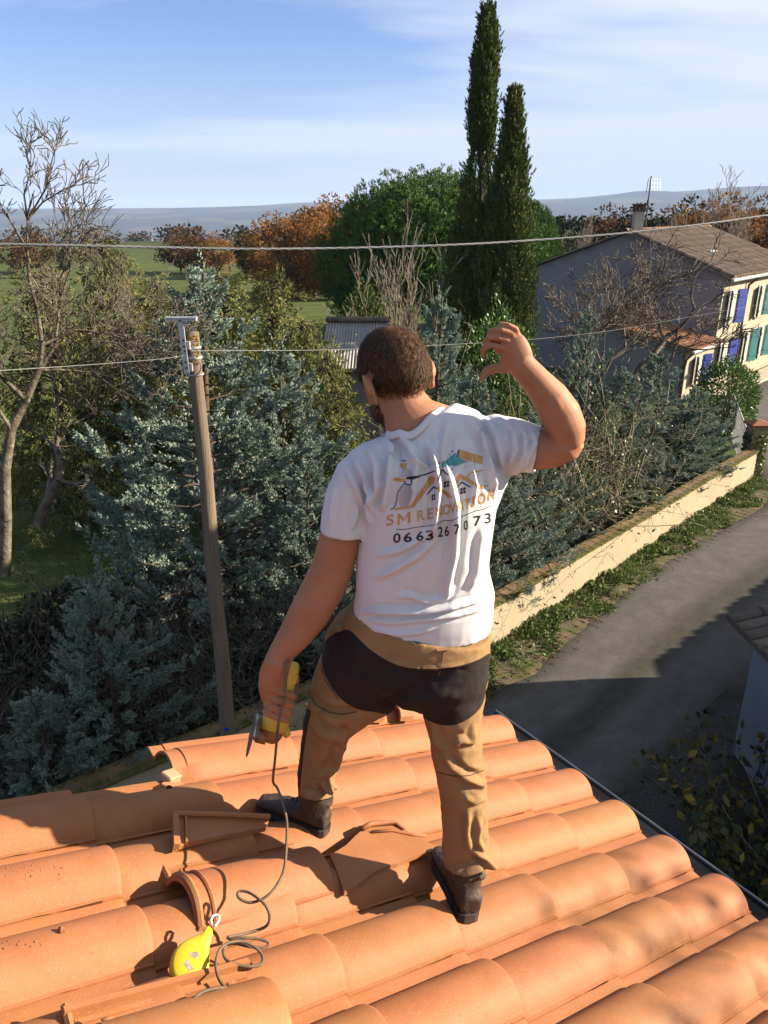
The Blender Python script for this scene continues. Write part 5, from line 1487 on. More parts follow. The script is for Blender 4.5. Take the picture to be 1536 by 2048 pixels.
class Sticks:
    """tapering branch pieces gathered into one mesh"""
    def __init__(s): s.a = []; s.b = []; s.ra = []; s.rb = []
    def seg(s, a, b, ra, rb): s.a.append(a); s.b.append(b); s.ra.append(ra); s.rb.append(rb)
    def chain(s, pts, rads):
        for i in range(len(pts) - 1): s.seg(pts[i], pts[i+1], rads[i], rads[i+1])
    def mesh(s, name, n=4):
        A = np.array(s.a, float); B_ = np.array(s.b, float); ra = np.array(s.ra)[:, None]; rb = np.array(s.rb)[:, None]
        D = unit(B_ - A); X_ = unit(np.cross(D, np.where(np.abs(D[:, 2:3]) > 0.9, [[1.0, 0, 0]], [[0, 0, 1.0]]))); Y_ = np.cross(D, X_)
        ring = []
        for k in range(n):
            a = 2 * math.pi * k / n; o_ = X_ * math.cos(a) + Y_ * math.sin(a); ring.append((A + o_ * ra, B_ + o_ * rb))
        V_ = np.stack([r_[0] for r_ in ring] + [r_[1] for r_ in ring], 1).reshape(-1, 3)
        b0 = np.arange(len(A))[:, None] * (2 * n)
        F_ = np.concatenate([b0 + np.array([[k, (k+1) % n, n + (k+1) % n, n + k]]) for k in range(n)])
        return mesh_np(name, V_, F_, smooth=True)
def plumes(lf, A, D, L_, nb, rg, blen, bwid, spread=0.75, fat=0.24):
    """feathery sprays: axis from A along D, with blades that lean outwards"""
    m = len(A); D = unit(D); L_ = np.broadcast_to(np.asarray(L_, float), (m,))
    t_ = rg.uniform(0.0, 1.0, (m, nb)) ** 0.8
    rad_ = unit(np.cross(D[:, None, :], rg.normal(size=(m, nb, 3))))
    w = fat * L_[:, None] * (1 - 0.85 * t_) * rg.uniform(0.1, 1, (m, nb))
    P_ = A[:, None, :] + D[:, None, :] * (t_ * L_[:, None])[..., None] + rad_ * w[..., None]
    Dd = D[:, None, :] + rad_ * spread * rg.uniform(0.2, 1.1, (m, nb, 1))
    bl = blen * rg.uniform(0.6, 1.25, (m, nb))
    lf.add(*blades(P_.reshape(-1, 3), Dd.reshape(-1, 3), bl.ravel(), bwid * rg.uniform(0.7, 1.2, m * nb), rg))
M_bark = mat('bark', (0.085, 0.065, 0.048), 0.95, 0.1, scale=9, col2=(0.16, 0.13, 0.10), detail=7, bump=0.7, bscale=30)
M_bark_dark = mat('bark_with_lichen', (0.07, 0.055, 0.042), 0.95, 0.1, scale=5, col2=(0.30, 0.25, 0.19), detail=9, bump=1.0, bscale=22)
layer(M_bark_dark, (0.42, 0.40, 0.30), 7, 0.58, 0.68, fac=0.8)
M_bark_grey = mat('grey_bark', (0.17, 0.14, 0.11), 0.95, 0.1, scale=7, col2=(0.34, 0.29, 0.23), detail=7, bump=0.5, bscale=30)
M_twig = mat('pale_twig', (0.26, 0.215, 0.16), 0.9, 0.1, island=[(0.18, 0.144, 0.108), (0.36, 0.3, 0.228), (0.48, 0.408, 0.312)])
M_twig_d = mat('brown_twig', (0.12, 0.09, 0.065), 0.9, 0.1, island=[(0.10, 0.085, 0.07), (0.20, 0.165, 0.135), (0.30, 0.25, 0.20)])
M_blue = mat('blue_needles', (0.12, 0.18, 0.16), 0.75, 0.2, island=[(0.19, 0.27, 0.22), (0.29, 0.40, 0.325), (0.39, 0.50, 0.40), (0.48, 0.56, 0.43)], trans=0.10)
M_olive = mat('olive_needles', (0.10, 0.105, 0.03), 0.8, 0.15, island=[(0.10, 0.13, 0.04), (0.19, 0.225, 0.065), (0.28, 0.30, 0.09), (0.29, 0.235, 0.085)], trans=0.15)
M_cyp = mat('cypress_green', (0.035, 0.055, 0.016), 0.8, 0.15, island=[(0.045, 0.075, 0.022), (0.085, 0.125, 0.036), (0.15, 0.195, 0.055), (0.18, 0.19, 0.065)], trans=0.08)
M_pine = mat('pine_green', (0.05, 0.11, 0.018), 0.75, 0.2, island=[(0.05, 0.11, 0.022), (0.09, 0.18, 0.034), (0.15, 0.26, 0.05)], trans=0.10)
M_oak = mat('autumn_oak', (0.30, 0.13, 0.035), 0.85, 0.15, island=[(0.184, 0.0805, 0.0287), (0.345, 0.149, 0.0403), (0.483, 0.23, 0.0575), (0.276, 0.149, 0.0575)], trans=0.25)
M_brown = mat('brown_oak', (0.15, 0.08, 0.04), 0.9, 0.1, island=[(0.09, 0.055, 0.03), (0.16, 0.085, 0.04), (0.22, 0.12, 0.05)], trans=0.2)
M_leaf = mat('shrub_leaf', (0.07, 0.11, 0.025), 0.5, 0.4, island=[(0.042, 0.077, 0.021), (0.084, 0.14, 0.028), (0.14, 0.21, 0.042), (0.28, 0.308, 0.056)], trans=0.2)
M_laurel = mat('laurel_leaf', (0.05, 0.11, 0.018), 0.42, 0.5, island=[(0.035, 0.084, 0.0168), (0.07, 0.154, 0.0252), (0.126, 0.252, 0.042), (0.21, 0.35, 0.056)], trans=0.2)
M_ivy = mat('ivy_leaf', (0.04, 0.06, 0.03), 0.45, 0.5, island=[(0.028, 0.0448, 0.0196), (0.063, 0.098, 0.042), (0.112, 0.14, 0.07), (0.196, 0.21, 0.126)], trans=0.15)
M_yleaf = mat('yellow_leaf', (0.45, 0.30, 0.03), 0.6, 0.3, island=[(0.03, 0.045, 0.015), (0.05, 0.07, 0.02), (0.09, 0.10, 0.03), (0.14, 0.13, 0.03), (0.45, 0.31, 0.03)], trans=0.2)
M_grass = mat('grass_blade', (0.08, 0.16, 0.025), 0.7, 0.25, island=[(0.065, 0.13, 0.0234), (0.117, 0.221, 0.0364), (0.169, 0.286, 0.052), (0.208, 0.195, 0.078)], trans=0.25)
M_weed = mat('weed_leaf', (0.07, 0.13, 0.025), 0.6, 0.3, island=[(0.052, 0.0975, 0.0195), (0.0975, 0.176, 0.0325), (0.156, 0.247, 0.0455), (0.221, 0.182, 0.078)], trans=0.2)

def blue_conifer(seed, H, Rd, nbr=100):
    """loose blue cypress: boughs that sweep out and up, each ending in thick feathery plumes with dark gaps between"""
    rg = np.random.default_rng(seed); st = Sticks(); lf = Leafage()
    lean = rg.normal(0, 0.03, 2)
    zs = np.linspace(0, H * 0.97, 10); tr_ = [np.array([lean[0] * z + 0.05 * math.sin(z * 1.1 + seed), lean[1] * z, z]) for z in zs]
    st.chain(tr_, [0.11 * H / 6 * (1 - 0.9 * z / H) + 0.006 for z in zs])
    A_, D_, L_ = [], [], []
    for i in range(nbr):
        f_ = (i + 0.5) / nbr; z0 = H * (0.03 + 0.91 * f_ ** 1.05); az_ = i * 2.39996 + rg.normal(0, 0.35)
        prof = (1 - f_) ** 0.78 * (0.55 + 0.45 * min(1, f_ * 5 + 0.3)) + 0.05
        ln = Rd * prof * rg.uniform(0.6, 1.25) * (1 + 0.2 * math.sin(az_ * 3 + seed))
        base = np.array([np.interp(z0, zs, [p[0] for p in tr_]), np.interp(z0, zs, [p[1] for p in tr_]), z0])
        out_ = np.array([math.cos(az_), math.sin(az_), 0.0]); upk = rg.uniform(0.15, 0.65) + 0.5 * f_
        nseg = 6; pts = [base]
        for k in range(nseg):
            d_ = out_ + np.array([0, 0, upk * (0.1 + 1.2 * k / nseg)]) + rg.normal(0, 0.12, 3); d_ /= np.linalg.norm(d_)
            pts.append(pts[-1] + d_ * ln / nseg)
        st.chain(pts, list(np.linspace(0.022 * max(ln, 0.3) / 1.5 + 0.004, 0.003, nseg + 1)))
        # pointed feathery shoots along the outer bough, each a cone of small sprays
        nsub = max(2, int(ln / 0.24)) + 1
        for s_ in range(nsub):
            t_ = 1.0 if s_ == 0 else rg.uniform(0.35, 1.0)
            q_ = t_ * nseg; a = int(min(q_, nseg - 1)); p = pts[a] + (pts[a+1] - pts[a]) * (q_ - a)
            bd = pts[a+1] - pts[a]; bd /= np.linalg.norm(bd)
            sd_ = bd * 0.85 + np.array([0, 0, 0.42]) + rg.normal(0, 0.36, 3); sd_ /= np.linalg.norm(sd_)
            sl_ = rg.uniform(0.38, 0.78) * (0.45 + 0.55 * (1 - f_)); p = p - sd_ * sl_ * 0.3
            st.chain([p, p + sd_ * sl_ * 0.9], [0.006, 0.002])
            m_ = 15
            for c in range(m_):
                w_ = c / (m_ - 1.0); rad_ = np.cross(sd_, rg.normal(size=3)); rad_ /= np.linalg.norm(rad_)
                A_.append(p + sd_ * sl_ * w_ * 0.9); D_.append(sd_ * 0.9 + rad_ * (0.75 - 0.4 * w_)); L_.append(sl_ * (0.34 - 0.17 * w_) * rg.uniform(0.7, 1.2))
    for c in range(10): A_.append(tr_[-1] - np.array([0, 0, 0.08 * c])); D_.append(np.array([0, 0, 1.0]) + rg.normal(0, 0.3, 3)); L_.append(0.32)
    plumes(lf, np.array(A_), np.array(D_), np.array(L_), 15, rg, 0.052, 0.021, 0.7, 0.20)
    return st.mesh('trunk'), lf.mesh('crown')
def column_cypress(seed, H, prof, gap=None, nb=26, blen=0.085, n=2600):
    """dense upright cypress; prof(f) gives the radius"""
    rg = np.random.default_rng(seed); st = Sticks(); lf = Leafage()
    zs = np.linspace(0, H * 0.96, 8); st.chain([np.array([0.03 * math.sin(z), 0.02 * math.cos(z * 1.3), z]) for z in zs], [0.16 * (1 - 0.92 * z / H) for z in zs])
    f_ = rg.uniform(0, 1, n) ** 0.85; az_ = rg.uniform(0, 2 * np.pi, n)
    lump = 1 + 0.16 * np.sin(az_ * 3 + f_ * 17 + seed) + 0.10 * np.sin(az_ * 5 - f_ * 31)
    r_ = np.array([prof(x) for x in f_]) * lump * rg.uniform(0.45, 1.0, n) ** 0.45
    if gap is not None:
        keep = rg.uniform(0, 1, n) > np.array([gap(x, a) for x, a in zip(f_, az_)]); f_, az_, r_ = f_[keep], az_[keep], r_[keep]
    A_ = np.stack([r_ * np.cos(az_), r_ * np.sin(az_), f_ * H * 0.97], 1)
    D_ = np.stack([np.cos(az_) * 0.28, np.sin(az_) * 0.28, np.ones_like(az_)], 1) + rg.normal(0, 0.14, (len(A_), 3))
    plumes(lf, A_, D_, rg.uniform(0.22, 0.46, len(A_)), nb, rg, blen, 0.03, 0.4, 0.15)
    for k in range(14):
        a = rg.uniform(0, 6.28); f0 = rg.uniform(0.3, 0.85); rr = prof(f0) * 0.6
        st.chain([np.array([0, 0, f0 * H - 0.8]), np.array([rr * math.cos(a), rr * math.sin(a), f0 * H]), np.array([rr * 1.1 * math.cos(a), rr * 1.1 * math.sin(a), f0 * H + 1.0])], [0.03, 0.02, 0.008])
    return st.mesh('trunk'), lf.mesh('crown')
def droop_conifer(seed, H, Rd, nbr=130):
    """olive cypress with hanging sprays on spreading boughs"""
    rg = np.random.default_rng(seed); st = Sticks(); lf = Leafage()
    st.chain([np.array([0, 0, z]) for z in np.linspace(0, H * 0.95, 6)], [0.16 * (1 - 0.85 * k / 5) for k in range(6)])
    A_, D_, L_ = [], [], []
    for i in range(nbr):
        f_ = (i + 0.5) / nbr; z0 = H * (0.05 + 0.9 * f_); az_ = i * 2.39996 + rg.normal(0, 0.4)
        ln = Rd * ((1 - f_) ** 0.6 * 0.9 + 0.10) * rg.uniform(0.5, 1.2) * (1 + 0.3 * math.sin(2 * az_ + seed))
        out_ = np.array([math.cos(az_), math.sin(az_), 0]); pts = [np.array([0, 0, z0])]
        for k in range(5):
            d_ = out_ + np.array([0, 0, 0.5 - 0.22 * k]) + rg.normal(0, 0.15, 3); pts.append(pts[-1] + unit(d_) * ln / 5)
        st.chain(pts, list(np.linspace(0.03, 0.004, 6)))
        for k in range(max(4, int(ln / 0.11))):
            t_ = rg.uniform(0.3, 1); q_ = t_ * 5; a = int(min(q_, 4)); p = pts[a] + (pts[a+1] - pts[a]) * (q_ - a)
            A_.append(p + rg.normal(0, 0.09, 3)); D_.append(out_ * 0.35 + np.array([0, 0, rg.uniform(-0.95, 0.25)]) + rg.normal(0, 0.25, 3)); L_.append(rg.uniform(0.25, 0.55))
    plumes(lf, np.array(A_), np.array(D_), np.array(L_), 24, rg, 0.12, 0.034, 0.6, 0.25)
    return st.mesh('trunk'), lf.mesh('crown')
def grow(st, p, d, ln, r_, depth, rg, up=0.12, split=(2, 3), wander=0.22, shrink=0.72, ang=0.55, tips=None, minr=0.0025):
    """bare branching"""
    n = 4 if depth > 1 else 3; pts = [p]; dd_ = unit(d)
    for k in range(n):
        dd_ = unit(dd_ + rg.normal(0, wander, 3) + np.array([0, 0, up])); pts.append(pts[-1] + dd_ * ln / n)
    re = max(r_ * 0.62, minr); st.chain(pts, list(np.linspace(r_, re, n + 1)))
    if depth == 0:
        if tips is not None: tips.append((pts[-1], dd_))
        return
    for c in range(rg.integers(split[0], split[1] + 1)):
        t_ = 1.0 if c == 0 else rg.uniform(0.35, 0.95); q_ = t_ * n; a = int(min(q_, n - 1)); b0 = pts[a] + (pts[a+1] - pts[a]) * (q_ - a)
        side_ = unit(np.cross(dd_, rg.normal(size=3))); an = ang * rg.uniform(0.5, 1.4)
        grow(st, b0, dd_ * math.cos(an) + side_ * math.sin(an), ln * shrink * rg.uniform(0.75, 1.2), max(re * (0.95 if c == 0 else 0.7), minr), depth - 1, rg, up, split, wander, shrink, ang, tips, minr)
def bare_tree(seed, H, depth=6, r0=0.10, first=0.28, nst=1, **kw):
    rg = np.random.default_rng(seed); st = Sticks(); tips = []
    for s_ in range(nst):
        d_ = np.array([rg.normal(0, 0.15 if nst == 1 else 0.35), rg.normal(0, 0.15 if nst == 1 else 0.35), 1.0])
        grow(st, np.array([rg.normal(0, 0.08) * (nst > 1), rg.normal(0, 0.08) * (nst > 1), 0.0]), d_, H * first, r0, depth, rg, tips=tips, **kw)
    zmax = max(max(a[2], b[2]) for a, b in zip(st.a, st.b)); k = H / zmax
    st.a = [a * k for a in st.a]; st.b = [b * k for b in st.b]
    return st, [(t[0] * k, t[1]) for t in tips]
def clump_crown(seed, H, Rd, nclump, per, leaf, flat=0.75, z0=0.35, hollow=0.55, up=0.25):
    """broad crown of leaf clumps round a forked trunk"""
    rg = np.random.default_rng(seed); st = Sticks(); lf = Leafage()
    ctr = np.array([0, 0, H * 0.47]); rz = H * 0.45
    st.chain([np.array([0, 0, -0.3]), np.array([0.1, 0, H * z0 * 0.6]), np.array([0, 0.1, H * z0 * 1.2])], [0.05 * H * 0.7, 0.035 * H * 0.7, 0.03 * H * 0.7])
    for i in range(nclump):
        v_ = unit(rg.normal(size=3)); s_ = rg.uniform(hollow, 1.0)
        c = ctr + v_ * np.array([Rd, Rd, rz]) * s_; cr_ = Rd * rg.uniform(0.16, 0.30)
        if i % 3 == 0: st.chain([np.array([0, 0, H * z0]), (np.array([0, 0, H * z0]) + c) / 2 + rg.normal(0, 0.2, 3), c], [0.012 * H, 0.007 * H, 0.002 * H])
        q_ = unit(rg.normal(size=(per, 3))); rad_ = rg.uniform(0.2, 1, (per, 1)) ** 0.5
        P_ = c + q_ * rad_ * cr_ * np.array([1, 1, flat]); D_ = q_ + np.array([0, 0, up]) + rg.normal(0, 0.5, (per, 3))
        lf.add(*blades(P_, D_, leaf * rg.uniform(0.6, 1.3, per), leaf * rg.uniform(0.4, 0.75, per), rg))
    return st.mesh('trunk'), lf.mesh('crown')
def plant(name, meshes, mats_, loc, label, cat, group=None, scale=1.0, rz=0.0, names=('trunk', 'crown')):
    e_ = empty(name, tuple(loc), label, cat, group)
    e_.scale = scale if hasattr(scale, '__len__') else (scale,) * 3; e_.rotation_euler = (0, 0, rz)
    for me, m, nm in zip(meshes, mats_, names):
        if me is not None: obj(nm, me, m, e_)
    return e_
def gz(x, y): return float(terrain_h(np.array([x]), np.array([y]))[0])
def stand(u, vtop, Y):
    """foot point and height of a plant whose top shows at (u, vtop) at distance Y"""
    t_ = px(u, vtop, Y); z = gz(t_.x, t_.y); return Vector((t_.x, t_.y, z)), t_.z - z

# blue-grey conifers
protos = [blue_conifer(1, 6.0, 2.15, 115), blue_conifer(7, 6.0, 2.2, 110), blue_conifer(21, 6.0, 2.3, 100)]
BL = [  # u, v top, Y, width factor, prototype, label
    (378, 496, 11.4, 1.12, 0, 'tall blue-grey conifer directly behind the utility pole'),
    (560, 655, 12.4, 1.0, 1, 'blue-grey conifer between the utility pole and the worker'),
    (196, 1150, 8.5, 0.85, 2, 'small blue-grey conifer in shade with one sunlit tip near the bottom left'),
    (60, 1370, 7.7, 0.95, 1, 'low dark conifer bush at the picture edge below the bare tree'),
    (600, 900, 11.2, 0.9, 0, 'shaded blue conifer behind the lowered arm'),
    (884, 560, 14.6, 0.75, 1, 'slim blue-grey conifer behind the head and raised hand'),
    (960, 730, 13.6, 0.95, 0, 'blue-grey conifer under the raised thumb'),
    (1040, 870, 14.0, 1.0, 2, 'shaded blue conifer behind the elbow of the raised arm'),
    (1172, 598, 19.5, 0.7, 2, 'thin blue-grey conifer in front of the shaded gable'),
    (1095, 745, 16.0, 0.8, 1, 'blue conifer just beside the raised forearm'),
    (1262, 735, 18.9, 1.25, 0, 'bushy blue-grey conifer below the small red tiled roof'),
    (1330, 692, 20.4, 1.3, 1, 'blue-grey conifer below the corner of the red tiled annex'),
    (1400, 765, 21.2, 1.15, 2, 'blue-grey conifer beside the round green laurel'),
    (1370, 805, 20.0, 1.2, 0, 'low blue-grey conifer leaning over the far end of the garden wall'),
]
for i, (u, v, Y_, wf, pi_, lab) in enumerate(BL):
    p, h_ = stand(u, v, Y_); s_ = h_ / 6.15
    plant('blue_conifer', protos[pi_], (M_bark, M_blue), p, lab, 'conifer', 'blue-grey conifers in the garden', (s_ * wf * max(1, (0.8 / s_) ** 0.5), s_ * wf * max(1, (0.8 / s_) ** 0.5), s_), i * 1.3)
# olive conifers behind
oprot = [droop_conifer(3, 6.5, 1.9), droop_conifer(9, 6.5, 2.0)]
OL = [(195, 428, 19.0, 0.8, 0, 'olive green conifer with a nodding tip under the cable by the bare tree'), (75, 500, 17.0, 1.0, 1, 'olive conifer behind the pale bare tree trunk'), (300, 520, 20.0, 0.9, 1, 'olive conifer behind the tip of the tallest blue conifer'),
      (440, 505, 17.5, 1.0, 0, 'broad olive conifer right of the blue conifer tip'), (540, 515, 18.5, 1.0, 1, 'olive conifer under the middle of the cable'), (600, 600, 16.5, 0.9, 0, 'lower olive conifer left of the corrugated shed'), (655, 655, 15.5, 0.8, 1, 'small olive conifer beside the back of the worker’s head'),
      (690, 800, 12.6, 0.75, 0, 'shaded olive shrub conifer behind the worker’s cheek')]
for i, (u, v, Y_, wf, pi_, lab) in enumerate(OL):
    p, h_ = stand(u, v, Y_); s_ = h_ / 6.7
    plant('olive_conifer', oprot[pi_], (M_bark, M_olive), p, lab.replace('’', "'"), 'conifer', 'olive green conifers behind', (s_ * wf, s_ * wf, s_), i * 0.9)
# two tall Italian cypresses
pA, hA = stand(976, 8, 22.0); pB, hB = stand(1030, 176, 21.2)
profA = lambda f: np.interp(f, [0, 0.1, 0.3, 0.52, 0.64, 0.70, 0.74, 0.80, 0.90, 0.96, 1.0], [0.80, 0.95, 0.84, 0.64, 0.50, 0.36, 0.20, 0.27, 0.23, 0.15, 0.03])
profB = lambda f: np.interp(f, [0, 0.1, 0.3, 0.6, 0.75, 0.86, 0.94, 1.0], [0.75, 0.88, 0.80, 0.62, 0.44, 0.24, 0.12, 0.02])
plant('italian_cypress', column_cypress(5, hA, profA, lambda f, a: 0.55 if 0.62 < f < 0.74 else 0.0, n=5200), (M_bark, M_cyp), pA, 'tallest slender dark cypress reaching the top of the picture', 'cypress', 'two tall cypresses', 1, 0.4)
plant('italian_cypress', column_cypress(6, hB, profB, None, n=4600), (M_bark, M_cyp), pB, 'shorter and broader dark cypress right of the tallest one', 'cypress', 'two tall cypresses', 1, 1.9)
# umbrella pine and autumn trees
p, h_ = stand(868, 340, 48.0)
def pine_dome(seed, H, Rd):
    rg = np.random.default_rng(seed); st = Sticks(); lf = Leafage()
    st.chain([np.array([0, 0, -0.5]), np.array([0.2, 0, H * 0.25]), np.array([0, 0, H * 0.5])], [0.4, 0.33, 0.28])
    n = 1900
    for i in range(n):
        ph = math.acos(1 - 1.5 * (i + 0.5) / n); th = i * 2.39996; v_ = np.array([math.sin(ph) * math.cos(th), math.sin(ph) * math.sin(th), math.cos(ph)])
        lump = 1 + 0.045 * math.sin(th * 5 + ph * 7) + 0.035 * math.sin(th * 11 - ph * 13); s_ = rg.uniform(0.90, 1.0) * lump
        c = np.array([0, 0, H * 0.42]) + v_ * np.array([Rd, Rd, H * 0.55]) * s_
        if i % 60 == 0: st.chain([np.array([0, 0, H * 0.42]), c * 0.6 + np.array([0, 0, H * 0.18]), c], [0.12, 0.07, 0.02])
        m = 6; q_ = unit(rg.normal(size=(m, 3)) + v_ * 0.8); A_ = c + q_ * rg.uniform(0.05, 0.30, (m, 1))
        plumes(lf, A_, q_ * 0.4 + v_ * 0.4 + np.array([0, 0, 0.8]) + rg.normal(0, 0.15, (m, 3)), 0.24, 9, rg, 0.15, 0.05, 0.8, 0.35)
    # shaded inner twigs and needles that close the dome
    m = 13000; q_ = unit(rg.normal(size=(m, 3))); q_[:, 2] = np.where(q_[:, 2] < -0.5, -q_[:, 2], q_[:, 2]); P_ = np.array([0, 0, H * 0.42]) + q_ * np.array([Rd, Rd, H * 0.55]) * rg.uniform(0.55, 0.93, (m, 1))
    lf.add(*blades(P_, rg.normal(size=(m, 3)), 0.45, 0.28, rg))
    return st.mesh('trunk'), lf.mesh('crown')
plant('umbrella_pine', pine_dome(4, h_, 6.6), (M_bark, M_pine), p, 'large round bright green umbrella pine behind the cypresses', 'pine')
p, h_ = stand(1062, 410, 52.0); plant('pine_tree', pine_dome(14, h_, 1.9), (M_bark, M_pine), p, 'small bright green pine showing right of the cypresses', 'pine')
oakp = [clump_crown(31, 8.0, 4.2, 90, 130, 0.24, z0=0.12), clump_crown(32, 8.0, 4.0, 80, 120, 0.24, z0=0.10)]
for u, v, Y_, wf, pi_, m_, lab in ((672, 372, 92.0, 1.15, 0, M_oak, 'large orange autumn oak left of the round pine'), (625, 395, 86.0, 0.9, 1, M_oak, 'orange brown autumn oak in the middle of the far group'), (572, 410, 84.0, 1.1, 1, M_brown, 'dark brown oak at the outer side of the autumn group'), (700, 420, 80.0, 0.8, 0, M_brown, 'brown oak low beside the round pine'), (655, 430, 82.0, 0.8, 1, M_oak, 'small rust coloured oak under the large orange one')):
    p, h_ = stand(u, v, Y_); s_ = h_ / 8.3
    plant('autumn_oak', [oakp[pi_][0], oakp[pi_][1].copy() if m_ is M_brown else oakp[pi_][1]], (M_bark, m_), p, lab, 'oak', 'autumn oaks', (s_ * wf, s_ * wf, s_), u)
smallp = [clump_crown(41, 6.0, 3.0, 45, 70, 0.30, z0=0.1), clump_crown(42, 9.0, 1.6, 50, 60, 0.3, z0=0.05)]
FAR = [(520, 452, 120, 'o', 'rust bush row tree left of the brown oak'), (487, 434, 118, 'g', 'far slim green tree standing above the field'), (430, 458, 125, 'o', 'small rust far tree left of the slim green tree'), (395, 452, 128, 'b', 'far brown tree above the cable middle left'), (355, 452, 130, 'b', 'far brown tree behind the tip of the blue conifer'), (120, 455, 120, 'g', 'far dark green tree left of the nodding conifer'), (60, 450, 130, 'b', 'far brown tree behind the bare tree'), (20, 455, 126, 'b', 'far brown tree at the picture edge'),
       (1105, 400, 78, 'g', 'dark pine nearest the cypresses above the gable'), (1140, 388, 80, 'g', 'dark pine above the left part of the gable'), (1178, 390, 84, 'g', 'dark pine left of the chimney'), (1215, 402, 90, 'b', 'brown tree behind the chimney'), (1250, 408, 92, 'b', 'brown tree behind the aerial'), (1290, 398, 86, 'G', 'round dark green tree right of the aerial'), (1335, 408, 90, 'b', 'brown tree behind the ridge of the house'), (1362, 402, 95, 'o', 'rust tree behind the end of the roof ridge'), (1385, 384, 88, 'G', 'flat dark cedar in the far tree row'), (1425, 392, 84, 'o', 'rust tree right of the cedar'), (1455, 374, 80, 'o', 'large rust tree near the picture edge'), (1490, 385, 82, 'b', 'brown tree right of the large rust tree'), (1530, 380, 84, 'b', 'brown tree at the outer picture edge above the roof')]
cr_br = smallp[0][1].copy(); cr_or = smallp[0][1].copy(); cr_gr = smallp[0][1].copy()
M_dkgr = mat('dark_green', (0.03, 0.05, 0.02), 0.85, 0.1, island=[(0.02, 0.035, 0.015), (0.035, 0.055, 0.022), (0.05, 0.07, 0.03)])
for u, v, Y_, k_, lab in FAR:
    p, h_ = stand(u, v, Y_)
    pr = smallp[1] if k_ == 'g' else smallp[0]; hh = 9.0 if k_ == 'g' else 6.0
    crown = {'o': cr_or, 'b': cr_br, 'g': smallp[1][1], 'G': cr_gr}[k_]; m_ = {'o': M_oak, 'b': M_brown, 'g': M_dkgr, 'G': M_dkgr}[k_]
    s_ = h_ / (hh * 1.04)
    plant('far_tree', (pr[0], crown), (M_bark, m_), p, lab, 'tree', 'trees behind the house and field', (s_ * 1.1, s_ * 1.1, s_), u)
# bare twiggy trees far right
btp = [bare_tree(61, 9.0, 6, 0.16, 0.26, up=0.20, ang=0.42, minr=0.014), bare_tree(62, 9.0, 6, 0.14, 0.24, up=0.22, ang=0.4, minr=0.014)]
btm = [b_[0].mesh('branches', 3) for b_ in btp]
for i, (u, v, Y_, lab) in enumerate(((1500, 326, 62, 'tall bare poplar-like tree near the picture edge'), (1532, 318, 60, 'tallest bare tree at the picture edge above the roof'), (1470, 400, 52, 'bare brown tree behind the roof slope'), (1410, 415, 56, 'bare brown tree behind the middle of the roof'), (1350, 420, 60, 'low bare tree behind the roof ridge'), (1516, 410, 48, 'bare twiggy tree right behind the roof end'), (1440, 430, 46, 'bare twiggy bush behind the roof slope'), (1310, 430, 64, 'bare twiggy tree right of the chimney'), (1160, 425, 60, 'bare tree left of the chimney'), (1120, 430, 58, 'bare tree near the cypress above the gable'))):
    p, h_ = stand(u, v, Y_); s_ = h_ / 9.0
    plant('bare_tree', (btm[i % 2],), (M_twig_d if i > 1 else M_bark_grey,), p, lab, 'tree', 'bare trees beyond the house', (s_ * 1.2, s_ * 1.2, s_), i * 2.1, ('branches',))
# tan many-stemmed bare tree in front of the round pine
st_, tips = bare_tree(71, 6.0, 5, 0.05, 0.34, nst=6, up=0.16, ang=0.38, wander=0.1, minr=0.007)
p, h_ = stand(808, 398, 24.0); plant('bare_tree', (st_.mesh('branches', 4),), (M_twig,), p, 'pale many-stemmed bare tree in front of the round pine', 'tree', None, h_ / 6.0, 0.5, ('branches',))
# pollarded bare trees before the house
for sd_, u, v, Y_, wf, lab in ((81, 1130, 455, 27.0, 1.15, 'dark bare tree with rising branches beside the cypress'), (82, 1300, 462, 25.0, 1.45, 'spreading dark bare tree in front of the shaded gable'), (83, 1200, 505, 23.5, 1.0, 'low bare tree before the middle of the shaded gable')):
    st_, tips = bare_tree(sd_, 5.5, 7, 0.15, 0.24, up=0.06, ang=0.62, wander=0.13, minr=0.009)
    p, h_ = stand(u, v, Y_); s_ = h_ / 5.5
    plant('bare_tree', (st_.mesh('branches', 4),), (M_twig_d,), p, lab, 'tree', 'bare trees before the house', (s_ * wf, s_ * wf, s_), sd_, ('branches',))
# pale bare orchard trees on the left
def path_tree(name, trunk, rads, seed, m_, label, limbs, depth=5, minr=0.0042):
    rg = np.random.default_rng(seed); st = Sticks(); P_ = [np.array(px(*t_)) for t_ in trunk]
    st.chain(P_, rads); Q_ = [p for p in P_]
    for (pts, r_, dp) in limbs:
        L_ = [np.array(px(*t_)) for t_ in pts]; st.chain(L_, list(np.linspace(r_, r_ * 0.35, len(L_))))
        for k in range(1, len(L_)):
            d_ = unit(L_[k] - L_[k-1])
            for c in range(3 if k < len(L_) - 1 else 4):
                sd2 = unit(np.cross(d_, rg.normal(size=3))); a = rg.uniform(0.25, 0.75)
                grow(st, L_[k], d_ * math.cos(a) + sd2 * math.sin(a), rg.uniform(0.35, 0.65) * (0.42 if dp < 3 else 1.0), max(r_ * 0.30, minr), dp, rg, 0.05, (2, 3), 0.2, 0.75, 0.5, None, minr)
    root = empty(name, tuple(P_[0]), label, 'tree', 'bare orchard trees')
    me = st.mesh('branches', 5); me.transform(Matrix.Translation(-Vector(P_[0]))); obj('branches', me, m_, root)
    return root
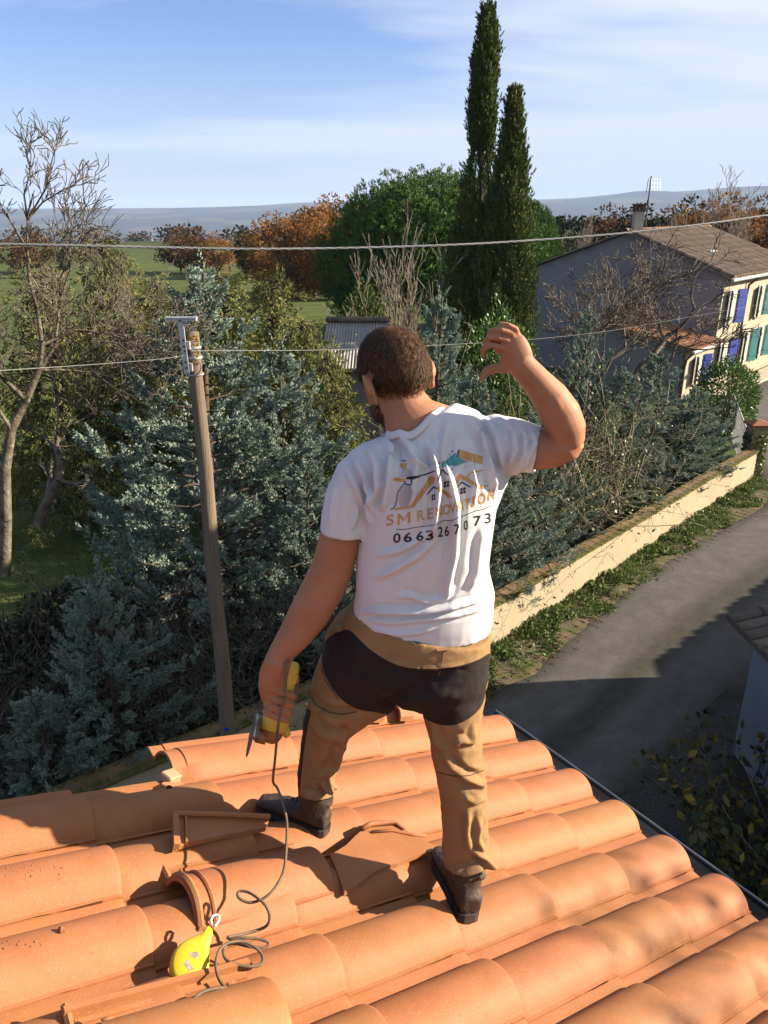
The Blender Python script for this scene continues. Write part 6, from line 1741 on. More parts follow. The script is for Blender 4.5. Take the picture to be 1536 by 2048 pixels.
path_tree('orchard_tree', [(8, 1150, 9.6), (12, 1040, 9.6), (10, 940, 9.7), (22, 860, 9.8), (52, 800, 9.9), (78, 740, 10.0)], [0.085, 0.075, 0.07, 0.062, 0.052, 0.042], 91, M_bark_dark, 'gnarled pale bare orchard tree at the picture edge',
    [([(78, 740, 10.0), (84, 690, 10.0), (74, 620, 10.0), (58, 560, 9.9), (54, 500, 9.8), (55, 440, 9.8)], 0.036, 1), ([(55, 440, 9.8), (48, 390, 9.8), (60, 345, 9.8), (62, 310, 9.8)], 0.014, 2), ([(55, 440, 9.8), (85, 405, 9.8), (125, 380, 9.8), (150, 370, 9.8)], 0.013, 2), ([(55, 440, 9.8), (90, 380, 9.7), (100, 340, 9.7), (108, 306, 9.7)], 0.013, 2), ([(54, 500, 9.8), (20, 440, 9.7), (-5, 400, 9.6)], 0.018, 2),
     ([(78, 740, 10.0), (110, 690, 10.1), (120, 600, 10.2), (140, 540, 10.2)], 0.028, 4), ([(84, 690, 10.0), (150, 660, 10.2), (215, 665, 10.3), (275, 690, 10.4)], 0.024, 4), ([(52, 800, 9.9), (20, 770, 9.7), (-20, 730, 9.5)], 0.045, 4), ([(78, 740, 10), (130, 740, 10.3), (190, 745, 10.5)], 0.024, 4), ([(22, 860, 9.8), (-15, 800, 9.5)], 0.035, 4)])
path_tree('orchard_tree', [(76, 1050, 11.0), (92, 1010, 11.0), (118, 960, 11.0), (122, 920, 11.1), (112, 890, 11.2)], [0.09, 0.085, 0.075, 0.065, 0.05], 92, M_bark_dark, 'leaning pale orchard tree with forked trunk in front of the green tarpaulin',
    [([(118, 960, 11.0), (150, 968, 10.9), (178, 964, 10.8)], 0.035, 2), ([(112, 890, 11.2), (118, 840, 11.2), (112, 790, 11.2), (108, 740, 11.2)], 0.035, 3), ([(112, 890, 11.2), (135, 850, 11.3), (150, 820, 11.3)], 0.03, 3), ([(92, 1010, 11.0), (100, 960, 11.2), (105, 900, 11.4)], 0.05, 2), ([(112, 890, 11.2), (60, 860, 11.0), (45, 870, 10.9)], 0.025, 2)])
path_tree('orchard_tree', [(148, 820, 17.0), (143, 770, 17.0), (150, 740, 17.0)], [0.10, 0.09, 0.07], 93, M_twig, 'far bare orchard tree with a dense pale twiggy crown', [([(150, 740, 17), (180, 700, 17), (230, 680, 17)], 0.05, 4), ([(150, 740, 17), (130, 690, 17), (120, 640, 17)], 0.05, 4), ([(143, 770, 17), (90, 730, 17), (50, 690, 17)], 0.05, 4), ([(150, 740, 17), (200, 740, 17.2), (260, 730, 17.4)], 0.05, 4)])
# thicket of bare stems, bramble leaf and ivy behind the garden wall
def thicket(seed, H, Rd, nst, nleaf, ivy):
    rg = np.random.default_rng(seed); st = Sticks(); lf = Leafage(); tips = []
    for i in range(nst):
        a = rg.uniform(0, 6.28); r_ = Rd * math.sqrt(rg.uniform(0, 1)); p = np.array([r_ * math.cos(a), r_ * math.sin(a), 0.0])
        d_ = np.array([rg.normal(0, 0.5), rg.normal(0, 0.5), 1.0]); n = 7; ln = H * rg.uniform(0.45, 1.15); pts = [p]
        for k in range(n):
            d_ = unit(d_ + rg.normal(0, 0.28, 3) + np.array([0, 0, 0.10 - 0.14 * k / n * 2])); pts.append(pts[-1] + d_ * ln / n)
        st.chain(pts, list(np.linspace(0.012, 0.004, n + 1))); tips += [(q_, d_) for q_ in pts[2:]]
        for k in range(2, n + 1):
            sd2 = unit(rg.normal(size=3)); st.chain([pts[k], pts[k] + sd2 * 0.16, pts[k] + sd2 * 0.26 + rg.normal(0, 0.08, 3)], [0.005, 0.004, 0.003])
    T_ = np.array([t[0] for t in tips]); k = rg.integers(0, len(T_), nleaf); P_ = T_[k] + rg.normal(0, 0.10, (nleaf, 3))
    lf.add(*blades(P_, rg.normal(size=(nleaf, 3)) + [0, 0, 0.2], rg.uniform(0.05, 0.10, nleaf), rg.uniform(0.03, 0.055, nleaf), rg))
    l2 = Leafage(); n = ivy; a = rg.uniform(0, 6.28, n); r_ = Rd * 1.1 * np.sqrt(rg.uniform(0, 1, n)); z = H * 0.45 * rg.uniform(0, 1, n) ** 1.4
    P_ = np.stack([r_ * np.cos(a), r_ * np.sin(a), z], 1); l2.add(*blades(P_, rg.normal(size=(n, 3)) + [0, 0, 0.3], rg.uniform(0.05, 0.10, n), rg.uniform(0.045, 0.08, n), rg))
    return st.mesh('stems', 3), lf.mesh('leaves'), l2.mesh('ivy')
tk = [thicket(51, 3.4, 1.2, 120, 2600, 2600), thicket(52, 3.4, 1.2, 130, 1500, 2200)]
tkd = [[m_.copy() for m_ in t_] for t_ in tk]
M_shade_leaf = mat('shade_dark_leaf', (0.03, 0.045, 0.02), 0.6, 0.3, island=[(0.02, 0.03, 0.014), (0.035, 0.05, 0.022), (0.055, 0.07, 0.03), (0.09, 0.10, 0.05)])  # leaf green darkened to stand for the deep shade low on the left
TK = [(0.9, 12.6, 0.8, 'thicket of bare stems and ivy behind the wall at the worker’s hip'), (2.0, 13.7, 0.95, 'bare thicket with ivy behind the near part of the wall'), (3.3, 14.9, 1.05, 'tangled bare thicket below the raised elbow'), (4.3, 15.5, 1.15, 'tall bare thicket with yellow-green leaves right of the elbow'), (5.4, 16.8, 1.15, 'leafy bare-stemmed thicket right of the raised forearm'), (6.3, 18.3, 0.8, 'thicket with yellow-green leaves before the red tiled annex'), (3.4, 17.0, 1.35, 'tall shrub with bright leaves beside the raised hand'), (7.6, 19.9, 0.55, 'low ivy thicket near the far end of the wall'), (4.2, 19.0, 1.0, 'bare thicket in front of the shaded gable'), (9.0, 21.6, 0.6, 'leafy ivy thicket at the wall end beside the railing'), (-1.5, 10.6, 0.75, 'dark thicket behind the wall left of the worker'), (-3.4, 8.7, 0.62, 'dark bramble thicket below the shaded conifer'), (-4.8, 7.6, 0.6, 'dark bramble thicket at the lower picture edge'), (-2.4, 9.3, 0.6, 'dark bramble thicket at the foot of the pole'), (-4.6, 9.6, 0.8, 'dark ivy thicket below the gnarled orchard tree'), (-3.7, 10.4, 0.75, 'dark ivy thicket at the foot of the leaning orchard tree'), (-5.6, 8.6, 0.75, 'dark ivy thicket at the picture edge above the shaded roof tile'), (-3.0, 10.0, 0.7, 'dark undergrowth below the tallest blue conifer'), (-0.6, 11.2, 0.8, 'dark undergrowth behind the lowered arm')]
for i, (x, y, s_, lab) in enumerate(TK):
    x, y = (x - 0.95, y + 0.95) if i < 10 else (x, y)
    plant('thicket', tk[i % 2] if i < 10 else tkd[i % 2], (M_twig if i < 10 else M_twig_d, M_leaf if i < 10 else M_shade_leaf, M_ivy if i < 10 else M_shade_leaf), Vector((x, y, 0)), lab.replace('’', "'"), 'shrub', 'thickets behind the garden wall', s_, i * 1.7, ('stems', 'leaves', 'ivy'))
# laurel, leafy shrub under the cypresses, rust shrub, yellow-leaved shrub
def leaf_ball(seed, r3, n, leaf, wid, fill=0.35, up=0.3):
    rg = np.random.default_rng(seed); q_ = unit(rg.normal(size=(n, 3))); s_ = rg.uniform(fill, 1.0, (n, 1)) ** 0.4
    lump = 1 + 0.10 * np.sin(q_[:, :1] * 7 + seed) * np.cos(q_[:, 1:2] * 6) + 0.06 * np.sin(q_[:, 2:3] * 13)
    P_ = q_ * np.array(r3) * s_ * lump + np.array([0, 0, r3[2]]); lf = Leafage()
    lf.add(*blades(P_, q_ + rg.normal(0, 0.6, (n, 3)) + [0, 0, up], leaf * rg.uniform(0.6, 1.3, n), wid * rg.uniform(0.7, 1.2, n), rg, 0.5)); return lf.mesh('leaves')
stub = Sticks()
for k in range(7): stub.chain([np.array([0.06 * k - 0.2, 0, 0]), np.array([0.15 * k - 0.45, 0.1 * (k % 3) - 0.1, 1.0]), np.array([0.2 * k - 0.6, 0.2 * (k % 3) - 0.2, 1.7])], [0.03, 0.02, 0.008])
stub_me = stub.mesh('stems')
p = px(1448, 800, 25.0)
plant('laurel_bush', (stub_me, leaf_ball(1, (1.05, 1.0, 1.35), 9000, 0.11, 0.05)), (M_bark, M_laurel), Vector((p.x, p.y, 0.05)), 'clipped round bright green laurel in front of the cream house', 'bush', None, 1, 0, ('stems', 'leaves'))
p, h_ = stand(1000, 606, 18.6)
plant('evergreen_shrub', (stub_me, leaf_ball(2, (1.0, 0.9, h_ / 2), 6000, 0.13, 0.045, 0.3, 0.6)), (M_bark, M_laurel), p, 'glossy evergreen shrub at the foot of the cypresses above the raised fist', 'bush', None, 1, 0, ('stems', 'leaves'))
p, h_ = stand(730, 560, 27.0)
plant('evergreen_shrub', (stub_me, leaf_ball(3, (0.9, 0.9, h_ / 2), 4500, 0.16, 0.06, 0.3, 0.6)), (M_bark, M_cyp), p, 'dark rounded shrub at the foot of the pale many-stemmed tree', 'bush', None, 1, 0, ('stems', 'leaves'))
plant('rust_shrub', (stub_me, leaf_ball(4, (0.35, 0.35, 0.65), 900, 0.09, 0.05, 0.2)), (M_bark, M_oak), pz(62, 1010) + Vector((0, 0, 0.2)), 'small rust leaved shrub beside the gnarled orchard trunk', 'bush', None, 1, 0, ('stems', 'leaves'))
def big_leaf_shrub(seed):
    rg = np.random.default_rng(seed); st = Sticks(); lf = Leafage(); T_ = []
    for i in range(34):
        a = rg.uniform(0, 6.28); d_ = np.array([math.cos(a) * 0.5, math.sin(a) * 0.5, 1.0]); pts = [np.array([0.3 * math.cos(a), 0.3 * math.sin(a), 0])]
        for k in range(5): d_ = unit(d_ + rg.normal(0, 0.2, 3)); pts.append(pts[-1] + d_ * rg.uniform(0.2, 0.38)); T_.append(pts[-1])
        st.chain(pts, list(np.linspace(0.012, 0.004, 6)))
    T_ = np.array(T_); n = 900; k = rg.integers(0, len(T_), n); P_ = T_[k] + rg.normal(0, 0.09, (n, 3))
    lf.add(*blades(P_, rg.normal(size=(n, 3)) + [0, 0, -0.1], rg.uniform(0.08, 0.17, n), rg.uniform(0.05, 0.11, n), rg, 0.5)); return st.mesh('stems', 4), lf.mesh('leaves')
bls = big_leaf_shrub(5)
for (x, y), s_, lab in (((4.25, 7.0), 1.0, 'yellow-leaved shrub in the shade below the gutter'), ((4.9, 6.0), 1.1, 'yellow and green leaved shrub at the picture edge beside the gutter'), ((3.85, 6.1), 0.7, 'low green shrub under the roof edge')):
    plant('yellow_shrub', bls, (M_twig_d, M_yleaf), Vector((x, y, 0)), lab, 'bush', 'yellow-leaved shrubs by the shed', s_, x * 3, ('stems', 'leaves'))
# weeds along the foot of the wall
rg = np.random.default_rng(77); lf = Leafage(); n = 26000
s_ = rg.uniform(0.30, 1.0, n); i_ = s_ * (len(wp) - 1); a_ = np.clip(i_.astype(int), 0, len(wp) - 2); fr = (i_ - a_)[:, None]
base = wp[a_] * (1 - fr) + wp[a_ + 1] * fr; nn_ = nrm[a_]
clump_ = 0.5 + 0.5 * np.sin(s_ * 170 + 3 * np.sin(s_ * 47)); keep = rg.uniform(0, 1, n) < 0.28 + 0.72 * clump_
off = rg.uniform(0.02, 1.0, n) ** 1.1 * (0.72 + 0.25 * np.sin(s_ * 90)); P2 = base - nn_ * off[:, None]
z = rg.uniform(0, 1, n) ** 1.6 * 0.10 * (1.05 - off) * (0.3 + clump_)
P_ = np.stack([P2[:, 0], P2[:, 1], z], 1)[keep]
lf.add(*blades(P_, rg.normal(size=P_.shape) + [0, 0, 0.6], rg.uniform(0.04, 0.10, len(P_)), rg.uniform(0.03, 0.06, len(P_)), rg))
lf.add(*blades(np.stack([P2[:, 0] - nn_[:, 0] * 0.1, P2[:, 1] - nn_[:, 1] * 0.1, z * 0], 1)[~keep][:5000], rg.normal(size=((~keep).sum(), 3))[:5000] * [1, 1, 0.5] + [0, 0, 0.4], 0.06, 0.035, rg)) if (~keep).sum() >= 5000 else None
o = obj('weeds', lf.mesh('weeds'), M_weed); tag(o, 'low green weeds along the foot of the garden wall', None, None, 'stuff')
lf = Leafage()
for c in range(46):
    k = rg.integers(45, len(wp) - 3); q_ = wp[k] - nrm[k] * rg.uniform(0.1, 0.75); m = 130
    P_ = np.stack([q_[0] + rg.normal(0, 0.10, m), q_[1] + rg.normal(0, 0.10, m), np.zeros(m)], 1)
    lf.add(*blades(P_, rg.normal(0, 0.5, (m, 3)) + [0, 0, 1.0], rg.uniform(0.08, 0.19, m), 0.010, rg, 0.3))
gx0 = rg.uniform(-9, 0, 9000); gy0 = rg.uniform(10.5, 24, 9000)
lf.add(*blades(np.stack([gx0, gy0, np.zeros(9000)], 1), rg.normal(0, 0.5, (9000, 3)) + [0, 0, 1.0], rg.uniform(0.06, 0.18, 9000), 0.02, rg, 0.3))
o = obj('grass', lf.mesh('grass'), M_grass); tag(o, 'tufts of green grass along the lane and in the garden', None, None, 'stuff')
# fallen leaves and grit along the lane edge
lf = Leafage(); n = 2600; s_ = rg.uniform(0.35, 1.0, n); a_ = (s_ * (len(wp) - 2)).astype(int); off = 0.65 + np.abs(rg.normal(0, 0.35, n))
P2 = wp[a_] - nrm[a_] * off[:, None]; P_ = np.stack([P2[:, 0], P2[:, 1], np.full(n, 0.03)], 1)
D_ = rg.normal(size=(n, 3)); D_[:, 2] *= 0.15
lf.add(*blades(P_, D_, rg.uniform(0.02, 0.05, n), rg.uniform(0.012, 0.03, n), rg)); o = obj('leaf_litter', lf.mesh('leaf_litter'), M_brown); tag(o, 'fallen leaves along the edge of the lane', None, None, 'stuff')
# far woodland on the plain
rg = np.random.default_rng(99); lf = Leafage()
for rr0, rr1, nc, sz in ((330, 800, 170, 4.5), (900, 2800, 420, 10.0)):
    for c in range(nc):
        az_ = rg.uniform(R(-36), R(36)); r_ = rg.uniform(rr0, rr1); x, y = r_ * math.sin(az_), r_ * math.cos(az_)
        if rr0 < 200 and abs(math.degrees(az_) + 6) < 5: continue
        m = 110; q_ = unit(rg.normal(size=(m, 3))); s_ = sz * rg.uniform(0.6, 1.3)
        P_ = np.array([x, y, gz(x, y) + s_ * 0.7]) + q_ * s_ * np.array([1.4, 1.4, 0.8]) * rg.uniform(0.3, 1, (m, 1))
        lf.add(*blades(P_, rg.normal(size=(m, 3)), s_ * rg.uniform(0.2, 0.45, m), s_ * 0.3, rg))
M_wood_far = mat('far_wood', (0.05, 0.05, 0.025), 0.9, 0.1, island=[(0.03, 0.035, 0.018), (0.07, 0.05, 0.03), (0.12, 0.065, 0.03), (0.04, 0.05, 0.022)])
o = obj('woodland', lf.mesh('woodland'), M_wood_far); tag(o, 'far brown and green woodland on the plain', None, None, 'stuff')

# tree added out of view, its crown shaped to throw thin shade over the eave
hbt = clump_crown(66, 10.2, 2.6, 130, 300, 0.085, z0=0.2, hollow=0.15)
plant('added_shade_tree', hbt, (M_bark, M_brown), Vector((10.0, 2.35, 0)), 'half bare brown tree added unseen beyond the gutter side to throw thin shade over the eave', 'tree')

# evergreen undergrowth low on the left, shade put into its leaf colour
dkb = leaf_ball(12, (0.9, 0.9, 0.75), 5200, 0.10, 0.06, 0.25)
for (x, y), s_, lab in (((-5.0, 10.9), 1.1, 'dark evergreen bush at the foot of the gnarled orchard tree'), ((-4.1, 11.5), 1.0, 'dark evergreen bush before the leaning orchard tree'), ((-5.7, 9.7), 1.1, 'dark evergreen bush at the lower picture edge'), ((-4.3, 9.9), 0.9, 'dark evergreen bush left of the small shaded conifer'), ((-3.9, 12.4), 0.9, 'dark bush behind the leaning orchard trunk'), ((-1.6, 10.2), 0.8, 'dark bush behind the foot of the pole'), ((-0.4, 11.6), 0.9, 'dark bush behind the lowered arm and wall')):
    plant('dark_bush', (stub_me, dkb), (M_bark, M_shade_leaf), Vector((x, y, 0)), lab, 'bush', 'dark bushes in the undergrowth', s_, x, ('stems', 'leaves'))
# ------------------------------------------------------------------ the cream house on the right
Cx, Cy = 13.83, 32.5
fd = Vector((math.sin(R(42)), math.cos(R(42)), 0)); gdv = Vector((-fd.y, fd.x, 0))     # along the facade (away), along the gable (to the left, away)
GW, FL, EH, RH = 8.8, 9.0, 4.70, 6.25
def hq(a, b_, z): return Vector((Cx, Cy, z)) + fd * a + gdv * b_
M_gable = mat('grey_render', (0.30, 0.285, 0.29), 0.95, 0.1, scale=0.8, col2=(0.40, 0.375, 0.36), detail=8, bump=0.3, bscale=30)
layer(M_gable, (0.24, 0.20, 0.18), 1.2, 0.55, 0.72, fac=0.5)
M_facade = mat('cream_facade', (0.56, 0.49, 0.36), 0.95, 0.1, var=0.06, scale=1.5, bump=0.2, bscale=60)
M_oldtile = mat('old_tile', (0.20, 0.15, 0.115), 0.95, 0.1, scale=4, col2=(0.32, 0.25, 0.19), detail=7, objrand=0.2)
layer(M_oldtile, (0.10, 0.085, 0.06), 1.6, 0.48, 0.66, fac=0.8)
M_redtile = mat('red_tile', (0.40, 0.19, 0.10), 0.9, 0.15, scale=4, col2=(0.52, 0.28, 0.15), detail=6, objrand=0.25)
M_blu = mat('blue_shutter', (0.012, 0.05, 0.42), 0.55, 0.4, var=0.12, scale=5)
M_teal = mat('teal_shutter', (0.02, 0.22, 0.235), 0.6, 0.4, var=0.15, scale=5)
M_curt = mat('pale_blind', (0.55, 0.53, 0.46), 0.8, 0.2, var=0.08, scale=4)
M_glass = mat('window_glass', (0.05, 0.06, 0.07), 0.08, 0.6)
M_trim = mat('stone_trim', (0.62, 0.55, 0.42), 0.9, 0.15, var=0.1, scale=4)
M_pipe = mat('brown_pipe', (0.10, 0.06, 0.045), 0.5, 0.4, var=0.1)
ch = empty('cream_house', tuple(hq(0, 0, 0)), 'cream two-storey house with grey gable, blue and teal shutters', 'house')
mb = MB()
g = [hq(0.0, 0, -0.3), hq(0.0, GW, -0.3), hq(0.0, GW, EH), hq(0.0, GW / 2, RH), hq(0.0, 0, EH)]
mb.prism(g, fd * 0.3); mb.prism([p + fd * (FL - 0.3) for p in g], fd * 0.3)
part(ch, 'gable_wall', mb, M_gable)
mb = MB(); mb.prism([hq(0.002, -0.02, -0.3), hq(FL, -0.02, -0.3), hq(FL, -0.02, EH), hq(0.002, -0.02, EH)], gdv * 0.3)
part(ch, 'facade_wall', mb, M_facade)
mb = MB(); mb.prism([hq(0.3, GW, -0.3), hq(FL - .3, GW, -0.3), hq(FL - .3, GW, EH), hq(0.3, GW, EH)], gdv * -0.3); part(ch, 'rear_wall', mb, M_gable)
def barrel_roof(root, name, p0, along, down, n_rows, n_courses, w, l, m, lift=0.05):
    """canal tiles laid one by one: p0 top corner, along the ridge, down the slope"""
    al = along.normalized(); dn = down.normalized(); up = al.cross(dn)
    if up.z < 0: up = -up
    me = MB(); rings = []
    for y, k in ((0, 1.0), (l * 1.12, 1.08)):
        rings.append([Vector((math.cos(math.pi * i / 6) * w * 0.42 * k, y, math.sin(math.pi * i / 6) * w * 0.33 * k + (0.02 if y else 0))) for i in range(7)])
    me.add(rings[0] + rings[1], [(i, i+1, 8+i, 7+i) for i in range(6)] + [tuple(range(7, 14))])
    mesh_ = me.mesh(name, False); mesh_.materials.append(m)
    M3 = Matrix((al, dn, up)).transposed()
    off = Vector((0, 0, 0)); r0 = root
    while r0 is not None: off += Vector(r0.location); r0 = r0.parent
    rr = random.Random(5)
    for i in range(n_rows):
        for j in range(n_courses):
            o = bpy.data.objects.new(name, mesh_); COL.objects.link(o); o.parent = root
            m4 = M3.to_4x4(); m4.translation = p0 + al * ((i + 0.5) * w) + dn * (j * l) + up * (lift + rr.uniform(-.008, .012)) - off
            o.matrix_local = m4 @ Matrix.Rotation(rr.uniform(-.03, .03), 4, 'Z')
sl1 = (hq(0, 0, EH) - hq(0, GW / 2, RH)); ov = sl1.normalized()
rf = MB()
for s_ in (0, 1):
    a0 = hq(-0.25, GW / 2, RH + 0.03); e0 = hq(-0.25, -0.35 if s_ == 0 else GW + 0.35, EH + 0.03 - 0.12)
    rf.prism([a0, a0 + fd * (FL + 0.5), e0 + fd * (FL + 0.5), e0], Vector((0, 0, 0.09)))
roof_o = part(ch, 'roof', rf, M_oldtile)
down = hq(-0.25, -0.35, EH - 0.09) - hq(-0.25, GW / 2, RH + 0.03)
nrow = int((FL + 0.5) / 0.33); barrel_roof(roof_o, 'ridge_row_tile', hq(-0.25, GW / 2, RH + 0.10), fd, down, nrow, 9, 0.33, down.length / 9, M_oldtile, 0.03)
mb = MB(); rings = []
for a in (-0.3, FL + 0.3):
    rings.append([hq(a, GW / 2, RH + 0.12) + gdv * (0.16 * math.cos(math.pi * i / 6)) + Vector((0, 0, 0.10 * math.sin(math.pi * i / 6))) for i in range(7)])
mb.add(rings[0] + rings[1], [(i, i+1, 8+i, 7+i) for i in range(6)]); part(roof_o, 'ridge_cap', mb, M_redtile)
mb = MB(); mb.box(hq(2.6, 1.8, EH + 0.72 + 0.12), (0.75, 0.55, 0.06), Matrix((fd, gdv, Vector((0, 0.0, 1)))).transposed()); part(roof_o, 'skylight', mb, mat('skylight_frame', (0.5, 0.52, 0.55), 0.4, 0.4))
mb = MB(); mb.tube([hq(-0.3, -0.42, EH - 0.12), hq(FL, -0.42, EH - 0.12)], 0.07, 8); part(ch, 'gutter', mb, mat('pale_gutter', (0.55, 0.55, 0.55), 0.5, 0.4))
mb = MB(); mb.tube([hq(3.1, -0.42, EH - 0.15), hq(2.75, -0.12, EH - 0.5), hq(2.72, -0.10, EH - 1.0), hq(2.70, -0.10, 0.0)], 0.05, 8); part(ch, 'downpipe', mb, M_pipe)
# chimney and aerial
cc = hq(0.45, GW / 2 - 0.2, 0)
mb = MB(); mb.box(Vector((cc.x, cc.y, RH + 0.40)), (0.40, 0.40, 1.0)); cho = part(ch, 'chimney', mb, M_trim)
mb = MB(); mb.box(Vector((cc.x, cc.y, RH + 0.93)), (0.52, 0.52, 0.06)); mb.box(Vector((cc.x, cc.y, RH + 1.17)), (0.52, 0.52, 0.05))
for a in (-1, 0, 1):
    for b_ in (-1, 1): mb.box(Vector((cc.x + a * 0.18, cc.y + b_ * 0.18, RH + 1.05)), (0.08, 0.08, 0.20))
part(cho, 'chimney_pot', mb, mat('dark_brick', (0.14, 0.10, 0.08), 0.9, 0.1, var=0.2, scale=6))
ae = empty('tv_aerial', (cc.x + 0.35, cc.y, RH + 0.3), 'thin television aerial on a mast beside the chimney', 'aerial')
at_ = px(1254, 352, cc.y); b0 = Vector((cc.x + 0.35, cc.y, RH + 0.3))
M_al = mat('aerial_metal', (0.25, 0.26, 0.28), 0.4, 0.5, metal=0.6)
mb = MB(); mb.tube([b0, Vector((b0.x, b0.y, at_.z))], 0.028, 6); part(ae, 'mast', mb, M_blk)
mb = MB(); z_ = at_.z - 0.35
for k in range(3):
    mb.tube([Vector((b0.x - 0.05, b0.y, z_ - 0.16 + k * 0.16)), Vector((b0.x + 0.42, b0.y, z_ - 0.16 + k * 0.16))], 0.007, 5)
for k in range(4): mb.tube([Vector((b0.x + 0.06 + k * 0.12, b0.y - 0.1, z_ - 0.22)), Vector((b0.x + 0.06 + k * 0.12, b0.y + 0.1, z_ + 0.25))], 0.005, 5)
mb.tube([Vector((b0.x - 0.14, b0.y, z_ - 0.3)), Vector((b0.x - 0.10, b0.y, z_ + 0.25))], 0.015, 5); part(ae, 'antenna', mb, M_al)
def window(root, a, z, w, h_, m, sh=0.42, pane_m=M_curt):
    """opening with frame, pane and two open shutters, on the facade"""
    o = -0.05
    mb = MB(); mb.prism([hq(a - w/2 - .1, o, z - .1), hq(a + w/2 + .1, o, z - .1), hq(a + w/2 + .1, o, z + h_ + .08), hq(a - w/2 - .1, o, z + h_ + .08)], gdv * 0.029)
    wo = part(root, 'window', mb, M_trim)
    mb = MB(); mb.prism([hq(a - w/2, o - .006, z), hq(a + w/2, o - .006, z), hq(a + w/2, o - .006, z + h_), hq(a - w/2, o - .006, z + h_)], gdv * 0.03); part(wo, 'pane', mb, pane_m)
    mb = MB(); mb.prism([hq(a - w/2 - .12, o - .08, z - .14), hq(a + w/2 + .12, o - .08, z - .14), hq(a + w/2 + .12, o - .08, z - .08), hq(a - w/2 - .12, o - .08, z - .08)], gdv * 0.1); part(wo, 'sill', mb, M_trim)
    for s_ in (-1, 1):
        c = a + s_ * (w/2 + sh/2 + 0.02); x0, x1 = c - sh/2, c + sh/2; op = 0.18
        e0, e1 = (x0, x1) if s_ < 0 else (x1, x0)
        mb = MB(); P_ = [hq(e0, o - .03 - op, z - .05), hq(e1, o - .03, z - .05), hq(e1, o - .03, z + h_ + .05), hq(e0, o - .03 - op, z + h_ + .05)]
        mb.prism(P_, gdv * -0.045)
        for zz_ in (0.2, 0.8):
            q_ = [P_[0].lerp(P_[3], zz_ - .04), P_[1].lerp(P_[2], zz_ - .04), P_[1].lerp(P_[2], zz_ + .04), P_[0].lerp(P_[3], zz_ + .04)]
            mb.prism([p - gdv * 0.046 for p in q_], gdv * -0.02)
        part(root, 'shutter', mb, m)
window(ch, 1.25, 2.75, 0.85, 1.30, M_blu); window(ch, 4.9, 2.75, 0.85, 1.25, M_teal); window(ch, 1.15, 0.75, 0.85, 1.25, M_blu); window(ch, 3.9, 0.75, 0.8, 1.35, M_teal); window(ch, 5.9, 0.75, 0.8, 1.35, M_teal); window(ch, 7.8, 2.75, 0.85, 1.25, M_teal)
# low annex with red tiles against the gable
AL, AW = 3.0, 4.6; E1, E2 = 2.10, 2.95
an = empty('tiled_annex', tuple(hq(-AL, 0, 0)), 'low cream annex with sunlit red tile roof against the grey gable', 'annex')
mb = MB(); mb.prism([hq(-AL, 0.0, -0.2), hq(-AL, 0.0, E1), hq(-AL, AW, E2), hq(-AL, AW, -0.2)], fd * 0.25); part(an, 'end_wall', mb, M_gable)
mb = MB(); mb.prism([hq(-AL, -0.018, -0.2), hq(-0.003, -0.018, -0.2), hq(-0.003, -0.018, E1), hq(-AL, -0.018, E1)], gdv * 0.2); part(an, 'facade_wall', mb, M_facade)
mb = MB(); mb.prism([hq(-AL - .2, -0.3, E1 - .03), hq(-0.01, -0.3, E1 - .03), hq(-0.01, AW + .2, E2 + .06), hq(-AL - .2, AW + .2, E2 + .06)], Vector((0, 0, 0.07))); ar = part(an, 'roof', mb, M_redtile)
dwn = hq(0, -0.3, E1 + .04) - hq(0, AW + .2, E2 + .13); barrel_roof(ar, 'roof_tile', hq(-AL - .2, AW + .2, E2 + .13), fd, dwn, 14, 8, (AL + .2) / 14, dwn.length / 8, M_redtile, 0.02)
mb = MB(); mb.tube([hq(-AL - .25, -0.37, E1 - .02), hq(0.2, -0.37, E1 + .0)], 0.06, 8); part(an, 'gutter', mb, mat('pale_gutter', (0.6, 0.6, 0.6), 0.4, 0.4))
mb = MB(); mb.tube([hq(-AL - .2, -0.36, E1 - .05), hq(-AL - .25, -0.15, E1 - .3), hq(-AL - .22, -0.1, E1 - .6), hq(-AL - .22, -0.1, 0)], 0.05, 8); part(an, 'downpipe', mb, M_pipe)
window(an, -1.6, 0.7, 0.7, 1.0, M_blu, 0.34)
mb = MB(); c = hq(-AL + .4, 3.9, 0); mb.box(Vector((c.x, c.y, 3.2)), (0.22, 0.22, 1.3)); mb.box(Vector((c.x, c.y, 3.9)), (0.34, 0.34, 0.08)); part(an, 'flue', mb, M_trim)
# kerb strip before the facade
mb = MB(); mb.prism([hq(-1, -1.2, 0.0), hq(10, -1.2, 0.0), hq(10, -0.3, 0.0), hq(-1, -0.3, 0.0)], Vector((0, 0, 0.12))); o = mb.build('pavement', M_trim); tag(o, 'narrow pavement along the cream house', None, None, 'structure')
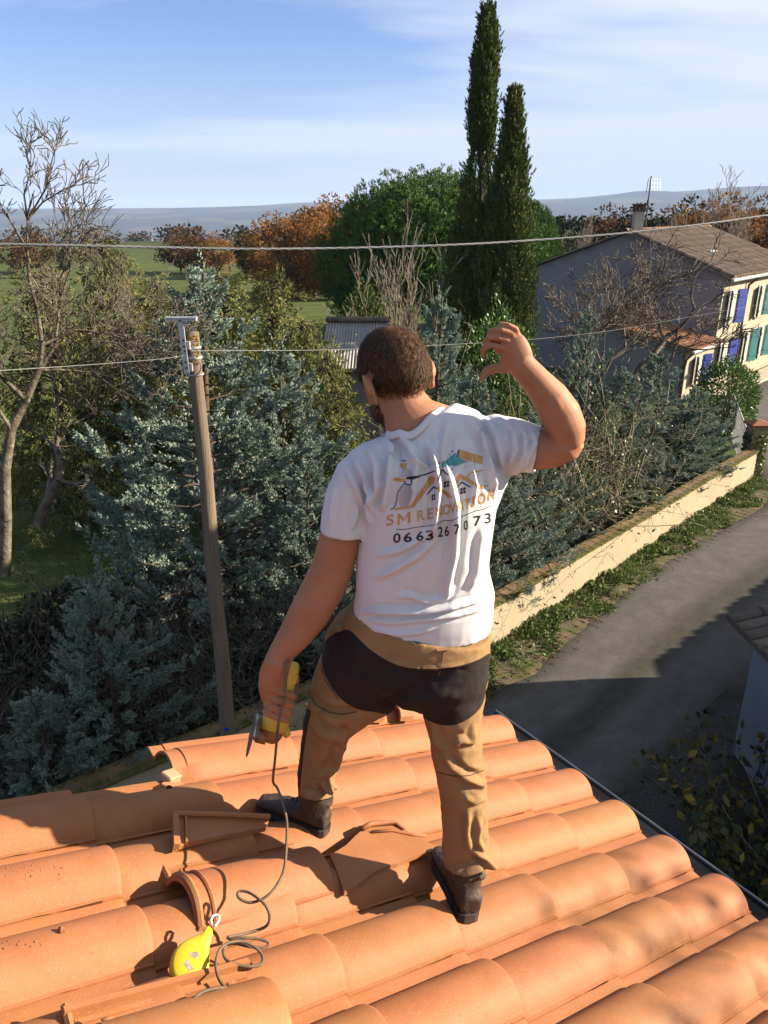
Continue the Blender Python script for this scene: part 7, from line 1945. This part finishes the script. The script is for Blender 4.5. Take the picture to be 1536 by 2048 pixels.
# gate post and railing at the end of the garden wall
ep, en, ed = wall_at(1.0)
gp = empty('gate_pillar', tuple(ep), 'ivy covered gate pillar with a brown cap at the wall end', 'pillar')
mb = MB(); c = ep + en * 0.2 + ed * 0.25; mb.box(c + Vector((0, 0, 0.75)), (0.42, 0.42, 1.5)); part(gp, 'shaft', mb, M_cream)
mb = MB(); mb.loft([[c + Vector((x * s_, y * s_, z)) for x, y in ((-1, -1), (1, -1), (1, 1), (-1, 1))] for s_, z in ((0.30, 1.5), (0.30, 1.56), (0.06, 1.66))]); part(gp, 'cap', mb, M_redtile)
lf = Leafage(); rg = np.random.default_rng(4); n = 900; a = rg.uniform(0, 6.28, n); P_ = np.stack([c.x + 0.30 * np.cos(a), c.y + 0.30 * np.sin(a), rg.uniform(0, 1.35, n)], 1)
lf.add(*blades(P_, rg.normal(size=(n, 3)), 0.09, 0.07, rg)); me = lf.mesh('ivy'); me.transform(Matrix.Translation(-ep)); obj('ivy', me, M_leaf, gp)
g0 = c + en * 0.3; g1 = px(1460, 812, 26.0); g1 = Vector((g1.x, g1.y, 0))
rl_ = empty('railing', tuple(g0), 'thin white metal railing behind the wall end', 'railing')
mb = MB(); mb.tube([g0 + Vector((0, 0, 1.35)), g1 + Vector((0, 0, 1.45))], 0.022, 6); mb.tube([g0 + Vector((0, 0, 0.25)), g1 + Vector((0, 0, 0.3))], 0.018, 6)
M_wht = mat('white_metal', (0.7, 0.7, 0.68), 0.5, 0.4); part(rl_, 'rail', mb, M_wht)
for k in range(26):
    f_ = (k + 0.5) / 26; q_ = g0.lerp(g1, f_); mb = MB(); mb.tube([q_ + Vector((0, 0, 0.25)), q_ + Vector((0, 0, 1.36 + .1 * f_))], 0.010, 5); part(rl_, 'baluster', mb, M_wht)
gp2 = empty('gate_pillar', tuple(g1), 'small gate pillar with terracotta cap beside the laurel', 'pillar')
mb = MB(); mb.box(g1 + Vector((0.1, 0.1, 0.8)), (0.34, 0.34, 1.6)); part(gp2, 'shaft', mb, M_facade); mb = MB(); mb.loft([[g1 + Vector((0.1 + x * s_, 0.1 + y * s_, z)) for x, y in ((-1, -1), (1, -1), (1, 1), (-1, 1))] for s_, z in ((0.25, 1.6), (0.25, 1.66), (0.05, 1.76))]); part(gp2, 'cap', mb, M_redtile)
# ------------------------------------------------------------------ shed behind the worker's head: corrugated roof, tiled ridge
sc = px(690, 700, 21.0)
sd0 = empty('garden_shed', (sc.x, sc.y, 0), 'low shed with pale corrugated roof behind the head of the worker', 'shed')
zt = px(700, 645, 22.5).z; zb = px(700, 738, 19.0).z
xl, xr = px(648, 690, 21).x, px(775, 690, 21).x
mb = MB(); n_ = 60; rows = [[], []]
for k in range(n_ + 1):
    x = xl + (xr - xl) * k / n_; dz_ = 0.03 * math.sin(k * 2.2)
    rows[0].append(Vector((x, 22.5, zt + dz_))); rows[1].append(Vector((x, 19.0, zb + dz_)))
mb.add(rows[0] + rows[1], [(k, k+1, n_+2+k, n_+1+k) for k in range(n_)])
M_corr = mat('fibre_cement', (0.42, 0.41, 0.38), 0.9, 0.15, scale=2, col2=(0.56, 0.54, 0.50), detail=6); so_ = part(sd0, 'roof', mb, M_corr)
sm_ = so_.modifiers.new('t', 'SOLIDIFY'); sm_.thickness = 0.03
mb = MB(); mb.box(((xl + xr) / 2, 20.8, zb / 2 - 0.1), (xr - xl - 0.4, 3.0, zb)); part(sd0, 'wall', mb, M_gable)
mb = MB()
for k in range(26): mb.ball(Vector((xl + (xr - xl) * (k + .5) / 26, 22.5, zt + 0.08)), (0.10, 0.14, 0.09), 7, 5)
part(sd0, 'ridge_tile_row', mb, M_oldtile)
# green tarpaulin in the garden
c = pz(170, 880, 0.0); tp = MB(); n_, m_ = 22, 14; P_ = []
for i in range(n_ + 1):
    for j in range(m_ + 1):
        a, b_ = i / n_ * 2 - 1, j / m_ * 2 - 1; r_ = max(abs(a), abs(b_))
        h_ = 0.75 * (1 - r_ ** 2.2) * (0.85 + 0.15 * math.sin(5 * a)) + 0.05 * math.sin(9 * a + 4 * b_) * (1 - r_)
        P_.append(c + Vector((a * 1.5, b_ * 1.3, max(h_, 0.02))))
tp.add(P_, [(i*(m_+1)+j, (i+1)*(m_+1)+j, (i+1)*(m_+1)+j+1, i*(m_+1)+j+1) for i in range(n_) for j in range(m_)])
o = tp.build('tarpaulin', mat('green_tarp', (0.02, 0.13, 0.10), 0.5, 0.35, var=0.15, scale=4), smooth=True); tag(o, 'dark green tarpaulin over a heap in the garden behind the orchard trees', 'tarpaulin')
# ------------------------------------------------------------------ shed and tall neighbour on the right that shade the lane
sh0 = empty('neighbour_shed', (5.02, 9.03, 0), 'low grey shed in the shade with old tile eave at the picture edge', 'shed')
M_bluegrey = mat('shed_render', (0.30, 0.32, 0.36), 0.95, 0.1, scale=1.2, col2=(0.38, 0.40, 0.43), detail=6, bump=0.3, bscale=40)
mb = MB(); mb.prism([Vector((5.02, 9.03, -0.1)), Vector((5.55, 2.5, -0.1)), Vector((7.3, 2.5, -0.1)), Vector((7.3, 9.03, -0.1))], Vector((0, 0, 1.95))); part(sh0, 'wall', mb, M_bluegrey)
ra, rb = Vector((4.72, 9.35, 2.0)), Vector((5.28, 2.4, 2.0)); rc_, rd_ = Vector((7.25, 2.4, 2.75)), Vector((7.25, 9.35, 2.75))
mb = MB(); mb.prism([ra, rb, rc_, rd_], Vector((0, 0, 0.06))); rfo = part(sh0, 'roof', mb, M_oldtile)
barrel_roof(rfo, 'roof_tile', rd_ + Vector((0, -0.1, 0.08)), Vector((rb - ra)).normalized(), (ra - rd_), 30, 6, 0.22, (ra - rd_).length / 6, M_oldtile, 0.02)
nh = empty('neighbour_house', (9.2, 6, 0), 'tall plain neighbouring house beyond the picture edge that shades the lane', 'house')
mb = MB(); prof_ = [Vector((7.4, 0, -0.1)), Vector((11.0, 0, -0.1)), Vector((11.0, 0, 7.95)), Vector((9.2, 0, 8.78)), Vector((7.4, 0, 7.95))]
mb.prism([p + Vector((0, 5.2, 0)) for p in prof_], Vector((0, 5.8, 0))); part(nh, 'wall', mb, M_facade)
mb = MB()
for s_ in (-1, 1): mb.prism([Vector((9.2, 5.0, 8.80)), Vector((9.2 + s_ * 2.1, 5.0, 7.83)), Vector((9.2 + s_ * 2.1, 11.15, 7.83)), Vector((9.2, 11.15, 8.80))], Vector((0, 0, 0.08)))
part(nh, 'roof', mb, M_oldtile)
bn = empty('neighbour_barn', (13, 11.5, 0), 'low barn beyond the picture edge whose tile eave shades the lane', 'barn')
b4 = [Vector((11.9, 11.2, -0.1)), Vector((17.5, 16.4, -0.1)), Vector((21.5, 12.1, -0.1)), Vector((15.9, 6.9, -0.1))]
mb = MB(); mb.prism(b4, Vector((0, 0, 3.0))); part(bn, 'wall', mb, M_facade)
e0, e1 = b4[0] + Vector((-0.2, 0.1, 3.0)), b4[1] + Vector((-0.1, 0.2, 3.0)); r0_, r1_ = (b4[0] + b4[3]) / 2 + Vector((0, 0, 4.1)), (b4[1] + b4[2]) / 2 + Vector((0, 0, 4.1))
mb = MB(); mb.prism([e0, e1, r1_, r0_], Vector((0, 0, 0.06))); mb.prism([r0_, r1_, b4[2] + Vector((0, 0, 3.0)), b4[3] + Vector((0, 0, 3.0))], Vector((0, 0, 0.06))); bro = part(bn, 'roof', mb, M_oldtile)
barrel_roof(bro, 'roof_tile', r0_ + Vector((0, 0, 0.09)), (e1 - e0), (e0 - r0_), 30, 1, (e1 - e0).length / 30, (e0 - r0_).length * 1.02, M_oldtile, 0.02)
# far white houses on the plain
rg = random.Random(12); fm = MB(); fm.box((0, 0, 3), (12, 9, 6)); fm_me = fm.mesh('wall'); fr = MB(); fr.prism([Vector((-6.5, -5, 6)), Vector((-6.5, 5, 6)), Vector((-6.5, 0, 8.6))], Vector((13, 0, 0))); fr_me = fr.mesh('roof')
M_fw = mat('far_white_wall', (0.75, 0.72, 0.66), 0.9, 0.1); M_fr = mat('far_roof', (0.35, 0.18, 0.11), 0.9, 0.1)
for i, (u, v) in enumerate(((316, 436), (336, 440), (352, 441), (372, 439), (325, 452), (398, 443), (425, 442), (300, 456), (168, 442), (95, 446), (235, 440), (310, 446))):
    P0 = px(u, v, 2400.0)
    for Y_ in (1200, 1500, 1800, 2200, 2600, 3000, 3500, 4000, 4500):
        q_ = px(u, v, Y_)
        if q_.z <= gz(q_.x, q_.y) + 3: P0 = q_; break
    P0.z = gz(P0.x, P0.y)
    e_ = empty('far_house', tuple(P0), 'tiny white house far away on the hazy plain', 'house', 'far white houses on the plain'); e_.rotation_euler = (0, 0, rg.uniform(0, 3)); e_.scale = (1.4, 1.4, 1.3)
    obj('wall', fm_me, M_fw, e_); obj('roof', fr_me, M_fr, e_)
# ------------------------------------------------------------------ the air
hm_ = bpy.data.materials.new('air'); hm_.use_nodes = True; nt = hm_.node_tree; nt.nodes.clear()
ou = nt.nodes.new('ShaderNodeOutputMaterial'); pv = nt.nodes.new('ShaderNodeVolumePrincipled')
pv.inputs['Color'].default_value = (0.50, 0.68, 1.0, 1); pv.inputs['Density'].default_value = 0.00008; pv.inputs['Anisotropy'].default_value = 0.0
nt.links.new(pv.outputs[0], ou.inputs['Volume'])
hz_me = MB(); hz_me.box((0, 3000, -18), (24000, 20000, 290)); hzo = hz_me.build('haze', hm_); tag(hzo, 'thin blue haze over the plain', None, None, 'stuff')
